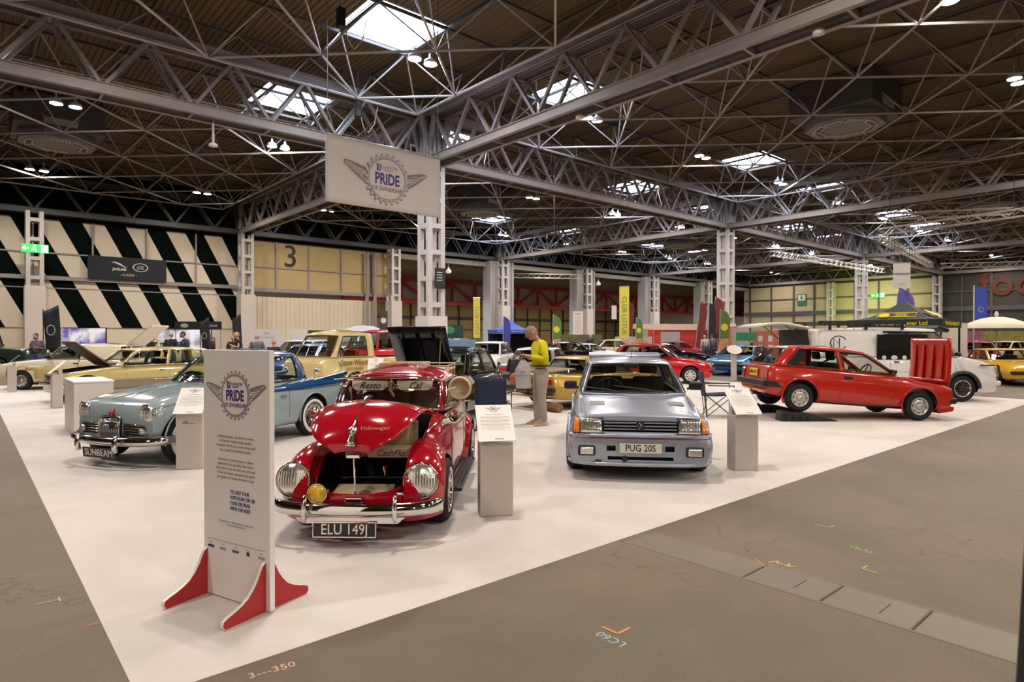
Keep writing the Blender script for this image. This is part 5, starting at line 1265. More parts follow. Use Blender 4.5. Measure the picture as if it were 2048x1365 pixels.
        o2.build('bonnet_rib', hood[1], o); MB().tube([T@Ve((xw+hl*.8, w*.5, -.02)), (xw+hl*.8, w*.62, zb-.06)], .008, 5).build('bonnet_stay', hood[2] if len(hood) > 2 else blackt, root)
        MB().box((lerp(xw, xf, .5), 0, .58), (.5, .6, .25)).build('engine', steel_d, root, bev=.03)
    if inner: interior(root, xw-.35, lerp(xw, xb, .42), zb, w*.78, rear=xb+.45, floorz=.30, m=seatc or seatm)
    four_wheels(root, ax[0], ax[1], W-.20, r, .17, r*.64, style, rimm=rimm, white=white, n=24)
    return root, S
def Wd(x, y): return (x, y)
blackc = paint('black paint', (.006, .006, .007), .10); redc = paint('bright red paint', (.52, .006, .012), .2); whitec = paint('white paint', (.72, .68, .63), .25); blueC = paint('metallic blue paint', (.02, .16, .36), .22, .3)
goldc = paint('gold paint', (.46, .30, .05), .28, .25); goldl = paint('pale gold paint', (.52, .42, .17), .28, .2); creamc = paint('old cream paint', (.66, .58, .42), .28); silverc = paint('silver paint', (.42, .42, .42), .28, .5); dgreen = paint('dark green paint', (.014, .03, .02), .3); dblue = paint('dark blue paint', (.01, .02, .11), .2); yel = paint('yellow paint', (.75, .42, .02), .22); mblue = paint('royal blue paint', (.03, .08, .40), .25)
glassy = glass('yellowish car glass', (.55, .55, .35), .15)
# black hatchback, bonnet up, behind the deep red car
gcar('hatchback_car', 'black five-door hatchback with its bonnet raised, behind the deep red rounded car', (7.15, 10.25), R(215), blackc, L=3.95, W=1.66, H=1.41, wb=2.47, zb=.88, zn=.70, rr=-1.25, xb=-1.72, zt=.88, rear3=True, hood=(57, blackc, mat('brass stay', (.5, .38, .12), .3, .8)), seatc=mat('dull yellow seats', (.30, .28, .06), .8))
# gold wedge coupe seen from behind
r_, S_ = gcar('sports_coupe_car', 'gold wedge-shaped coupe seen from behind with plate EWV 187L', (11.62, 10.17), R(-2), goldc, L=4.25, W=1.72, H=1.16, wb=2.35, zb=.76, zn=.56, zt=.80, xw=.65, rf=-.10, rr=-.85, xb=-1.15, r=.30, style='alloy8', q=.09, lights='none', crown=.03, mirrors=False)
plate(r_, face_T((-2.135, .22, .615), (-1, 0, 0)), 'EWV 187L', plateb, platel, w=.62, h=.12, size=.125, sx=.85)
m = MB().box((-2.15, 0, .49), (.06, 1.60, .03)).box((-2.16, 0, .33), (.08, 1.66, .03)); m.build('chrome_bar', chrome, r_)
brn = mat('brown lamp panel', (.16, .045, .02), .25, coat=1); MB().box((-2.145, 0, .41), (.05, 1.56, .11)).build('lamp_panel', brn, r_)
for y in (-.45, -.1, .1, .45): MB().box((-2.165, y, .41), (.04, .07, .10)).build('reversing_lamp', alloy, r_)
m = MB()
for k in range(8): m.box((-1.22-k*.10, 0, .845-k*.006+.03), (.07, 1.02, .015), rot=Mx.Rotation(R(18), 4, 'Y'))
m.build('engine_cover_louvres', mat('pale louvres', (.45, .40, .30), .4), r_)
pl_ = thing('luggage_board', 'orange brown board leaning across the tail of the gold coupe', 'board', (9.85, 10.6, .97), R(-40)); MB().box((0, 0, 0), (.62, .14, .04), rot=Mx.Rotation(R(-20), 4, 'Y')).build('plank', mat('orange brown wood', (.42, .12, .03), .5), pl_, bev=.01)
lg_ = thing('log_chock', 'cut log lying under the tail of the gold coupe', 'log', (9.52, 9.62, CZ), R(80)); MB().tube([(-.35, 0, .10), (.35, 0, .10)], .095, 12).build('trunk', mat('rough bark', (.20, .11, .045), .9, noise=.4, bump=.6), lg_)
# red hatch, blue wedge and others towards the right
gcar('hatchback_car', 'bright red hatchback with white wheels behind the silver hatchback', (18.6, 13.4), R(-62), redc, L=3.75, W=1.60, H=1.37, wb=2.42, zb=.86, zn=.70, rr=-1.15, xb=-1.62, r=.29, style='alloy8', rimm=mat('white wheel', (.7, .68, .64), .4))
p_ = at(27.6, 10.0); r_, S_ = gcar('sports_coupe_car', 'light blue low wedge sports coupe beyond the blue folding chair', (p_.x, p_.y), R(192), blueC, L=4.45, W=1.82, H=1.22, wb=2.48, zb=.80, zn=.60, zt=.86, xw=.7, rf=-.05, rr=-1.5, xb=-2.0, r=.31, style='alloy8', q=.09, lights='none', crown=.03)
p_ = at(21.9, 17.2); gcar('sports_coupe_car', 'yellow low coupe cut off by the right edge, facing the camera', (p_.x+.2, p_.y), R(215), yel, L=4.2, W=1.72, H=1.20, wb=2.4, zb=.80, zn=.62, zt=.8, xw=.6, rf=-.05, rr=-1.0, xb=-1.3, r=.3, q=.1, lights='none', crown=.03, plates=('LTS 75', plateb), gl=glassc)
p_ = at(25.5, -1.0); gcar('hatchback_car', 'white hatchback with stripes on its rear window, behind the black hatchback', (p_.x, p_.y), R(215), whitec, L=4.0, H=1.42, zb=.90, rr=-1.2, xb=-1.7, zt=.86, rear3=True)
p_ = at(19.8, .95); gcar('saloon_car', 'silver saloon behind the man in yellow', (p_.x, p_.y), R(30), silverc, L=4.2, H=1.30, zb=.84, rr=-.8, xb=-1.3, zt=.84)
p_ = at(29.5, 2.9); gcar('convertible_car', 'black car with chrome window frames behind the man in yellow', (p_.x, p_.y), R(-30), blackc, L=4.3, H=1.40, zb=.92, rr=-1.0, xb=-1.5, zt=.86, trim=chrome)
p_ = at(36.5, 4.6); gcar('sports_coupe_car', 'white low coupe far behind the roof of the silver hatchback', (p_.x, p_.y), R(-30), whitec, L=4.2, H=1.22, zb=.80, zn=.6, rr=-.9, xb=-1.4, zt=.8)
p_ = at(42.5, 7.2); gcar('hatchback_car', 'cream hatchback in the far row under the yellow hanging flag', (p_.x, p_.y), R(-40), creamc, L=3.9, H=1.42, zb=.9)
p_ = at(34.5, 8.6); gcar('sports_coupe_car', 'black sports coupe between the bright red hatchback and the light blue coupe', (p_.x, p_.y), R(-50), blackc, L=4.3, H=1.24, zb=.82, zn=.6, rr=-1.0, xb=-1.5, zt=.82)
p_ = at(43.2, 11.6); gcar('sports_coupe_car', 'dark red coupe in the far row left of the three people', (p_.x, p_.y), R(-40), paint('maroon paint', (.25, .01, .02), .25), L=4.3, H=1.3, zb=.85, zn=.64)
for k, (d, r2, c_, t_, a_) in enumerate(((34, 25.3, paint('maroon paint', (.25, .01, .02), .25), 'maroon saloon with its bonnet shining, left of the cream umbrella', 200), (38.5, 30.2, creamc, 'cream classic coupe under the cream umbrella', 160), (44, 35.2, dgreen, 'dark green roadster beyond the cream umbrella', 190), (42, 16.6, yel, 'yellow car in the far row beyond the light blue coupe', 200))):
    p_ = at(d, r2); gcar('classic_car', t_, (p_.x, p_.y), R(a_), c_, L=4.1, H=1.35, zb=.88, zn=.68, lights='round', hood=None)
# left-hand group
r_, S_ = gcar('estate_car', 'gold estate car with its bonnet open and bright window frames, behind the white desk', (3.32, 19.10), R(190), goldl, L=4.0, dx=-.28, W=1.66, H=1.34, wb=2.44, zb=.86, zn=.72, zt=.84, xw=.58, rf=.06, rr=-1.75, xb=-2.0, r=.31, style='alloy5', rimm=mat('gold wheel', (.40, .30, .10), .3, .8), trim=chrome, gl=glassc, rear3=True, hood=(38, mat('brown bonnet underside', (.13, .09, .07), .5)), bump=chrome, tone=(mat('brown grey flank', (.22, .18, .13), .3, coat=1), .56, .30), lights='round')
pv = at(19.6, -13.55); r_, S_ = gcar('panel_van', 'cream and gold two-tone small van at the far left with its tailgate open', (pv.x, pv.y), R(141), creamc, L=3.95, W=1.60, H=1.40, wb=2.35, zb=.92, zn=.78, zt=.90, xw=.60, rf=.20, rr=-1.55, xb=-1.80, r=.28, style='steel', tone=(goldl, .74, .24), side_glass=False, gl=glassd, cat='van')
m = MB().grid([[(-1.75-.75*v, u*.52, 1.36+.60*v) for u in (-1, 0, 1)] for v in (0, .5, 1)]); o = m.build('tailgate', creamc, r_); s_ = o.modifiers.new('s', 'SOLIDIFY'); s_.thickness = .05
pb = at(21.75, -14.7); gcar('saloon_car', 'dark blue saloon behind the cream and gold van', (pb.x, pb.y), R(141), dblue, L=4.4, H=1.40, zb=.90, zn=.76)
pl = at(24.5, -20.9); r_, S_ = gcar('four_by_four', 'dark green boxy four by four at the left edge', (pl.x, pl.y), R(-35), dgreen, L=4.5, W=1.80, H=2.0, wb=2.6, zb=1.18, zn=1.10, zt=1.16, xw=.55, rf=.42, rr=-2.1, xb=-2.18, r=.38, q=.05, zl=.42, style='steel', rear3=True, lights='round', cat='off-road car')
pw = at(25.0, -8.4); gcar('hatchback_car', 'white modern hatchback behind the blue roof of the coupe', (pw.x, pw.y), R(215), whitec, L=4.2, W=1.8, H=1.50, zb=.95, zn=.74, rr=-1.3, xb=-1.8, r=.33, gl=glassd, rear3=True)
pw = at(31.0, -9.7); gcar('hatchback_car', 'white car with a blacked out tailgate, left of the cream pickup', (pw.x, pw.y), R(40), whitec, L=4.1, W=1.8, H=1.50, zb=.95, zn=.74, rr=-1.3, xb=-1.8, r=.33)
pw = at(19.6, -6.25); gcar('classic_saloon_car', 'royal blue classic saloon just left of the cream pickup', (pw.x, pw.y), R(225), mblue, L=4.0, H=1.40, zb=.92, zn=.78, lights='round', bump=chrome, trim=chrome, plates=('HG 1971', plateb))
pw = at(24.8, -5.3); gcar('panel_van', 'red van behind the cab of the cream pickup', (pw.x, pw.y), R(205), redc, L=4.2, W=1.7, H=1.88, wb=2.5, zb=1.12, zn=.95, zt=1.1, xw=1.1, rf=.85, rr=-1.9, xb=-2.0, r=.32, q=.08, cat='van')
pw = at(31.5, -17.9); gcar('saloon_car', 'pale gold saloon among the people behind the estate car', (pw.x, pw.y), R(200), goldl, L=4.2, H=1.42, zb=.9) 
# white camper van on the right
camp = paint('camper white paint', (.74, .71, .68), .3)
pc = at(16.30, 9.62); r_, S_ = gcar('camper_van', 'white camper van with black roof rack and open tailgate, behind the red hatchback on ramps', (pc.x, pc.y), R(48.8-90), camp, L=4.70, W=1.84, H=1.86, wb=2.90, zb=1.10, zn=.92, zt=1.08, xw=1.52, rf=.98, rr=-2.18, xb=-2.28, r=.33, q=.07, zl=.22, crown=.05, style='mesh', rimm=blackt, lights='none', side_glass=False, gl=glassd, bump=camp, cat='van', dx=-.0)
for s in (-1, 1):
    o = MB(); o.b2((-.62, s*.80, 1.04), (.62, s*.84, 1.66)); o.build('side_window', mat('black window film', (.008, .009, .01), .08, coat=1), r_)
    for k, x in enumerate((-.45, -.2, .05, .3, .5)): MB().lathe([(.055, 0), (.001, .004)], 12, T=face_T((x, s*.845, 1.09), (0, s, 0)) @ Mx.Scale(1.5 if k % 2 else 1, 4, (1, 0, 0))).build('sticker', whitec, o and r_)
    MB().tube([(1.45+.40*cos(a), s*.915, .33+.40*sin(a)) for a in [k*pi/14 for k in range(15)]], .045, 6).build('wheel_arch_flare', blackt, r_, smooth=True)
    MB().box((2.05, s*.90, .90), (.34, .03, .035)).build('side_vent', blackt, r_); MB().box((2.33, s*.62, .80), (.06, .42, .16)).build('headlamp', lampg, r_, bev=.02)
    line_on('side', S_, [(2.1, .74), (-2.1, .74)], .005, 'body_crease', mat('pale grey seam', (.4, .38, .36), .5), r_, sg=s)
m = MB(); T = face_T((-1.62, -.93, 1.45), (0, -1, 0)); m.tube([T@Ve((.20*cos(a), .17*sin(a), 0)) for a in [R(30)+k*R(300)/20 for k in range(21)]], .014, 6)
m.tube([T@Ve(p) for p in ((-.12, -.1, 0), (-.12, .1, 0), (.02, -.02, 0), (.02, .12, 0))], .012, 5); m.tube([T@Ve(p) for p in ((.02, .12, 0), (.02, -.12, 0))], .012, 5); m.build('side_emblem', black_p, r_)
rk = MB()
for y in (-.68, .68): rk.tube([(-2.0, y, 1.98), (.2, y, 1.98)], .022, 6); rk.tube([(-2.0, y, 1.92), (.2, y, 1.92)], .018, 6)
for k in range(10): rk.box((-1.95+k*.235, 0, 1.95), (.06, 1.36, .025))
for x in (-1.7, -.8, .1):
    for y in (-.66, .66): rk.b2((x-.03, y-.02, 1.78), (x+.03, y+.02, 1.95))
rk.build('roof_rack', blackt, r_)
m = MB(); m.grid([[(-2.22-1.30*v, u*.72, 1.84+.14*sin(v*2.6)-.02*v) for u in (-1, -.5, 0, .5, 1)] for v in (0, .2, .4, .6, .8, 1)]); o = m.build('tailgate', camp, r_, smooth=True); s_ = o.modifiers.new('s', 'SOLIDIFY'); s_.thickness = .06
for y in (-.68, .68): MB().tube([(-2.85, y, 1.92), (-2.3, y, 1.45)], .012, 5).build('tailgate_strut', blackt, r_)
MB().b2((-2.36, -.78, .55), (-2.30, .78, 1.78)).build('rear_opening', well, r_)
MB().box((1.15, 0, 1.80), (.30, 1.3, .10), rot=Mx.Rotation(R(20), 4, 'Y')).build('sun_peak', blackt, r_, bev=.02)
# cream pickup with sign-written doors
def pickup():
    root = thing('pickup_truck', 'cream old forward-control pickup with sign-written cab reading Steve Wilson', 'pickup', (8.2, 15.6, CZ), R(196)); w = .86
    pk = paint('primrose paint', (.70, .56, .26), .22)
    B = Body([(2.02, .80, .78, .62, .6, .72, .42, .66), (1.98, .98, .95, .70, .62, .80, .34, .74), (1.80, 1.08, 1.05, .78, .65, .86, .30, .8), (1.2, 1.10, 1.08, .80, .65, w, .28, .8), (.2, 1.10, 1.08, .80, .65, w, .28, .8), (.12, 1.08, 1.06, .80, .62, w, .3, .8), (-2.1, 1.05, 1.04, .80, .62, w, .3, .8), (-2.2, 1.0, .98, .78, .62, .84, .34, .78)], q=.14, nx=40)
    body = B.mesh().build('body', [pk, well, pk], root, smooth=True, recalc=True)
    cut(body, [cyl_cut(x, .33, .40, s*.55, s*1.1, n=24) for x in (1.0, -1.35) for s in (-1, 1)]+[prof_cut([(1.55, .6), (1.55, 1.4), (.30, 1.4), (.30, .6)], -.70, .70), box_cut((-2.1, -.72, .7), (.05, .72, 1.5))]); S = Surf(body); body.data.set_sharp_from_angle(angle=R(35))
    cols = [((1.84, 0, 1.08), (1.42, 0, 1.70), 'G'), ((1.80, .38, 1.08), (1.40, .34, 1.695), 'G'), ((1.68, .66, 1.085), (1.32, .58, 1.68), 'B'), ((1.56, .77, 1.09), (1.24, .66, 1.67), 'G'), ((.55, .79, 1.09), (.55, .67, 1.68), 'B'), ((.30, .78, 1.09), (.30, .66, 1.68), 'B'), ((.20, .66, 1.09), (.22, .58, 1.68), 'G'), ((.18, 0, 1.09), (.20, 0, 1.685), 'G')]
    greenhouse(root, cols, pk, glassc, crown=.10, trim=blackt, bulge=.02)
    for s in (-1, 1):
        headlamp(root, (2.0, s*.58, .76), (1, s*.1, 0), .10, flutes=False); mirror(root, (1.6, s*.84, 1.12), s, m=chrome, w=.08, h=.12)
        line_on('side', S, [(1.9, .98), (-2.1, .96)], .008, 'body_crease', pk, root, sg=s); line_on('side', S, [(.40, 1.06), (.40, .40)], .005, 'door_seam', blackt, root, sg=s); line_on('side', S, [(1.50, 1.06), (1.46, .40)], .005, 'door_seam', blackt, root, sg=s)
        br = mat('brown signwriting', (.20, .12, .02), .4); T = face_T((1.06, s*.874, .96), (0, s, 0))
        text_mesh('lettering', 'Steve Wilson', .20, br, root, T, depth=.003, sx=.85, off=.003)
        for k, (tx, sz) in enumerate((('AUTO WORKS', .095), ('AND', .05), ('REPAIRS', .085), ('WHADDON', .085))): text_mesh('lettering', tx, sz, mat('gold signwriting', (.33, .22, .04), .4), root, face_T((1.06, s*(.874), .80-k*.085), (0, s, 0)), depth=.003, sx=.9, off=.002)
        MB().box((.52, s*.87, .92), (.05, .03, .04)).build('door_handle', chrome, root)
        MB().box((1.93, s*.36, .97), (.05, .16, .07)).build('air_vent', blackt, root, bev=.01)
    m = mat('red vinyl seats', (.32, .03, .03), .4)
    for s in (-1, 1): seat(root, .95, s*.36, .62, m, h=.55, head=False)
    MB().box((1.55, 0, .96), (.2, 1.3, .16)).build('dashboard', pk, root, bev=.04); MB().tube([(1.35+.04*sin(a), -.36+.2*cos(a), 1.06+.16*sin(a)) for a in [k*pi/8 for k in range(16)]], .012, 6, closed=True).build('steering_wheel', blackt, root)
    MB().box((2.05, 0, .42), (.08, 1.6, .12)).build('front_bumper', pk, root, bev=.03)
    four_wheels(root, 1.0, -1.35, 1.42, .33, .18, .2, 'hubcap', rimm=chrome, n=24)
pickup()
# ---------------------------------------------------------------- people
skinm = mat('skin', (.52, .29, .20), .5); skin_r = mat('ruddy skin', (.50, .24, .17), .5)
def skin_obj(name, m, nodes, edges, parent, sub=1, root=0, convert=True):
    me = bpy.data.meshes.new(name); me.from_pydata([n[0] for n in nodes], edges, []); me.materials.append(m)
    o = bpy.data.objects.new(name, me); C.objects.link(o); o.parent = parent
    md = o.modifiers.new('k', 'SKIN'); md.use_smooth_shade = True
    sv = me.skin_vertices[0].data
    for i, n in enumerate(nodes):
        r = n[1]; sv[i].radius = (r, r) if not isinstance(r, tuple) else r; sv[i].use_root = (i == root)
    if sub: u = o.modifiers.new('u', 'SUBSURF'); u.levels = sub; u.render_levels = sub
    if convert:
        m2 = evaluated(o); o.modifiers.clear(); o.data = m2; m2.name = name; bpy.data.meshes.remove(me)
        for p in m2.polygons: p.use_smooth = True
    return o
def head_mesh(mb, T, k=1.0, open_=False):
    nu, nv = 28, 20; P = []
    for j in range(nv+1):
        th = pi*j/nv; row = []
        for i in range(nu):
            ph = 2*pi*i/nu; d = Ve((sin(th)*cos(ph), sin(th)*sin(ph), cos(th)))
            x, y, z = d.x*.098, d.y*.076, d.z*.118
            if z < 0: f = 1-.36*(-z/.118)**1.5; y *= f; x = x*(1-.18*(-z/.118)**2) + .012*(-z/.118)
            if d.x > 0:
                g = lambda a, b, c, s1, s2: c*math.exp(-((d.y-a)/s1)**2-((d.z-b)/s2)**2)
                x += g(0, -.10, .028, .13, .20)+g(0, .02, .010, .10, .2) - g(.32, .08, .012, .16, .12)-g(-.32, .08, .012, .16, .12) + g(0, -.48, .007, .22, .05)+g(0, -.60, .006, .22, .05)-g(0, -.54, .004, .25, .03) + g(0, -.82, .014, .3, .18)+g(.3, .26, .005, .25, .08)+g(-.3, .26, .005, .25, .08)
            row.append(Ve((x, y, z))*k)
        P.append(row+[row[0]])
    mb.grid(P, T=T, flip=True)
    for s in (-1, 1):
        mb.lathe([(.001, .0), (.018*k, .004*k), (.026*k, .0), (.022*k, -.012*k), (.010*k, -.02*k)], 10, T=T @ Mx.Translation((-.008*k, s*.080*k, .0)) @ Mx.Rotation(-s*R(80), 4, 'X') @ Mx.Scale(1.3, 4, (1, 0, 0)))
def person(name, label, loc, ang, h=1.75, pose='stand', top=None, legs=None, shoes=None, hair=None, hairstyle='short', skin=None, head=(0, 0), arms='down', group=None, sleeves=True, belt=None, fingers=True, glasses=False, detail=1, beard=None, lean=0, cap=None):
    root = thing(name, label, 'person', (loc[0], loc[1], CZ), ang, group); k = h/1.75; sk = skin or skinm
    sit = pose == 'sit'; pz = .50 if sit else .92
    def V(x, y, z): return Ve((x, y, z))*k
    L = R(lean); B = lambda x, y, z: V(x*cos(L)+(z-pz)*sin(L), y, pz+(z-pz)*cos(L)-x*sin(L))    # torso leans about the hips
    dz = pz-.92
    T = {'pel': B(0, 0, pz+.02), 'wa': B(.0, 0, 1.08+dz), 'ch': B(.01, 0, 1.27+dz), 'nb': B(.0, 0, 1.43+dz), 'nk': B(.025+.03*head[1], 0, 1.50+dz)}
    hp = R(20+head[1]*30)
    hc = T['nk'] + V(.035+.055*sin(hp), 0, .095*cos(hp)+.02) 
    if pose == 'sit': lg = {s: (V(0, s*.09, pz), V(.40, s*.13, .50), V(.42, s*.14, .08), V(.58, s*.15, .04)) for s in (-1, 1)}
    elif pose == 'walk': lg = {1: (V(0, .09, .92), V(.16, .09, .50), V(.12, .09, .09), V(.27, .1, .035)), -1: (V(0, -.09, .92), V(-.08, -.09, .50), V(-.30, -.09, .12), V(-.18, -.1, .04))}
    else: lg = {1: (V(0, .09, .92), V(.025, .11, .50), V(-.02, .12, .09), V(.13, .14, .035)), -1: (V(0, -.09, .92), V(.045, -.10, .50), V(.03, -.11, .09), V(.18, -.12, .035))}
    A = {'down': lambda s: (B(-.02, s*.25, 1.12+dz), B(.05, s*.27, .88+dz), B(.07, s*.27, .80+dz)), 'phone': lambda s: (B(-.03, s*.25, 1.13+dz), B(.22, s*(.10 if s < 0 else .13), 1.19+dz), B(.31, s*(.05 if s < 0 else .07), 1.24+dz)),
         'fold': lambda s: (B(.0, s*.26, 1.14+dz), B(.19, s*.06, 1.16+dz), B(.20, -s*.06, 1.18+dz)), 'reach': lambda s: (B(.10, s*.24, 1.16+dz), B(.34, s*.17, 1.12+dz), B(.44, s*.15, 1.12+dz)), 'knees': lambda s: (B(.08, s*.25, 1.16+dz), V(.30, s*.20, .66), V(.38, s*.17, .60))}[arms]
    nodes = [(T['pel']+V(.02, 0, .02), .06*k), (T['wa'], .085*k), (T['ch'], .09*k), (T['nb'], .058*k), (T['nk'], .052*k), (hc, .06*k)]; E = [(0, 1), (1, 2), (2, 3), (3, 4), (4, 5)]
    def add(pts, pa):
        a = pa
        for p, r in pts: nodes.append((p, r)); E.append((a, len(nodes)-1)); a = len(nodes)-1
        return a
    hands = {}
    for s in (-1, 1):
        hp_, kn, an, toe = lg[s]
        add([(hp_+V(.01, 0, -.06), .06*k), (hp_.lerp(kn, .5), .058*k), (kn, .048*k), (kn.lerp(an, .35), .046*k), (an, .034*k), (toe.lerp(an, .35)-V(0, 0, .02), .034*k), (toe, .028*k)], 0)
        el, wr, hd = A(s); sh = B(.0, s*.175, 1.395+dz)
        i = add([(sh, .046*k), (sh.lerp(el, .5), .042*k), (el, .038*k), (el.lerp(wr, .45), .036*k), (wr, .027*k)], 2 if True else 3)
        d = (hd-wr).normalized(); up = Ve((0, 0, 1)); sd = d.cross(up); sd = sd.normalized() if sd.length > .1 else Ve((1, 0, 0)); nr_ = sd.cross(d)
        palm = wr+d*.055*k; nodes.append((palm, (.038*k, .016*k))); E.append((i, len(nodes)-1)); pi_ = len(nodes)-1
        curl = -nr_ if arms in ('phone', 'reach', 'fold') else -sd*s
        hands[s] = (palm, d, sd)
        if fingers:
            for q, (o_, ln) in enumerate(((-.027, .050), (-.009, .058), (.009, .055), (.026, .044))):
                b0_ = palm+d*.035*k+sd*o_*k; nodes.append((b0_, .0095*k)); E.append((pi_, len(nodes)-1)); a = len(nodes)-1
                b1_ = b0_+(d*.75-Ve((0, 0, .35)))*ln*.5*k*1.0; nodes.append((b1_, .0085*k)); E.append((a, len(nodes)-1)); a = len(nodes)-1
                nodes.append((b1_+(d*.45-Ve((0, 0, .65)))*ln*.5*k, .007*k)); E.append((a, len(nodes)-1))
            th = palm-d*.01*k+sd*(.035 if s > 0 else -.035)*k*-1; nodes.append((th, .012*k)); E.append((pi_, len(nodes)-1)); nodes.append((th+(d*.6-sd*s*.5)*.045*k, .009*k)); E.append((len(nodes)-2, len(nodes)-1))
        else: nodes.append((palm+d*.07*k, (.032*k, .014*k))); E.append((pi_, len(nodes)-1))
    body = skin_obj('body', sk, nodes, E, root, sub=1)
    hm = MB(); HT = Mx.Translation(hc) @ Mx.Rotation(hp-R(20), 4, 'Y') @ Mx.Rotation(R(head[0]), 4, 'Z'); head_mesh(hm, HT, k*1.03)
    bm = bmesh.new(); bm.from_mesh(body.data)
    vs = [bm.verts.new(v) for v in hm.v]
    for f in hm.f:
        q = []
        for i in f:
            if vs[i] not in q: q.append(vs[i])
        try: fc = bm.faces.new(q); fc.smooth = True
        except Exception: pass
    bmesh.ops.remove_doubles(bm, verts=vs, dist=1e-5); bm.to_mesh(body.data); bm.free()
    # face details
    for s in (-1, 1):
        MB().lathe([(.011*k, 0), (.009*k, .004*k), (.001, .006*k)], 10, T=HT @ face_T((.087*k, s*.030*k, .012*k), (1, s*.25, 0))).build('eye', mat('eye white', (.75, .72, .68), .3), body, smooth=True)
        MB().lathe([(.0055*k, .004*k), (.001, .0072*k)], 8, T=HT @ face_T((.088*k, s*.030*k, .012*k), (1, s*.25, 0))).build('iris', black_p, body)
        MB().tube([HT@Ve((.093*k, s*.014*k, .030*k)), HT@Ve((.095*k, s*.030*k, .036*k)), HT@Ve((.083*k, s*.047*k, .030*k))], .004*k, 5).build('eyebrow', hair or black_p, body)
    MB().tube([HT@Ve((.088*k, y*k, (-.062+abs(y)*.1)*k)) for y in (-.024, -.01, .01, .024)], .0045*k, 5).build('lips', mat('lips', (.42, .16, .13), .5), body)
    if glasses:
        g = MB()
        for s in (-1, 1): g.tube([HT@Ve((.103*k, s*.030*k+.021*k*cos(t), .010*k+.015*k*sin(t))) for t in [i*pi/6 for i in range(12)]], .0016*k, 4, closed=True); g.tube([HT@Ve((.10*k, s*.052*k, .014*k)), HT@Ve((0, s*.086*k, .012*k))], .0016*k, 4)
        g.build('glasses', black_p, root)
    if hairstyle != 'bald':
        P = []; cov = {'short': .56, 'thin': .50, 'long': .85}[hairstyle]
        for j in range(12):
            th = pi*cov*j/11; row = []
            for i in range(24):
                ph = 2*pi*i/24; fr = max(0, cos(ph)); t2 = th*(1-.52*fr**2)
                d = Ve((sin(t2)*cos(ph), sin(t2)*sin(ph), cos(t2))); o_ = 1.02+.015*sin(9*ph+j)
                row.append(Ve((d.x*.100*o_-.004, d.y*.080*o_, d.z*.120*o_))*k*1.03)
            P.append(row+[row[0]])
        ho = MB().grid(P, T=HT, flip=True).build('hair', hair or black_p, root, smooth=True); s_ = ho.modifiers.new('s', 'SOLIDIFY'); s_.thickness = .008*k; s_.offset = -1
    if beard: 
        MB().lathe([(.001, -.03*k), (.045*k, -.02*k), (.055*k, .01*k), (.05*k, .03*k)], 14, T=HT @ Mx.Translation((.048*k, 0, -.085*k))).build('beard', beard, root, smooth=True)
    if cap: MB().lathe([(.084*k, .02*k), (.082*k, .07*k), (.06*k, .115*k), (.001, .125*k)], 18, T=HT).add([(.06*k, -.07*k, .035*k), (.16*k, -.05*k, .025*k), (.16*k, .05*k, .025*k), (.06*k, .07*k, .035*k)], [(0, 1, 2, 3)], HT).build('cap', cap, root, smooth=True)
    # clothing
    tn = [(T['pel']+V(0, 0, .02), .178*k), (T['wa'], .165*k), (T['ch'], .178*k), (T['nb']-V(0, 0, .02), .105*k), (T['nb']+V(.008, 0, .03), .062*k)]; te = [(0, 1), (1, 2), (2, 3), (3, 4)]
    for s in (-1, 1):
        el, wr, hd = A(s); sh = B(.0, s*.175, 1.385+dz); a = 2
        pts = [(sh, .092*k), (sh.lerp(el, .5), .078*k), (el, .068*k)]
        if sleeves: pts += [(el.lerp(wr, .5), .052*k), (el.lerp(wr, .93), .044*k)]
        else: pts = pts[:2]
        for p, r in pts: tn.append((p, r)); te.append((a, len(tn)-1)); a = len(tn)-1
    skin_obj('top', top, tn, te, root)
    ln = [(T['pel']+V(-.01, 0, .13), .160*k), (T['pel']-V(.01, 0, .05), .172*k)]; le = [(0, 1)]
    for s in (-1, 1):
        hp_, kn, an, toe = lg[s]; a = 1
        for p, r in ((hp_-V(0, 0, .03) if not sit else hp_, .130*k), (hp_.lerp(kn, .5), .108*k), (kn, .082*k), (kn.lerp(an, .5), .074*k), (an-V(0, 0, .035), .066*k)): ln.append((p, r)); le.append((a, len(ln)-1)); a = len(ln)-1
    skin_obj('trousers', legs, ln, le, root)
    for s in (-1, 1):
        hp_, kn, an, toe = lg[s]; f = (toe-an); f.z = 0; f = f.normalized(); a0 = Ve((an.x, an.y, 0)); sdv = Ve((-f.y, f.x, 0)); P = []
        for (t, w_, hz) in ((-.075, .018, .055), (-.065, .034, .075), (-.02, .040, .085), (.04, .044, .075), (.10, .048, .052), (.155, .044, .040), (.185, .026, .030), (.195, .008, .02)):
            c = a0+f*t*k; P.append([c+sdv*(w_*k*cos(q))+Ve((0, 0, max(.002, hz*k*sin(q)))) for q in [i*pi/8 for i in range(9)]]+[c-sdv*(w_*k*1.05)+Ve((0, 0, .001)), c+sdv*(w_*k*1.05)+Ve((0, 0, .001)), c+sdv*w_*k])
        so = MB().grid(P).build('shoe', shoes or black_p, root, smooth=True, recalc=True)
    if belt: MB().tube([T['pel']+V(.150*cos(t), .160*sin(t), .075) for t in [i*pi/10 for i in range(20)]], .016*k, 6, closed=True).build('belt', belt, root)
    return root, dict(hands={s: (hands[s][0], hands[s][1]) for s in hands}, HT=HT)
ylw = mat('yellow jumper', (.72, .62, .012), .85, bump=.5, bscale=60); greyt = mat('light grey trousers', (.36, .31, .27), .8, bump=.4, bscale=25, noise=.1)
shoe = mat('beige trainers', (.50, .42, .30), .6); ghair = mat('short sandy grey hair', (.27, .20, .14), .8)
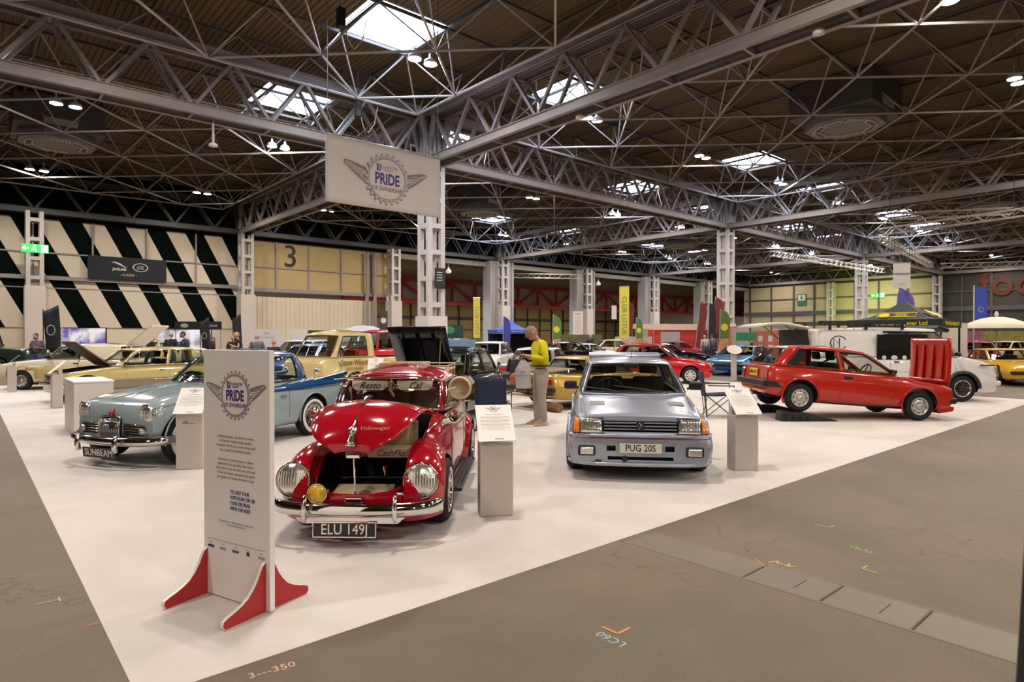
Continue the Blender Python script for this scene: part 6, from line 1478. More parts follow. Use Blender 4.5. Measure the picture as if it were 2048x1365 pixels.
pm_ = at(11.45, .53); rt_, info = person('person', 'person in a bright yellow jumper and light grey trousers looking down at a phone', (pm_.x, pm_.y), R(48.8+90+14), h=1.86, top=ylw, legs=greyt, shoes=shoe, hair=ghair, head=(0, 1.0), arms='phone', belt=black_p, glasses=True, skin=skin_r, lean=4)
hp_ = info['hands'][1][0]; M_ = rt_.matrix_basis.copy(); M_ = Mx.Translation(rt_.location) @ Mx.Rotation(rt_.rotation_euler.z, 4, 'Z')
wp = M_ @ hp_
ph = thing('phone', 'dark phone held by the person in yellow', 'phone', M_ @ (info['hands'][1][0]+Ve((.045, -.05, .045))), R(48.8+90+14)); MB().box((0, 0, 0), (.14, .07, .009), rot=Mx.Rotation(R(-25), 4, 'Y')).build('handset', black_p, ph, bev=.003)
bg_ = thing('carrier_bag', 'thin white carrier bag with blue print held by the person in yellow', 'bag', wp+Ve((-.05, .04, -.07)), R(48.8-90)); G = []
for j in range(14):
    v = j/13; row = []
    for i in range(24):
        a = 2*pi*i/24; wv = .05+.095*min(1, v*3.2)*(1-.06*v); row.append((wv*cos(a)*(1+.06*sin(5*a+v*9)), wv*.5*sin(a)*(1+.15*sin(4*a+v*7)), -.02-.50*v))
    G.append(row+[row[0]])
bgm = mat('thin white plastic', (.62, .58, .54), .35, bump=.6, bscale=20); bgm.node_tree.nodes['Principled BSDF'].inputs['Alpha'].default_value = .62
MB().grid(G).add([G[-1][i] for i in range(24)], [tuple(range(24))]).build('bag_skin', bgm, bg_, smooth=True); text_mesh('lettering', 'PRO\nFORMANCE', .055, mat('blue bag print', (.10, .12, .50), .5), bg_, face_T((0, -.088, -.26), (0, -1, 0)), depth=.001)
MB().tube([(-.03, 0, -.03), (0, 0, .08), (.03, 0, -.03)], .006, 5).build('handle', bgm, bg_)
dkc = mat('black clothes', (.012, .012, .014), .85); nvc = mat('navy clothes', (.012, .018, .035), .8); gyc = mat('grey hoodie', (.10, .11, .13), .85); grn = mat('green clothes', (.01, .20, .09), .8); brh = mat('brown hair', (.06, .035, .02), .7); fair = mat('fair hair', (.40, .26, .13), .7); gr2 = mat('grey hair', (.35, .33, .31), .8); jean = mat('blue jeans', (.04, .06, .12), .85); lgc = mat('pale grey clothes', (.42, .40, .38), .8)
q_ = at(16.9, .10); person('person', 'person in black sitting bent forward behind the gold coupe, seen from behind', (q_.x, q_.y), R(40), h=1.78, pose='sit', top=dkc, legs=dkc, hair=brh, arms='knees', lean=28, head=(0, .6))
for d, r2, a, hh, tp, hr, ar, lab, kw in ((23.2, -17.55, -128, 1.76, gyc, brh, 'phone', 'bearded person in a grey hoodie holding a red cup by the dark flag', dict(beard=brh)), (26.4, -14.35, 60, 1.80, dkc, gr2, 'down', 'broad person in a black jacket seen from behind, grey hair', {}), (24.2, -12.6, 150, 1.83, nvc, brh, 'reach', 'dark-haired bearded person in a navy coat standing in profile', dict(beard=brh)),
        (27.5, -13.15, -30, 1.70, dkc, gr2, 'down', 'bald person in a dark suit jacket turned to the right', dict(hairstyle='thin')), (28.0, -12.45, -110, 1.66, dkc, fair, 'fold', 'young person in black with folded arms facing the camera', {}), (26.0, -11.35, 160, 1.80, dkc, fair, 'phone', 'fair-haired person in a black T-shirt holding a yellow item', dict(sleeves=False)),
        (22.4, -9.1, 70, 1.72, gyc, gr2, 'down', 'balding person in dark grey seen from behind, left of the white hatchback', dict(hairstyle='thin')), (28.0, -16.4, 100, 1.66, lgc, gr2, 'down', 'person in a pale top leaning by the raised tailgate', {}), (26.6, -15.3, 20, 1.68, dkc, gr2, 'down', 'person in black with a dark cap', dict(cap=dkc)), (20.8, -7.9, 70, 1.52, dkc, fair, 'down', 'short fair-haired person in black behind the roof of the blue grey coupe', {}),
        (38, 11.7, 60, 1.72, lgc, gr2, 'down', 'person in a pale top, left of the three by the far stands', {}), (38.2, 12.2, 50, 1.76, gyc, brh, 'down', 'person in a dark top, middle of the three by the far stands', {}), (38.3, 12.95, 60, 1.74, grn, gr2, 'down', 'person in green, right of the three by the far stands', {}), (39.5, 4.9, -110, 1.76, nvc, gr2, 'down', 'person in a navy jacket standing near the notice board', {})):
    q_ = at(d, r2); person('person', lab, (q_.x, q_.y), R(a), h=hh, top=tp, legs=jean if tp is not grn else grn, hair=hr, arms=ar, fingers=False, **kw)
q_ = at(22.95, -17.35); cu_ = thing('paper_cup', 'red drinks cup held by the person in the grey hoodie', 'cup', (q_.x, q_.y, 1.27)); MB().lathe([(.03, 0), (.04, .10), (.036, .10), (.001, .02)], 14).build('cup', redl, cu_, smooth=True)
# folding chairs
navf = mat('navy canvas', (.015, .025, .06), .8, noise=.2); tubb = mat('dark chair tube', (.06, .06, .065), .4, .5)
def camp_chair(loc, ang, label):
    t = thing('folding_chair', label, 'chair', (loc[0], loc[1], CZ), ang, 'folding camp chairs')
    G = [[(-.27-.05*sin(pi*(i/8))-.06*j/6, -.27+.54*i/8, .42+.50*j/6) for i in range(9)] for j in range(7)]; o = MB().grid(G).build('backrest', navf, t, smooth=True); s_ = o.modifiers.new('s', 'SOLIDIFY'); s_.thickness = .012
    G = [[(-.25+.5*j/6, -.25+.5*i/8, .44-.05*sin(pi*i/8)*sin(pi*(.2+.6*j/6))+.03*j/6) for i in range(9)] for j in range(7)]; o = MB().grid(G).build('seat', navf, t, smooth=True); s_ = o.modifiers.new('s', 'SOLIDIFY'); s_.thickness = .012
    for s in (-1, 1):
        o = MB().grid([[(-.24+.5*j/5, s*(.27+.05*(i/2-.5)), .64+.01*sin(pi*i/2)) for i in range(3)] for j in range(6)]).build('armrest', navf, t, smooth=True); s_ = o.modifiers.new('s', 'SOLIDIFY'); s_.thickness = .012
        for a, b_ in (((-.27, s*.27, .015), (.24, s*.25, .44)), ((.25, s*.27, .015), (-.25, s*.25, .44)), ((-.25, s*.25, .05), (-.34, s*.27, .93)), ((.25, s*.27, .03), (.25, s*.28, .64))): MB().tube([a, b_], .009, 6).build('leg', tubb, t)
    for x in (-.26, .25):
        for s in (-1, 1): MB().tube([(x, s*.27, .015), (x*.96, -s*.25, .44)], .009, 6).build('leg', tubb, t); 
    for x in (-.27, .25):
        for s in (-1, 1): MB().lathe([(.02, 0), (.016, .03), (.001, .03)], 8, T=Mx.Translation((x, s*.27, 0))).build('foot', black_p, t)
    return t
q_ = at(10.9, -.32); camp_chair((q_.x, q_.y), R(48.8-8), 'navy folding chair seen from behind, between the deep red car and the gold coupe')
q_ = at(12.6, 4.15); camp_chair((q_.x, q_.y), R(48.8-100), 'navy folding chair standing behind the right-hand lectern')
# ---------------------------------------------------------------- stands, flags and signs around the hall
def board(name, label, cat, d, r, w_, z0, z1, m, yaw=0, th=.06, kids=None, feet=False):
    p = at(d, r); t = thing(name, label, cat, (p.x, p.y, 0), R(48.8-90+yaw)); MB().b2((-w_/2, -th/2, z0), (w_/2, th/2, z1)).build('panel', m, t)
    if z0 > 0 and feet:
        for s in (-1, 1): MB().b2((s*(w_/2-.04)-.02, -.02, 0), (s*(w_/2-.04)+.02, .02, z0+.05)).build('post', steel, t)
    return t
FT = lambda x, z, y=-.035: face_T((x, y, z), (0, -1, 0))
offw = mat('off white panel', (.66, .62, .58), .6)
# gazebos
def gazebo(label, d, r, s, ze, zp, m, yaw, vm=None, val=.28):
    p = at(d, r); t = thing('gazebo', label, 'gazebo', (p.x, p.y, 0), R(yaw)); h = s/2
    vs = [(-h, -h, ze), (h, -h, ze), (h, h, ze), (-h, h, ze), (0, 0, zp)]; G = MB()
    for a, b_ in ((0, 1), (1, 2), (2, 3), (3, 0)):
        A, B_, P = Ve(vs[a]), Ve(vs[b_]), Ve(vs[4]); n = 8; rows = []
        for j in range(n+1):
            v = j/n; rows.append([A.lerp(B_, i/6).lerp(P, v)-Ve((0, 0, .22*sin(pi*v)*(1-.3*v))) for i in range(7)])
        G.grid(rows)
    c = G.build('canopy', m, t, smooth=False, merge=True); s_ = c.modifiers.new('s', 'SOLIDIFY'); s_.thickness = .015
    V_ = MB()
    for a in range(4):
        T = Mx.Rotation(a*pi/2, 4, 'Z'); V_.b2((-h, -h-.01, ze-val), (h, -h+.01, ze), T=T)
    V_.build('valance', vm or m, t)
    for x in (-h+.05, h-.05):
        for y in (-h+.05, h-.05): MB().b2((x-.03, y-.03, 0), (x+.03, y+.03, ze)).build('leg', black_p, t)
    return t
gz = mat('charcoal gazebo cloth', (.035, .037, .04), .7); gzb = mat('royal blue gazebo cloth', (.05, .10, .42), .7); yp = mat('yellow print', (.70, .58, .02), .5)
t = gazebo('charcoal gazebo with yellow lettering reading Historic Lotus Register Ltd', 23.6, 14.75, 3.0, 2.22, 2.98, gz, 3, mat('black gazebo valance', (.012, .013, .014), .7))
for a in (0, -pi/2):
    M_ = Mx.Rotation(a, 4, 'Z')
    text_mesh('lettering', 'Historic Lotus Register Ltd', .20, yp, t, M_ @ face_T((-1.515, 0, 2.08), (-1, 0, 0)), depth=.003, off=.003, sx=.98) if a == 0 else text_mesh('lettering', 'Historic Lotus Register Ltd', .20, yp, t, face_T((0, -1.515, 2.08), (0, -1, 0)), depth=.003, off=.003, sx=.98)
T = face_T((-1.02, 0, 2.36), (-.50, 0, 1.0)); lg = MB(); T2 = T @ Mx.Translation((0, .0, .02))
def gz_logo(T):
    m = MB(); m.tube([T@Ve(v) for v in ((-.62, -.17, 0), (.62, -.17, 0), (.62, .17, 0), (-.62, .17, 0))], .018, 4, closed=True); m.build('logo_frame', yp, t)
    MB().lathe([(.15, 0), (.001, .004)], 20, T=T @ Mx.Translation((-.40, 0, 0)) @ Mx.Scale(1.25, 4, (1, 0, 0))).build('logo_roundel', yp, t)
    text_mesh('lettering', 'HISTORIC\nLOTUS\nREGISTER', .105, yp, t, T @ Mx.Translation((.15, -.0, .0)), depth=.003, ls=.95)
gz_logo(face_T((-1.02, 0, 2.40), (-.50, 0, 1.0))); 
MB().lathe([(.30, 0), (.001, .004)], 24, T=face_T((0, -.92, 2.47), (0, -.50, 1.0)) @ Mx.Scale(1.6, 4, (1, 0, 0))).build('logo_roundel', yp, t)
t = gazebo('royal blue gazebo in the distance behind the man in yellow', 42, -.1, 3.0, 2.05, 2.72, gzb, 50, gzb, val=.22); text_mesh('lettering', 'Manta Turbo Association', .16, offw, t, Mx.Rotation(-pi/2*0, 4, 'Z') @ face_T((-1.515, 0, 1.94), (-1, 0, 0)), depth=.003)
MB().b2((-1.45, -1.45, 0), (1.45, -1.40, 1.8)).b2((1.40, -1.45, 0), (1.45, 1.45, 1.8)).build('side_wall', mat('navy wall', (.01, .015, .04), .7), t)
# umbrella
p = at(28.5, 22.0); t = thing('parasol', 'cream scalloped parasol at the right edge', 'parasol', (p.x, p.y, 0)); 
MB().lathe([(1.25, 1.98), (1.22, 2.10), (1.0, 2.26), (.6, 2.42), (.25, 2.49), (.06, 2.50)], 16).build('canopy', mat('cream canvas', (.70, .62, .50), .7), t, smooth=True); MB().tube([(0, 0, 0), (0, 0, 2.72)], .025, 8).build('pole', offw, t); MB().lathe([(.05, 2.5), (.09, 2.62), (.03, 2.75), (.001, 2.76)], 10).build('finial', offw, t, smooth=True)
MB().lathe([(.3, 0), (.3, .08), (.05, .12)], 16).build('base', black_p, t)
# flags
def feather(label, d, r, h_, w_, m, yaw=0, logo_=None, lean=.12, name='feather_flag', z0=.5, second=None):
    p = at(d, r); t = thing(name, label, 'flag', (p.x, p.y, 0), R(48.8-90+yaw)); n = 14; G = []
    for j in range(n+1):
        v = j/n; z = lerp(z0, h_, v); x0 = -w_/2+lean*v*w_; wd_ = w_*(1 if v < .72 else sqrt(max(0, 1-((v-.72)/.28)**2))); G.append([(x0+max(.03, wd_)*i/4, .02*sin(i*1.3+v*5), z) for i in range(5)])
    o = MB().grid(G).build('flag', m, t, smooth=True); s_ = o.modifiers.new('s', 'SOLIDIFY'); s_.thickness = .01
    MB().tube([(-w_/2, 0, 0), (-w_/2+lean*w_, 0, h_)], .018, 6).build('pole', steel_l, t); MB().b2((-w_/2-.2, -.2, 0), (-w_/2+.2, .2, .03)).build('base', black_p, t)
    if logo_: MB().lathe([(w_*.36, 0), (.001, .003)], 20, T=FT(0, lerp(z0, h_, .62), -.03)).build('roundel', logo_, t)
    if second: MB().b2((-w_/2+.02, -.03, z0+.05), (w_/2-.02, -.02, lerp(z0, h_, .38))).build('flag_picture', second, t)
    return t
gfl = mat('green flag', (.10, .18, .04), .7); ydisc = mat('yellow roundel', (.68, .62, .03), .6); ora = mat('mixed orange print', (.55, .25, .12), .7, noise=.6, nscale=6)
feather('green feather flag with a yellow roundel, just right of the man in yellow', 39.5, 2.8, 3.0, .55, gfl, logo_=ydisc, second=ora); feather('green feather flag with a yellow roundel beside the yellow hanging banner', 46, 9.3, 3.0, .5, gfl, logo_=ydisc, second=ora); feather('green feather flag with a yellow roundel in front of the second lattice column', 34, 11.5, 3.1, .55, gfl, logo_=ydisc, second=ora)
dfl = mat('black flag', (.012, .013, .015), .7); rfl = mat('dark red flag', (.16, .02, .02), .7); pfl = mat('violet flag', (.10, .08, .35), .7)
feather('violet blue feather flag standing before the blue gazebo', 38.5, -.35, 2.85, .45, mat('indigo flag', (.05, .05, .28), .7), logo_=None)
feather('dark red teardrop flag left of the yellow far lights', 49, 8.9, 4.4, .6, rfl, name='teardrop_flag', lean=.8); feather('dark red teardrop flag above the red stall', 46.2, 13.7, 4.2, .6, rfl, name='teardrop_flag', lean=.8); feather('dark red teardrop flag to the right of the red stall', 47, 15.0, 4.6, .8, rfl, name='teardrop_flag', lean=.8)
feather('tall black banner flag among the far red stalls', 42, 13.3, 3.9, .5, dfl, lean=.3); feather('violet feather flag rising behind the charcoal gazebo', 30, 18.4, 3.95, .9, pfl, logo_=None, lean=.6)
def tallbanner(label, d, r, w_, z0, z1, m, yaw=0, tx=None, tm_=None, ts=.4, name='hanging_banner', wires=True):
    t = board(name, label, 'banner', d, r, w_, z0, z1, m, yaw, th=.03)
    if wires:
        for s in (-1, 1): MB().tube([(s*w_*.45, 0, z1), (s*w_*.45, 0, 14.44)], .01, 4).build('wire', blackt, t)
        MB().tube([(-w_*.52, 0, z1), (w_*.52, 0, z1)], .03, 6).build('top_bar', alloy, t)
    else: MB().tube([(-w_/2-.05, 0, 0), (-w_/2-.05, 0, z1+.1)], .03, 6).build('pole', steel_l, t)
    if tx: text_mesh('lettering', tx, ts, tm_ or black_p, t, FT(0, (z0+z1)/2-.2, -.02) @ Mx.Rotation(-pi/2, 4, 'Z'), depth=.004)
    return t
yb = mat('yellow banner cloth', (.66, .58, .07), .7)
tallbanner('tall yellow banner reading CLUB LOTUS, the larger and nearer of the two', 40, 7.15, .62, 1.5, 4.8, yb, tx='CLUB LOTUS', tm_=mat('green grey print', (.12, .20, .12), .6), ts=.42); tallbanner('tall yellow banner reading CLUB LOTUS, the smaller one by the first lattice column', 47, -2.65, .50, 1.5, 4.5, yb, tx='CLUB LOTUS', tm_=mat('green grey print', (.12, .20, .12), .6), ts=.36)
bb_ = mat('bright blue banner', (.03, .06, .40), .7); t = tallbanner('bright blue upright banner on a pole at the right edge', 30, 22.4, .55, 2.45, 3.95, bb_, wires=False, name='pole_banner'); MB().lathe([(.13, 0), (.11, .003), (.11, 0)], 16, T=FT(0, 2.9, -.03)).build('ring_emblem', yp, t)
t = tallbanner('white hanging sign reading DEALERSHIP above the charcoal gazebo', 34, 21.1, .85, 4.2, 5.6, offw, yaw=-10); text_mesh('lettering', 'DEALERSHIP', .15, navyi, t, FT(0, 5.0, -.03), depth=.003); text_mesh('lettering', 'SPONSORS', .07, midg, t, FT(0, 4.45, -.03), depth=.003)
t = board('notice_board', 'white notice board hung on the flanked column in the centre distance', 'sign', 60, 6.3, .95, 1.75, 4.0, mat('cream board', (.74, .66, .55), .6)); 
for sx in (-1, 1): MB().tube([(sx*.4, 0, 4.0), (sx*.4, 0, 14.44)], .01, 4).build('wire', blackt, t)
text_mesh('lettering', 'PRIDE', .22, redb, t, FT(0, 3.75, -.04), depth=.003)
lm_ = MB()
for k in range(12): lm_.b2((-.3, -.035, 3.4-k*.13), (.3, -.032, 3.43-k*.13))
lm_.build('text_lines', midg, t)
t = board('small_pole_sign', 'small white sign on a dark pole left of the larger yellow banner', 'sign', 41.5, 6.75, .32, 2.75, 3.65, offw, feet=False); MB().tube([(0, 0, 0), (0, 0, 2.8)], .02, 6).build('pole', black_p, t)
# exit signs and wall signs
def exit_sign(label, p, n, w_=1.6, h_=.62):
    t = thing('exit_sign', label, 'sign', p); M_ = face_T((0, 0, 0), n); g_ = emis('green exit light', (.03, .55, .10), 1.6); wl = emis('white exit light', (.9, 1, .75), 2.2)
    MB().b2((-w_/2, -h_/2, -.06), (w_/2, h_/2, 0)).build('light_box', g_, t).matrix_local = M_
    m = MB(); m.b2((-w_*.42, -.05, 0), (-w_*.22, .05, .01)).add([(-w_*.47, 0, .01), (-w_*.34, .17, .01), (-w_*.34, -.17, .01)], [(0, 1, 2)]); m.build('arrow', wl, t).matrix_local = M_
    m = MB(); m.lathe([(.07, .01), (.001, .012)], 10, T=Mx.Translation((-.02, .19, 0))); m.tube([(-.02, .12, .01), (-.05, -.03, .01), (.05, -.12, .01), (.04, -.25, .01)], .035, 4); m.tube([(-.05, -.03, .01), (-.14, -.12, .01), (-.22, -.12, .01)], .03, 4); m.tube([(-.16, .07, .01), (-.02, .08, .01), (.10, .0, .01)], .025, 4); m.build('running_figure', wl, t).matrix_local = M_
    MB().b2((w_*.22, -h_*.42, 0), (w_*.46, h_*.42, .01)).build('door_symbol', wl, t).matrix_local = M_
exit_sign('green running man exit sign on the column before the striped wall', (3.98, 57.04, 8.0), (0, -1, 0)); exit_sign('green exit sign high on the far cream wall', (108.90, 36.6, 8.1), (-1, 0, 0), w_=2.0, h_=.8)
t = thing('first_aid_sign', 'green hanging sign with a white arrow on the far cream wall', 'sign', (109.02, 48.6, 7.9)); MB().b2((-.05, -.8, -1.0), (0, .8, 1.0)).build('panel', mat('dark green sign', (.02, .16, .08), .5), t); MB().b2((-.07, -.6, -.1), (-.06, .6, .85)).build('symbol_field', offw, t); MB().add([(-.09, -.35, .4), (-.09, .35, .4), (-.09, 0, 0)], [(0, 1, 2)]).add([(-.09, -.12, .4), (-.09, .12, .4), (-.09, .12, .75), (-.09, -.12, .75)], [(0, 1, 2, 3)]).build('arrow', mat('dark green sign', (.02, .16, .08), .5), t)
t = thing('wall_banner', 'dark banner reading JAGUAR LAND ROVER CLASSIC hung on the striped wall', 'banner', (10.1, 58.6, 0)); wt = mat('white banner print', (.70, .68, .64), .5)
MB().b2((-2.75, -.05, 6.15), (2.75, 0, 7.95)).build('cloth', mat('navy black cloth', (.008, .011, .018), .7), t); text_mesh('lettering', 'JAGUAR', .26, wt, t, FT(-.62, 6.98, -.06), depth=.003, off=.01); text_mesh('lettering', '- CLASSIC -', .24, wt, t, FT(.0, 6.55, -.06), depth=.003)
MB().lathe([(.55, 0), (.48, .004), (.48, 0)], 28, T=FT(.85, 7.22, -.06) @ Mx.Scale(.62, 4, (0, 1, 0))).build('oval_emblem', wt, t); text_mesh('lettering', 'LAND\nROVER', .17, wt, t, FT(.85, 7.20, -.06), depth=.003); MB().tube([(-1.15, -.07, 7.5), (-.95, -.07, 7.52), (-.6, -.07, 7.38), (-.3, -.07, 7.2), (-.12, -.07, 7.12)], [.02, .06, .09, .05, .02], 6).build('leaping_emblem', wt, t)
def darkflag(label, d, r, z0, z1, w_, yaw):
    p = at(d, r); t = thing('brand_flag', label, 'flag', (p.x, p.y, 0), R(48.8-90+yaw)); G = [[(-w_/2+w_*i/5+.1*(1-j/8), .03*sin(i+j*.7), lerp(z0, z1+.06*i, j/8)) for i in range(6)] for j in range(9)]; o = MB().grid(G).build('flag', dfl, t, smooth=True); s_ = o.modifiers.new('s', 'SOLIDIFY'); s_.thickness = .012
    MB().tube([(-w_/2+.02, 0, 0), (-w_/2, 0, z1+.1)], .02, 6).build('pole', black_p, t); MB().lathe([(w_*.28, 0), (w_*.24, .004), (w_*.24, 0)], 24, T=FT(.02, lerp(z0, z1, .55), -.05) @ Mx.Scale(1.35, 4, (0, 1, 0))).build('roundel', offw, t); MB().b2((-w_/2-.2, -.2, 0), (-w_/2+.25, .2, .03)).build('base', black_p, t)
darkflag('large black flag with a pale roundel at far left behind the hooded person', 27.5, -20.2, .9, 2.7, .62, 10); darkflag('black flag with a pale roundel in the middle of the people', 30, -14.7, .9, 2.25, .42, 0); darkflag('black flag with a pale roundel by the second wall column', 31, -13.6, .8, 2.45, .36, 30)
# stalls along the left wall
def screen(label, d, r, w_, z0, z1, col, s, name='light_screen', extra=None, yaw=0):
    m = mat(label[:28], (.05, .05, .05), emit=col, es=s); nt = m.node_tree; b = nt.nodes['Principled BSDF']; n = nt.nodes.new('ShaderNodeTexNoise'); n.inputs['Scale'].default_value = 1.3; n.inputs['Detail'].default_value = 3; cr = nt.nodes.new('ShaderNodeValToRGB'); cr.color_ramp.elements[0].position = .42; cr.color_ramp.elements[0].color = tuple(c*.45 for c in col)+(1,); cr.color_ramp.elements[1].position = .58; cr.color_ramp.elements[1].color = tuple(min(1, c*1.1+.1) for c in (extra or col))+(1,)
    tc = nt.nodes.new('ShaderNodeTexCoord'); nt.links.new(tc.outputs['Object'], n.inputs[0]); nt.links.new(n.outputs['Fac'], cr.inputs[0]); nt.links.new(cr.outputs[0], b.inputs['Emission Color'])
    t = board(name, label, 'screen', d, r, w_, z0, z1, m, yaw=yaw); MB().b2((-w_/2-.05, .03, 0), (w_/2+.05, .08, z1+.05)).build('frame', black_p, t); return t
screen('glowing violet picture wall at far left behind the vans', 34, -23.2, 2.3, .9, 2.05, (.35, .25, 1.0), .8, extra=(1.0, .75, .75)); screen('bright white picture wall behind the group of people', 36, -18.8, 3.0, .7, 2.0, (.85, .75, .85), .85)
t = board('stall_fascia', 'black stall fascia reading Traditional with a pale oval badge', 'sign', 35, -17.5, 2.6, 2.0, 2.45, black_p, feet=True); text_mesh('lettering', 'Traditional', .20, wt, t, FT(.2, 2.22, -.04), depth=.003, align='LEFT'); MB().lathe([(.22, 0), (.001, .004)], 20, T=FT(-.75, 2.22, -.04) @ Mx.Scale(.55, 4, (0, 1, 0))).build('oval_badge', mat('pale green badge', (.35, .42, .25), .5), t)
t = board('exhibition_wall', 'white printed panel with CLIX heading beside the wall column', 'display panel', 38, -14.7, 1.75, .0, 2.05, offw); text_mesh('lettering', 'CLIX', .16, greyi, t, FT(-.15, 1.80), depth=.003); text_mesh('lettering', 'MOTORSPORT', .13, lilac, t, FT(-.1, 1.55), depth=.003)
board('exhibition_wall', 'smaller white panel right of the CLIX panel', 'display panel', 38.5, -13.1, .9, 0, 2.05, offw)
t = board('stall_fascia', 'dark green stall fascia behind the cream pickup', 'sign', 40, -11.4, 3.2, 1.72, 2.0, mat('bottle green', (.015, .05, .035), .5), feet=True); text_mesh('lettering', 'MORRIS DROWN', .16, wt, t, FT(0, 1.86), depth=.003)
board('exhibition_wall', 'pinkish product wall under the dark green fascia', 'display panel', 41, -11.6, 3.0, 0, 1.7, mat('pink tan display', (.42, .26, .20), .7, noise=.7, nscale=5))
t = thing('grey_dome_tent', 'grey rounded awning roof behind the red van', 'awning', (at(36, -8.5).x, at(36, -8.5).y, 0)); MB().lathe([(1.5, 1.3), (1.45, 1.6), (1.1, 2.0), (.5, 2.2), (.001, 2.25)], 20).build('roof', mat('grey awning', (.38, .37, .37), .6), t, smooth=True); MB().lathe([(1.45, 0), (1.45, 1.4)], 20).build('wall', mat('grey awning', (.38, .37, .37), .6), t)
# centre distance: signs, racks and stalls
t = board('green_sign_stand', 'dark sign stand with a green oval badge right of the first lattice column', 'sign', 38, -3.7, 1.5, 0, 2.3, mat('bottle green', (.015, .05, .035), .5)); MB().lathe([(.32, 0), (.001, .004)], 20, T=FT(-.1, 2.0) @ Mx.Scale(.7, 4, (0, 1, 0))).build('oval_badge', mat('bright green badge', (.05, .30, .10), .5), t); MB().b2((-.6, -.04, .2), (-.1, -.032, 1.5)).b2((.15, -.04, .2), (.6, -.032, 1.5)).build('leaflets', offw, t)
t = board('roller_banner', 'dark roller banner with a white roundel left of the first lattice column', 'banner', 33, -6.75, .42, .6, 2.95, mat('brown black banner', (.05, .045, .035), .6), feet=True); MB().lathe([(.15, 0), (.001, .004)], 20, T=FT(0, 2.45)).build('roundel', offw, t)
redst = mat('red stall cloth', (.55, .04, .03), .6); stalls = ((48, 13.0, 5.2, .0, 2.1, redst, 'wide red stall wall in the centre right distance'), (50, 16.8, 3.6, .6, 2.4, mat('orange red wall', (.55, .12, .05), .6, noise=.4), 'orange red stall wall near the second lattice column'), (46, 4.9, 3.4, .0, 1.75, mat('clothes rack mix', (.12, .11, .05), .8, noise=.9, nscale=9), 'stall hung with dark and lime green clothes'), (47.5, 9.2, 2.8, 0, 1.6, mat('poster wall mix', (.55, .42, .33), .7, noise=.6, nscale=6), 'wall of pale car posters under the yellow banner'), (46.4, 11.7, 1.4, 0, 1.95, mat('grey hall panel', (.36, .34, .33), .6), 'plain grey panel in front of the red stalls'), (44, 16.0, 1.2, 0, 2.2, mat('grey hall panel', (.36, .34, .33), .6), 'plain grey panel right of the three people'))
for d, r2, w_, z0, z1, m, lab in stalls:
    board('stall_wall', lab, 'stall', d, r2, w_, z0, z1, m, feet=True)
board('stall_fascia', 'pale illuminated fascia over the red stall', 'sign', 47.6, 13.0, 4.6, 2.1, 2.55, mat('pinkish white fascia', (.70, .52, .45), .6), feet=True); board('stall_fascia', 'pale fascia further left with red print', 'sign', 49.2, 10.9, 3.0, 2.2, 2.6, mat('pinkish white fascia', (.70, .52, .45), .6), feet=True)
board('stall_fascia', 'black strip sign on the right part of the red stall', 'sign', 46.8, 14.6, 1.6, 1.5, 1.85, black_p, feet=True)
t = board('stall_wall', 'red brick house backdrop behind the open tailgate of the camper van', 'backdrop', 38, 15.9, 2.6, .3, 1.95, mat('brick red backdrop', (.48, .14, .10), .7), feet=True); m = MB()
for i in range(4):
    for j in range(2): m.b2((-1.0+i*.6, -.04, .75+j*.55), (-.75+i*.6, -.033, 1.1+j*.55))
m.build('painted_windows', offw, t)
board('awning_front', 'green awning front left of the brick backdrop', 'awning', 37.5, 14.0, 1.2, 1.35, 1.85, mat('awning green', (.03, .22, .12), .6), feet=True)
board('exhibition_wall', 'tall white panel pair standing right of the charcoal gazebo', 'display panel', 25, 17.6, 1.05, 0, 2.15, offw)
for k, (d, r2, w_, c_, lab) in enumerate(((44, 31.5, 3.0, (.30, .10, .12), 'dark pink stall wall far right under the parasol'), (46, 36.0, 3.0, (.25, .22, .06), 'olive stall wall at the far right edge'), (45, 28.2, 2.4, (.10, .10, .12), 'dark stall wall left of the parasol pole'))): board('stall_wall', lab, 'stall', d, r2, w_, 0, 2.0, mat(lab[:20], c_, .6, noise=.7, nscale=4))
p = at(38.5, -1.2)
# lifted open bonnet and blue tarpaulin shapes beyond the black hatchback
t = thing('windbreak', 'pale blue sheet of cloth standing behind the roof of the black hatchback', 'windbreak', (at(21.4, -2.0).x, at(21.4, -2.0).y, CZ), R(48.8-90)); G = [[(-.75+1.5*i/10, .05*sin(i), .9+.62*j/3+.04*sin(i*1.9)*(j == 3)) for i in range(11)] for j in range(4)]; o = MB().grid(G).build('cloth', mat('pale blue cloth', (.16, .27, .42), .7), t, smooth=True); s_ = o.modifiers.new('s', 'SOLIDIFY'); s_.thickness = .01
for x in (-.7, .7): MB().tube([(x, 0, 0), (x, 0, 1.5)], .015, 6).build('pole', steel, t)
p = at(26.4, 9.35); t = thing('information_lectern', 'slim lectern with an oval white sheet before the light blue coupe', 'lectern', (at(23.2, 8.2).x, at(23.2, 8.2).y, 0), R(48.8-90), 'information lecterns beside the cars'); MB().b2((-.09, -.05, 0), (.09, .05, 1.0)).build('stand', lecm, t); MB().lathe([(.28, 0), (.28, .02), (.001, .02)], 20, T=face_T((0, -.06, 1.12), (0, -.75, .65)) @ Mx.Scale(.75, 4, (0, 1, 0)) @ Mx.Rotation(.5, 4, 'Z')).build('sheet', offw, t)
mt = thing('floor_mat', 'dark blue carpet under the light blue coupe', 'carpet', (at(28, 10.3).x, at(28, 10.3).y, 0), R(12)); MB().b2((-3.2, -2.2, 0), (3.2, 2.2, .002)).build('mat', mat('dark blue carpet', (.012, .02, .09), .95), mt)
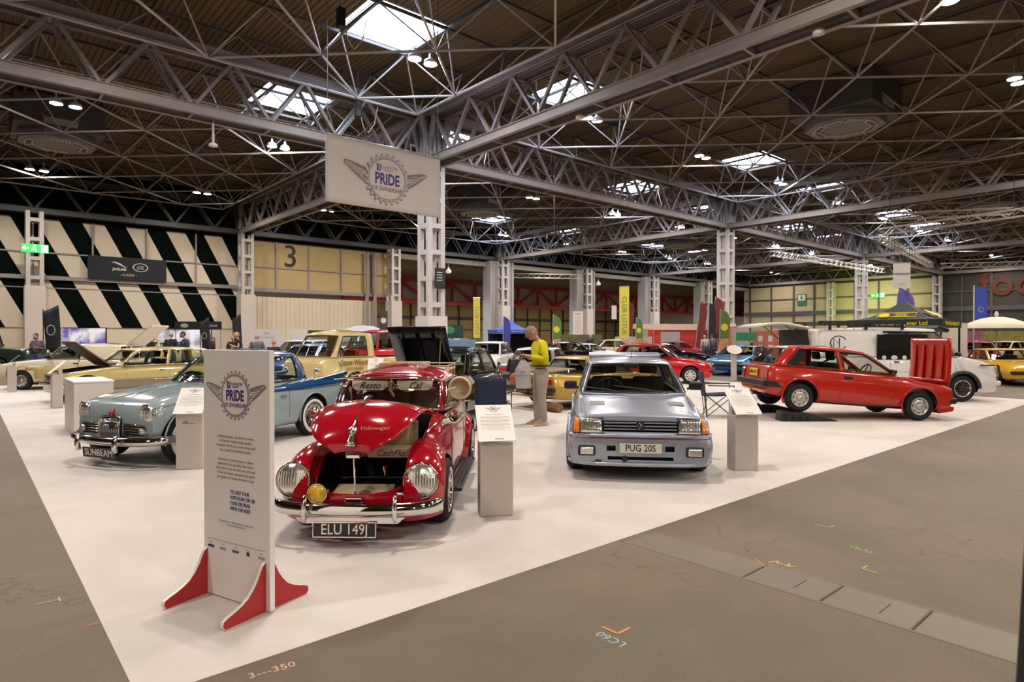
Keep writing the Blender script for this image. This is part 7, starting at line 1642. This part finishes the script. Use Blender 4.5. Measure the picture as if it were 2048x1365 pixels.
mt = thing('floor_mat', 'dark blue carpet under the yellow low coupe at right', 'carpet', (at(24, 19).x, at(24, 19).y, 0), R(12)); MB().b2((-3.6, -2.8, 0), (3.6, 2.8, .002)).build('mat', mat('dark blue carpet', (.012, .02, .09), .95), mt)
# aluminium lighting trusses
def box_truss(label, a, b_, s=.30, hang=True):
    a = Ve(a); b_ = Ve(b_); L_ = (b_-a).length; t = thing('lighting_truss', label, 'truss', a, atan2(b_.y-a.y, b_.x-a.x)); m = MB(); h = s/2; al = mat('bright aluminium', (.70, .66, .60), .3, .6)
    for y in (-h, h):
        for z in (-h, h): m.tube([(0, y, z), (L_, y, z)], .03, 6)
    m.build('rails', al, t); m = MB(); n = int(L_/s/1.3)
    for i in range(n):
        x0, x1 = L_*i/n, L_*(i+1)/n
        for y in (-h, h): m.tube([(x0, y, -h if i % 2 else h), (x1, y, h if i % 2 else -h)], .018, 4)
        for z in (-h, h): m.tube([(x0, -h if i % 2 else h, z), (x1, h if i % 2 else -h, z)], .018, 4)
    m.build('lacing', al, t)
    for x in (L_*.1, L_*.9): MB().tube([(x, 0, h), (x, 0, 14.44-a.z)], .02, 5).build('chain', blackt, t)
box_truss('bright lighting truss sloping across the upper right, nearest', at(44, 25.6, 8.9), at(36.5, 30.2, 8.6), .45); box_truss('bright lighting truss running back from the third lattice column', at(44.6, 26.2, 8.6), at(61.5, 41.0, 8.6), .45); box_truss('bright lighting truss at the far right edge', at(62, 42.4, 8.6), at(60, 52, 8.9), .45)
box_truss('lighting truss between the second and third lattice columns', at(52, 21.5, 8.5), at(66, 39, 8.9), .4); box_truss('small lighting truss beyond the wall opening left of the notice board', at(78, -1.5, 9.2), at(80, 9.0, 9.0), .5); box_truss('lighting truss hanging high above the right-hand columns', at(46, 27.5, 10.4), at(44, 35, 10.6), .45)
# hanging odds and ends
t = thing('dark_wall_panel', 'black notice panel fixed to the first lattice column', 'sign', (19.0-.55, 28.3-.62, 0)); MB().b2((.35, -.05, 4.15), (.98, 0, 5.25)).build('panel', black_p, t); m = MB()
for k in range(4): m.b2((.45, -.06, 5.0-k*.14), (.8, -.052, 5.03-k*.14))
m.build('text_lines', wt, t)
for x, y, z, lab in ((41.4, 57.4, 8.9, 'white bell-shaped lamp hanging before the first wall opening'), (67.0, 57.4, 8.9, 'white bell-shaped lamp hanging before the third wall opening')):
    t = thing('bell_lamp', lab, 'lamp', (x, 58.2, z)); MB().lathe([(.06, .55), (.10, .4), (.30, .2), (.34, 0), (.28, -.12), (.001, -.2)], 16).build('shade', mat('pale lamp shade', (.75, .72, .65), .4, emit=(1, .95, .8), es=.25), t, smooth=True); MB().tube([(0, 0, .5), (0, 0, 1.3), (0, .4, 1.35)], .03, 5).build('stem', steel, t)
for a, b_, lab in (((13.6, 26.2, 12.2), None, 'loop of yellow rope and chain hanging left of the first column'), ((27.4, 27.6, 12.2), None, 'black hoist motor with yellow rope hanging right of the first column'), ((10.0, 20.5, 13.0), None, 'coil of chain hanging at the top edge')):
    t = thing('chain_hoist', lab, 'hoist', a); MB().tube([(0, 0, 14.44-a[2]), (0, 0, .1)], .02, 5).build('cable', blackt, t); MB().box((0, 0, -.25), (.28, .28, .7)).build('motor', black_p, t, bev=.05); MB().tube([(.1, 0, -.2), (.25, 0, -.9), (.5, 0, -1.2), (.85, 0, -.7), (1.0, 0, .1)], .02, 5).build('rope', mat('straw rope', (.45, .38, .18), .7), t)
# orange letters on the dark end wall
t = thing('wall_lettering', 'big orange letters high on the dark end wall at right', 'lettering', (108.9, 20.4, 8.9)); text_mesh('lettering', 'foc', 4.9, mat('orange sign paint', (.10, .014, .004), .6), t, face_T((0, 0, 0), (-1, 0, 0)), depth=.05, align='CENTER', off=.08)
# smoke heads and sensors under the main girders
for x, y, lab in ((8.0, 28.3, 'white sensor on a short drop pipe under the left girder'), (13.6, 28.3, 'round white sensor under the left girder nearer the column'), (19.0, 8.0, 'round white sensor under the girder at upper right'), (19.0, 17.5, 'round white sensor under the right girder near the middle')):
    t = thing('ceiling_sensor', lab, 'sensor', (x, y, 10.7)); dz = -1.0 if x == 8.0 else -.12; MB().tube([(0, 0, 0), (0, 0, dz)], .05, 8).build('drop_pipe', steel_l, t); MB().lathe([(.08, dz+.1), (.17, dz+.04), (.17, dz-.06), (.001, dz-.1)], 16).build('sensor_head', offw, t, smooth=True)
# coloured stand light washing the far end wall with lime
sl = bpy.data.lights.new('stand_floodlight', 'SPOT'); sl.energy = 5200; sl.color = (.75, 1.0, .12); sl.spot_size = R(75); sl.spot_blend = .8; sl.shadow_soft_size = .3
so_ = bpy.data.objects.new('stand_floodlight', sl); C.objects.link(so_); so_.location = (96, 36, 2.2); so_.rotation_euler = Ve((12, 1.5, 4.5)).to_track_quat('-Z', 'Y').to_euler()
t = thing('floodlight', 'small black floodlight of a stand aimed at the far cream wall', 'floodlight', (95.9, 36, 0)); MB().box((0, 0, 2.2), (.12, .4, .3)).build('lamp_head', black_p, t); MB().tube([(0, 0, 0), (0, 0, 2.1)], .03, 6).build('stand', black_p, t)
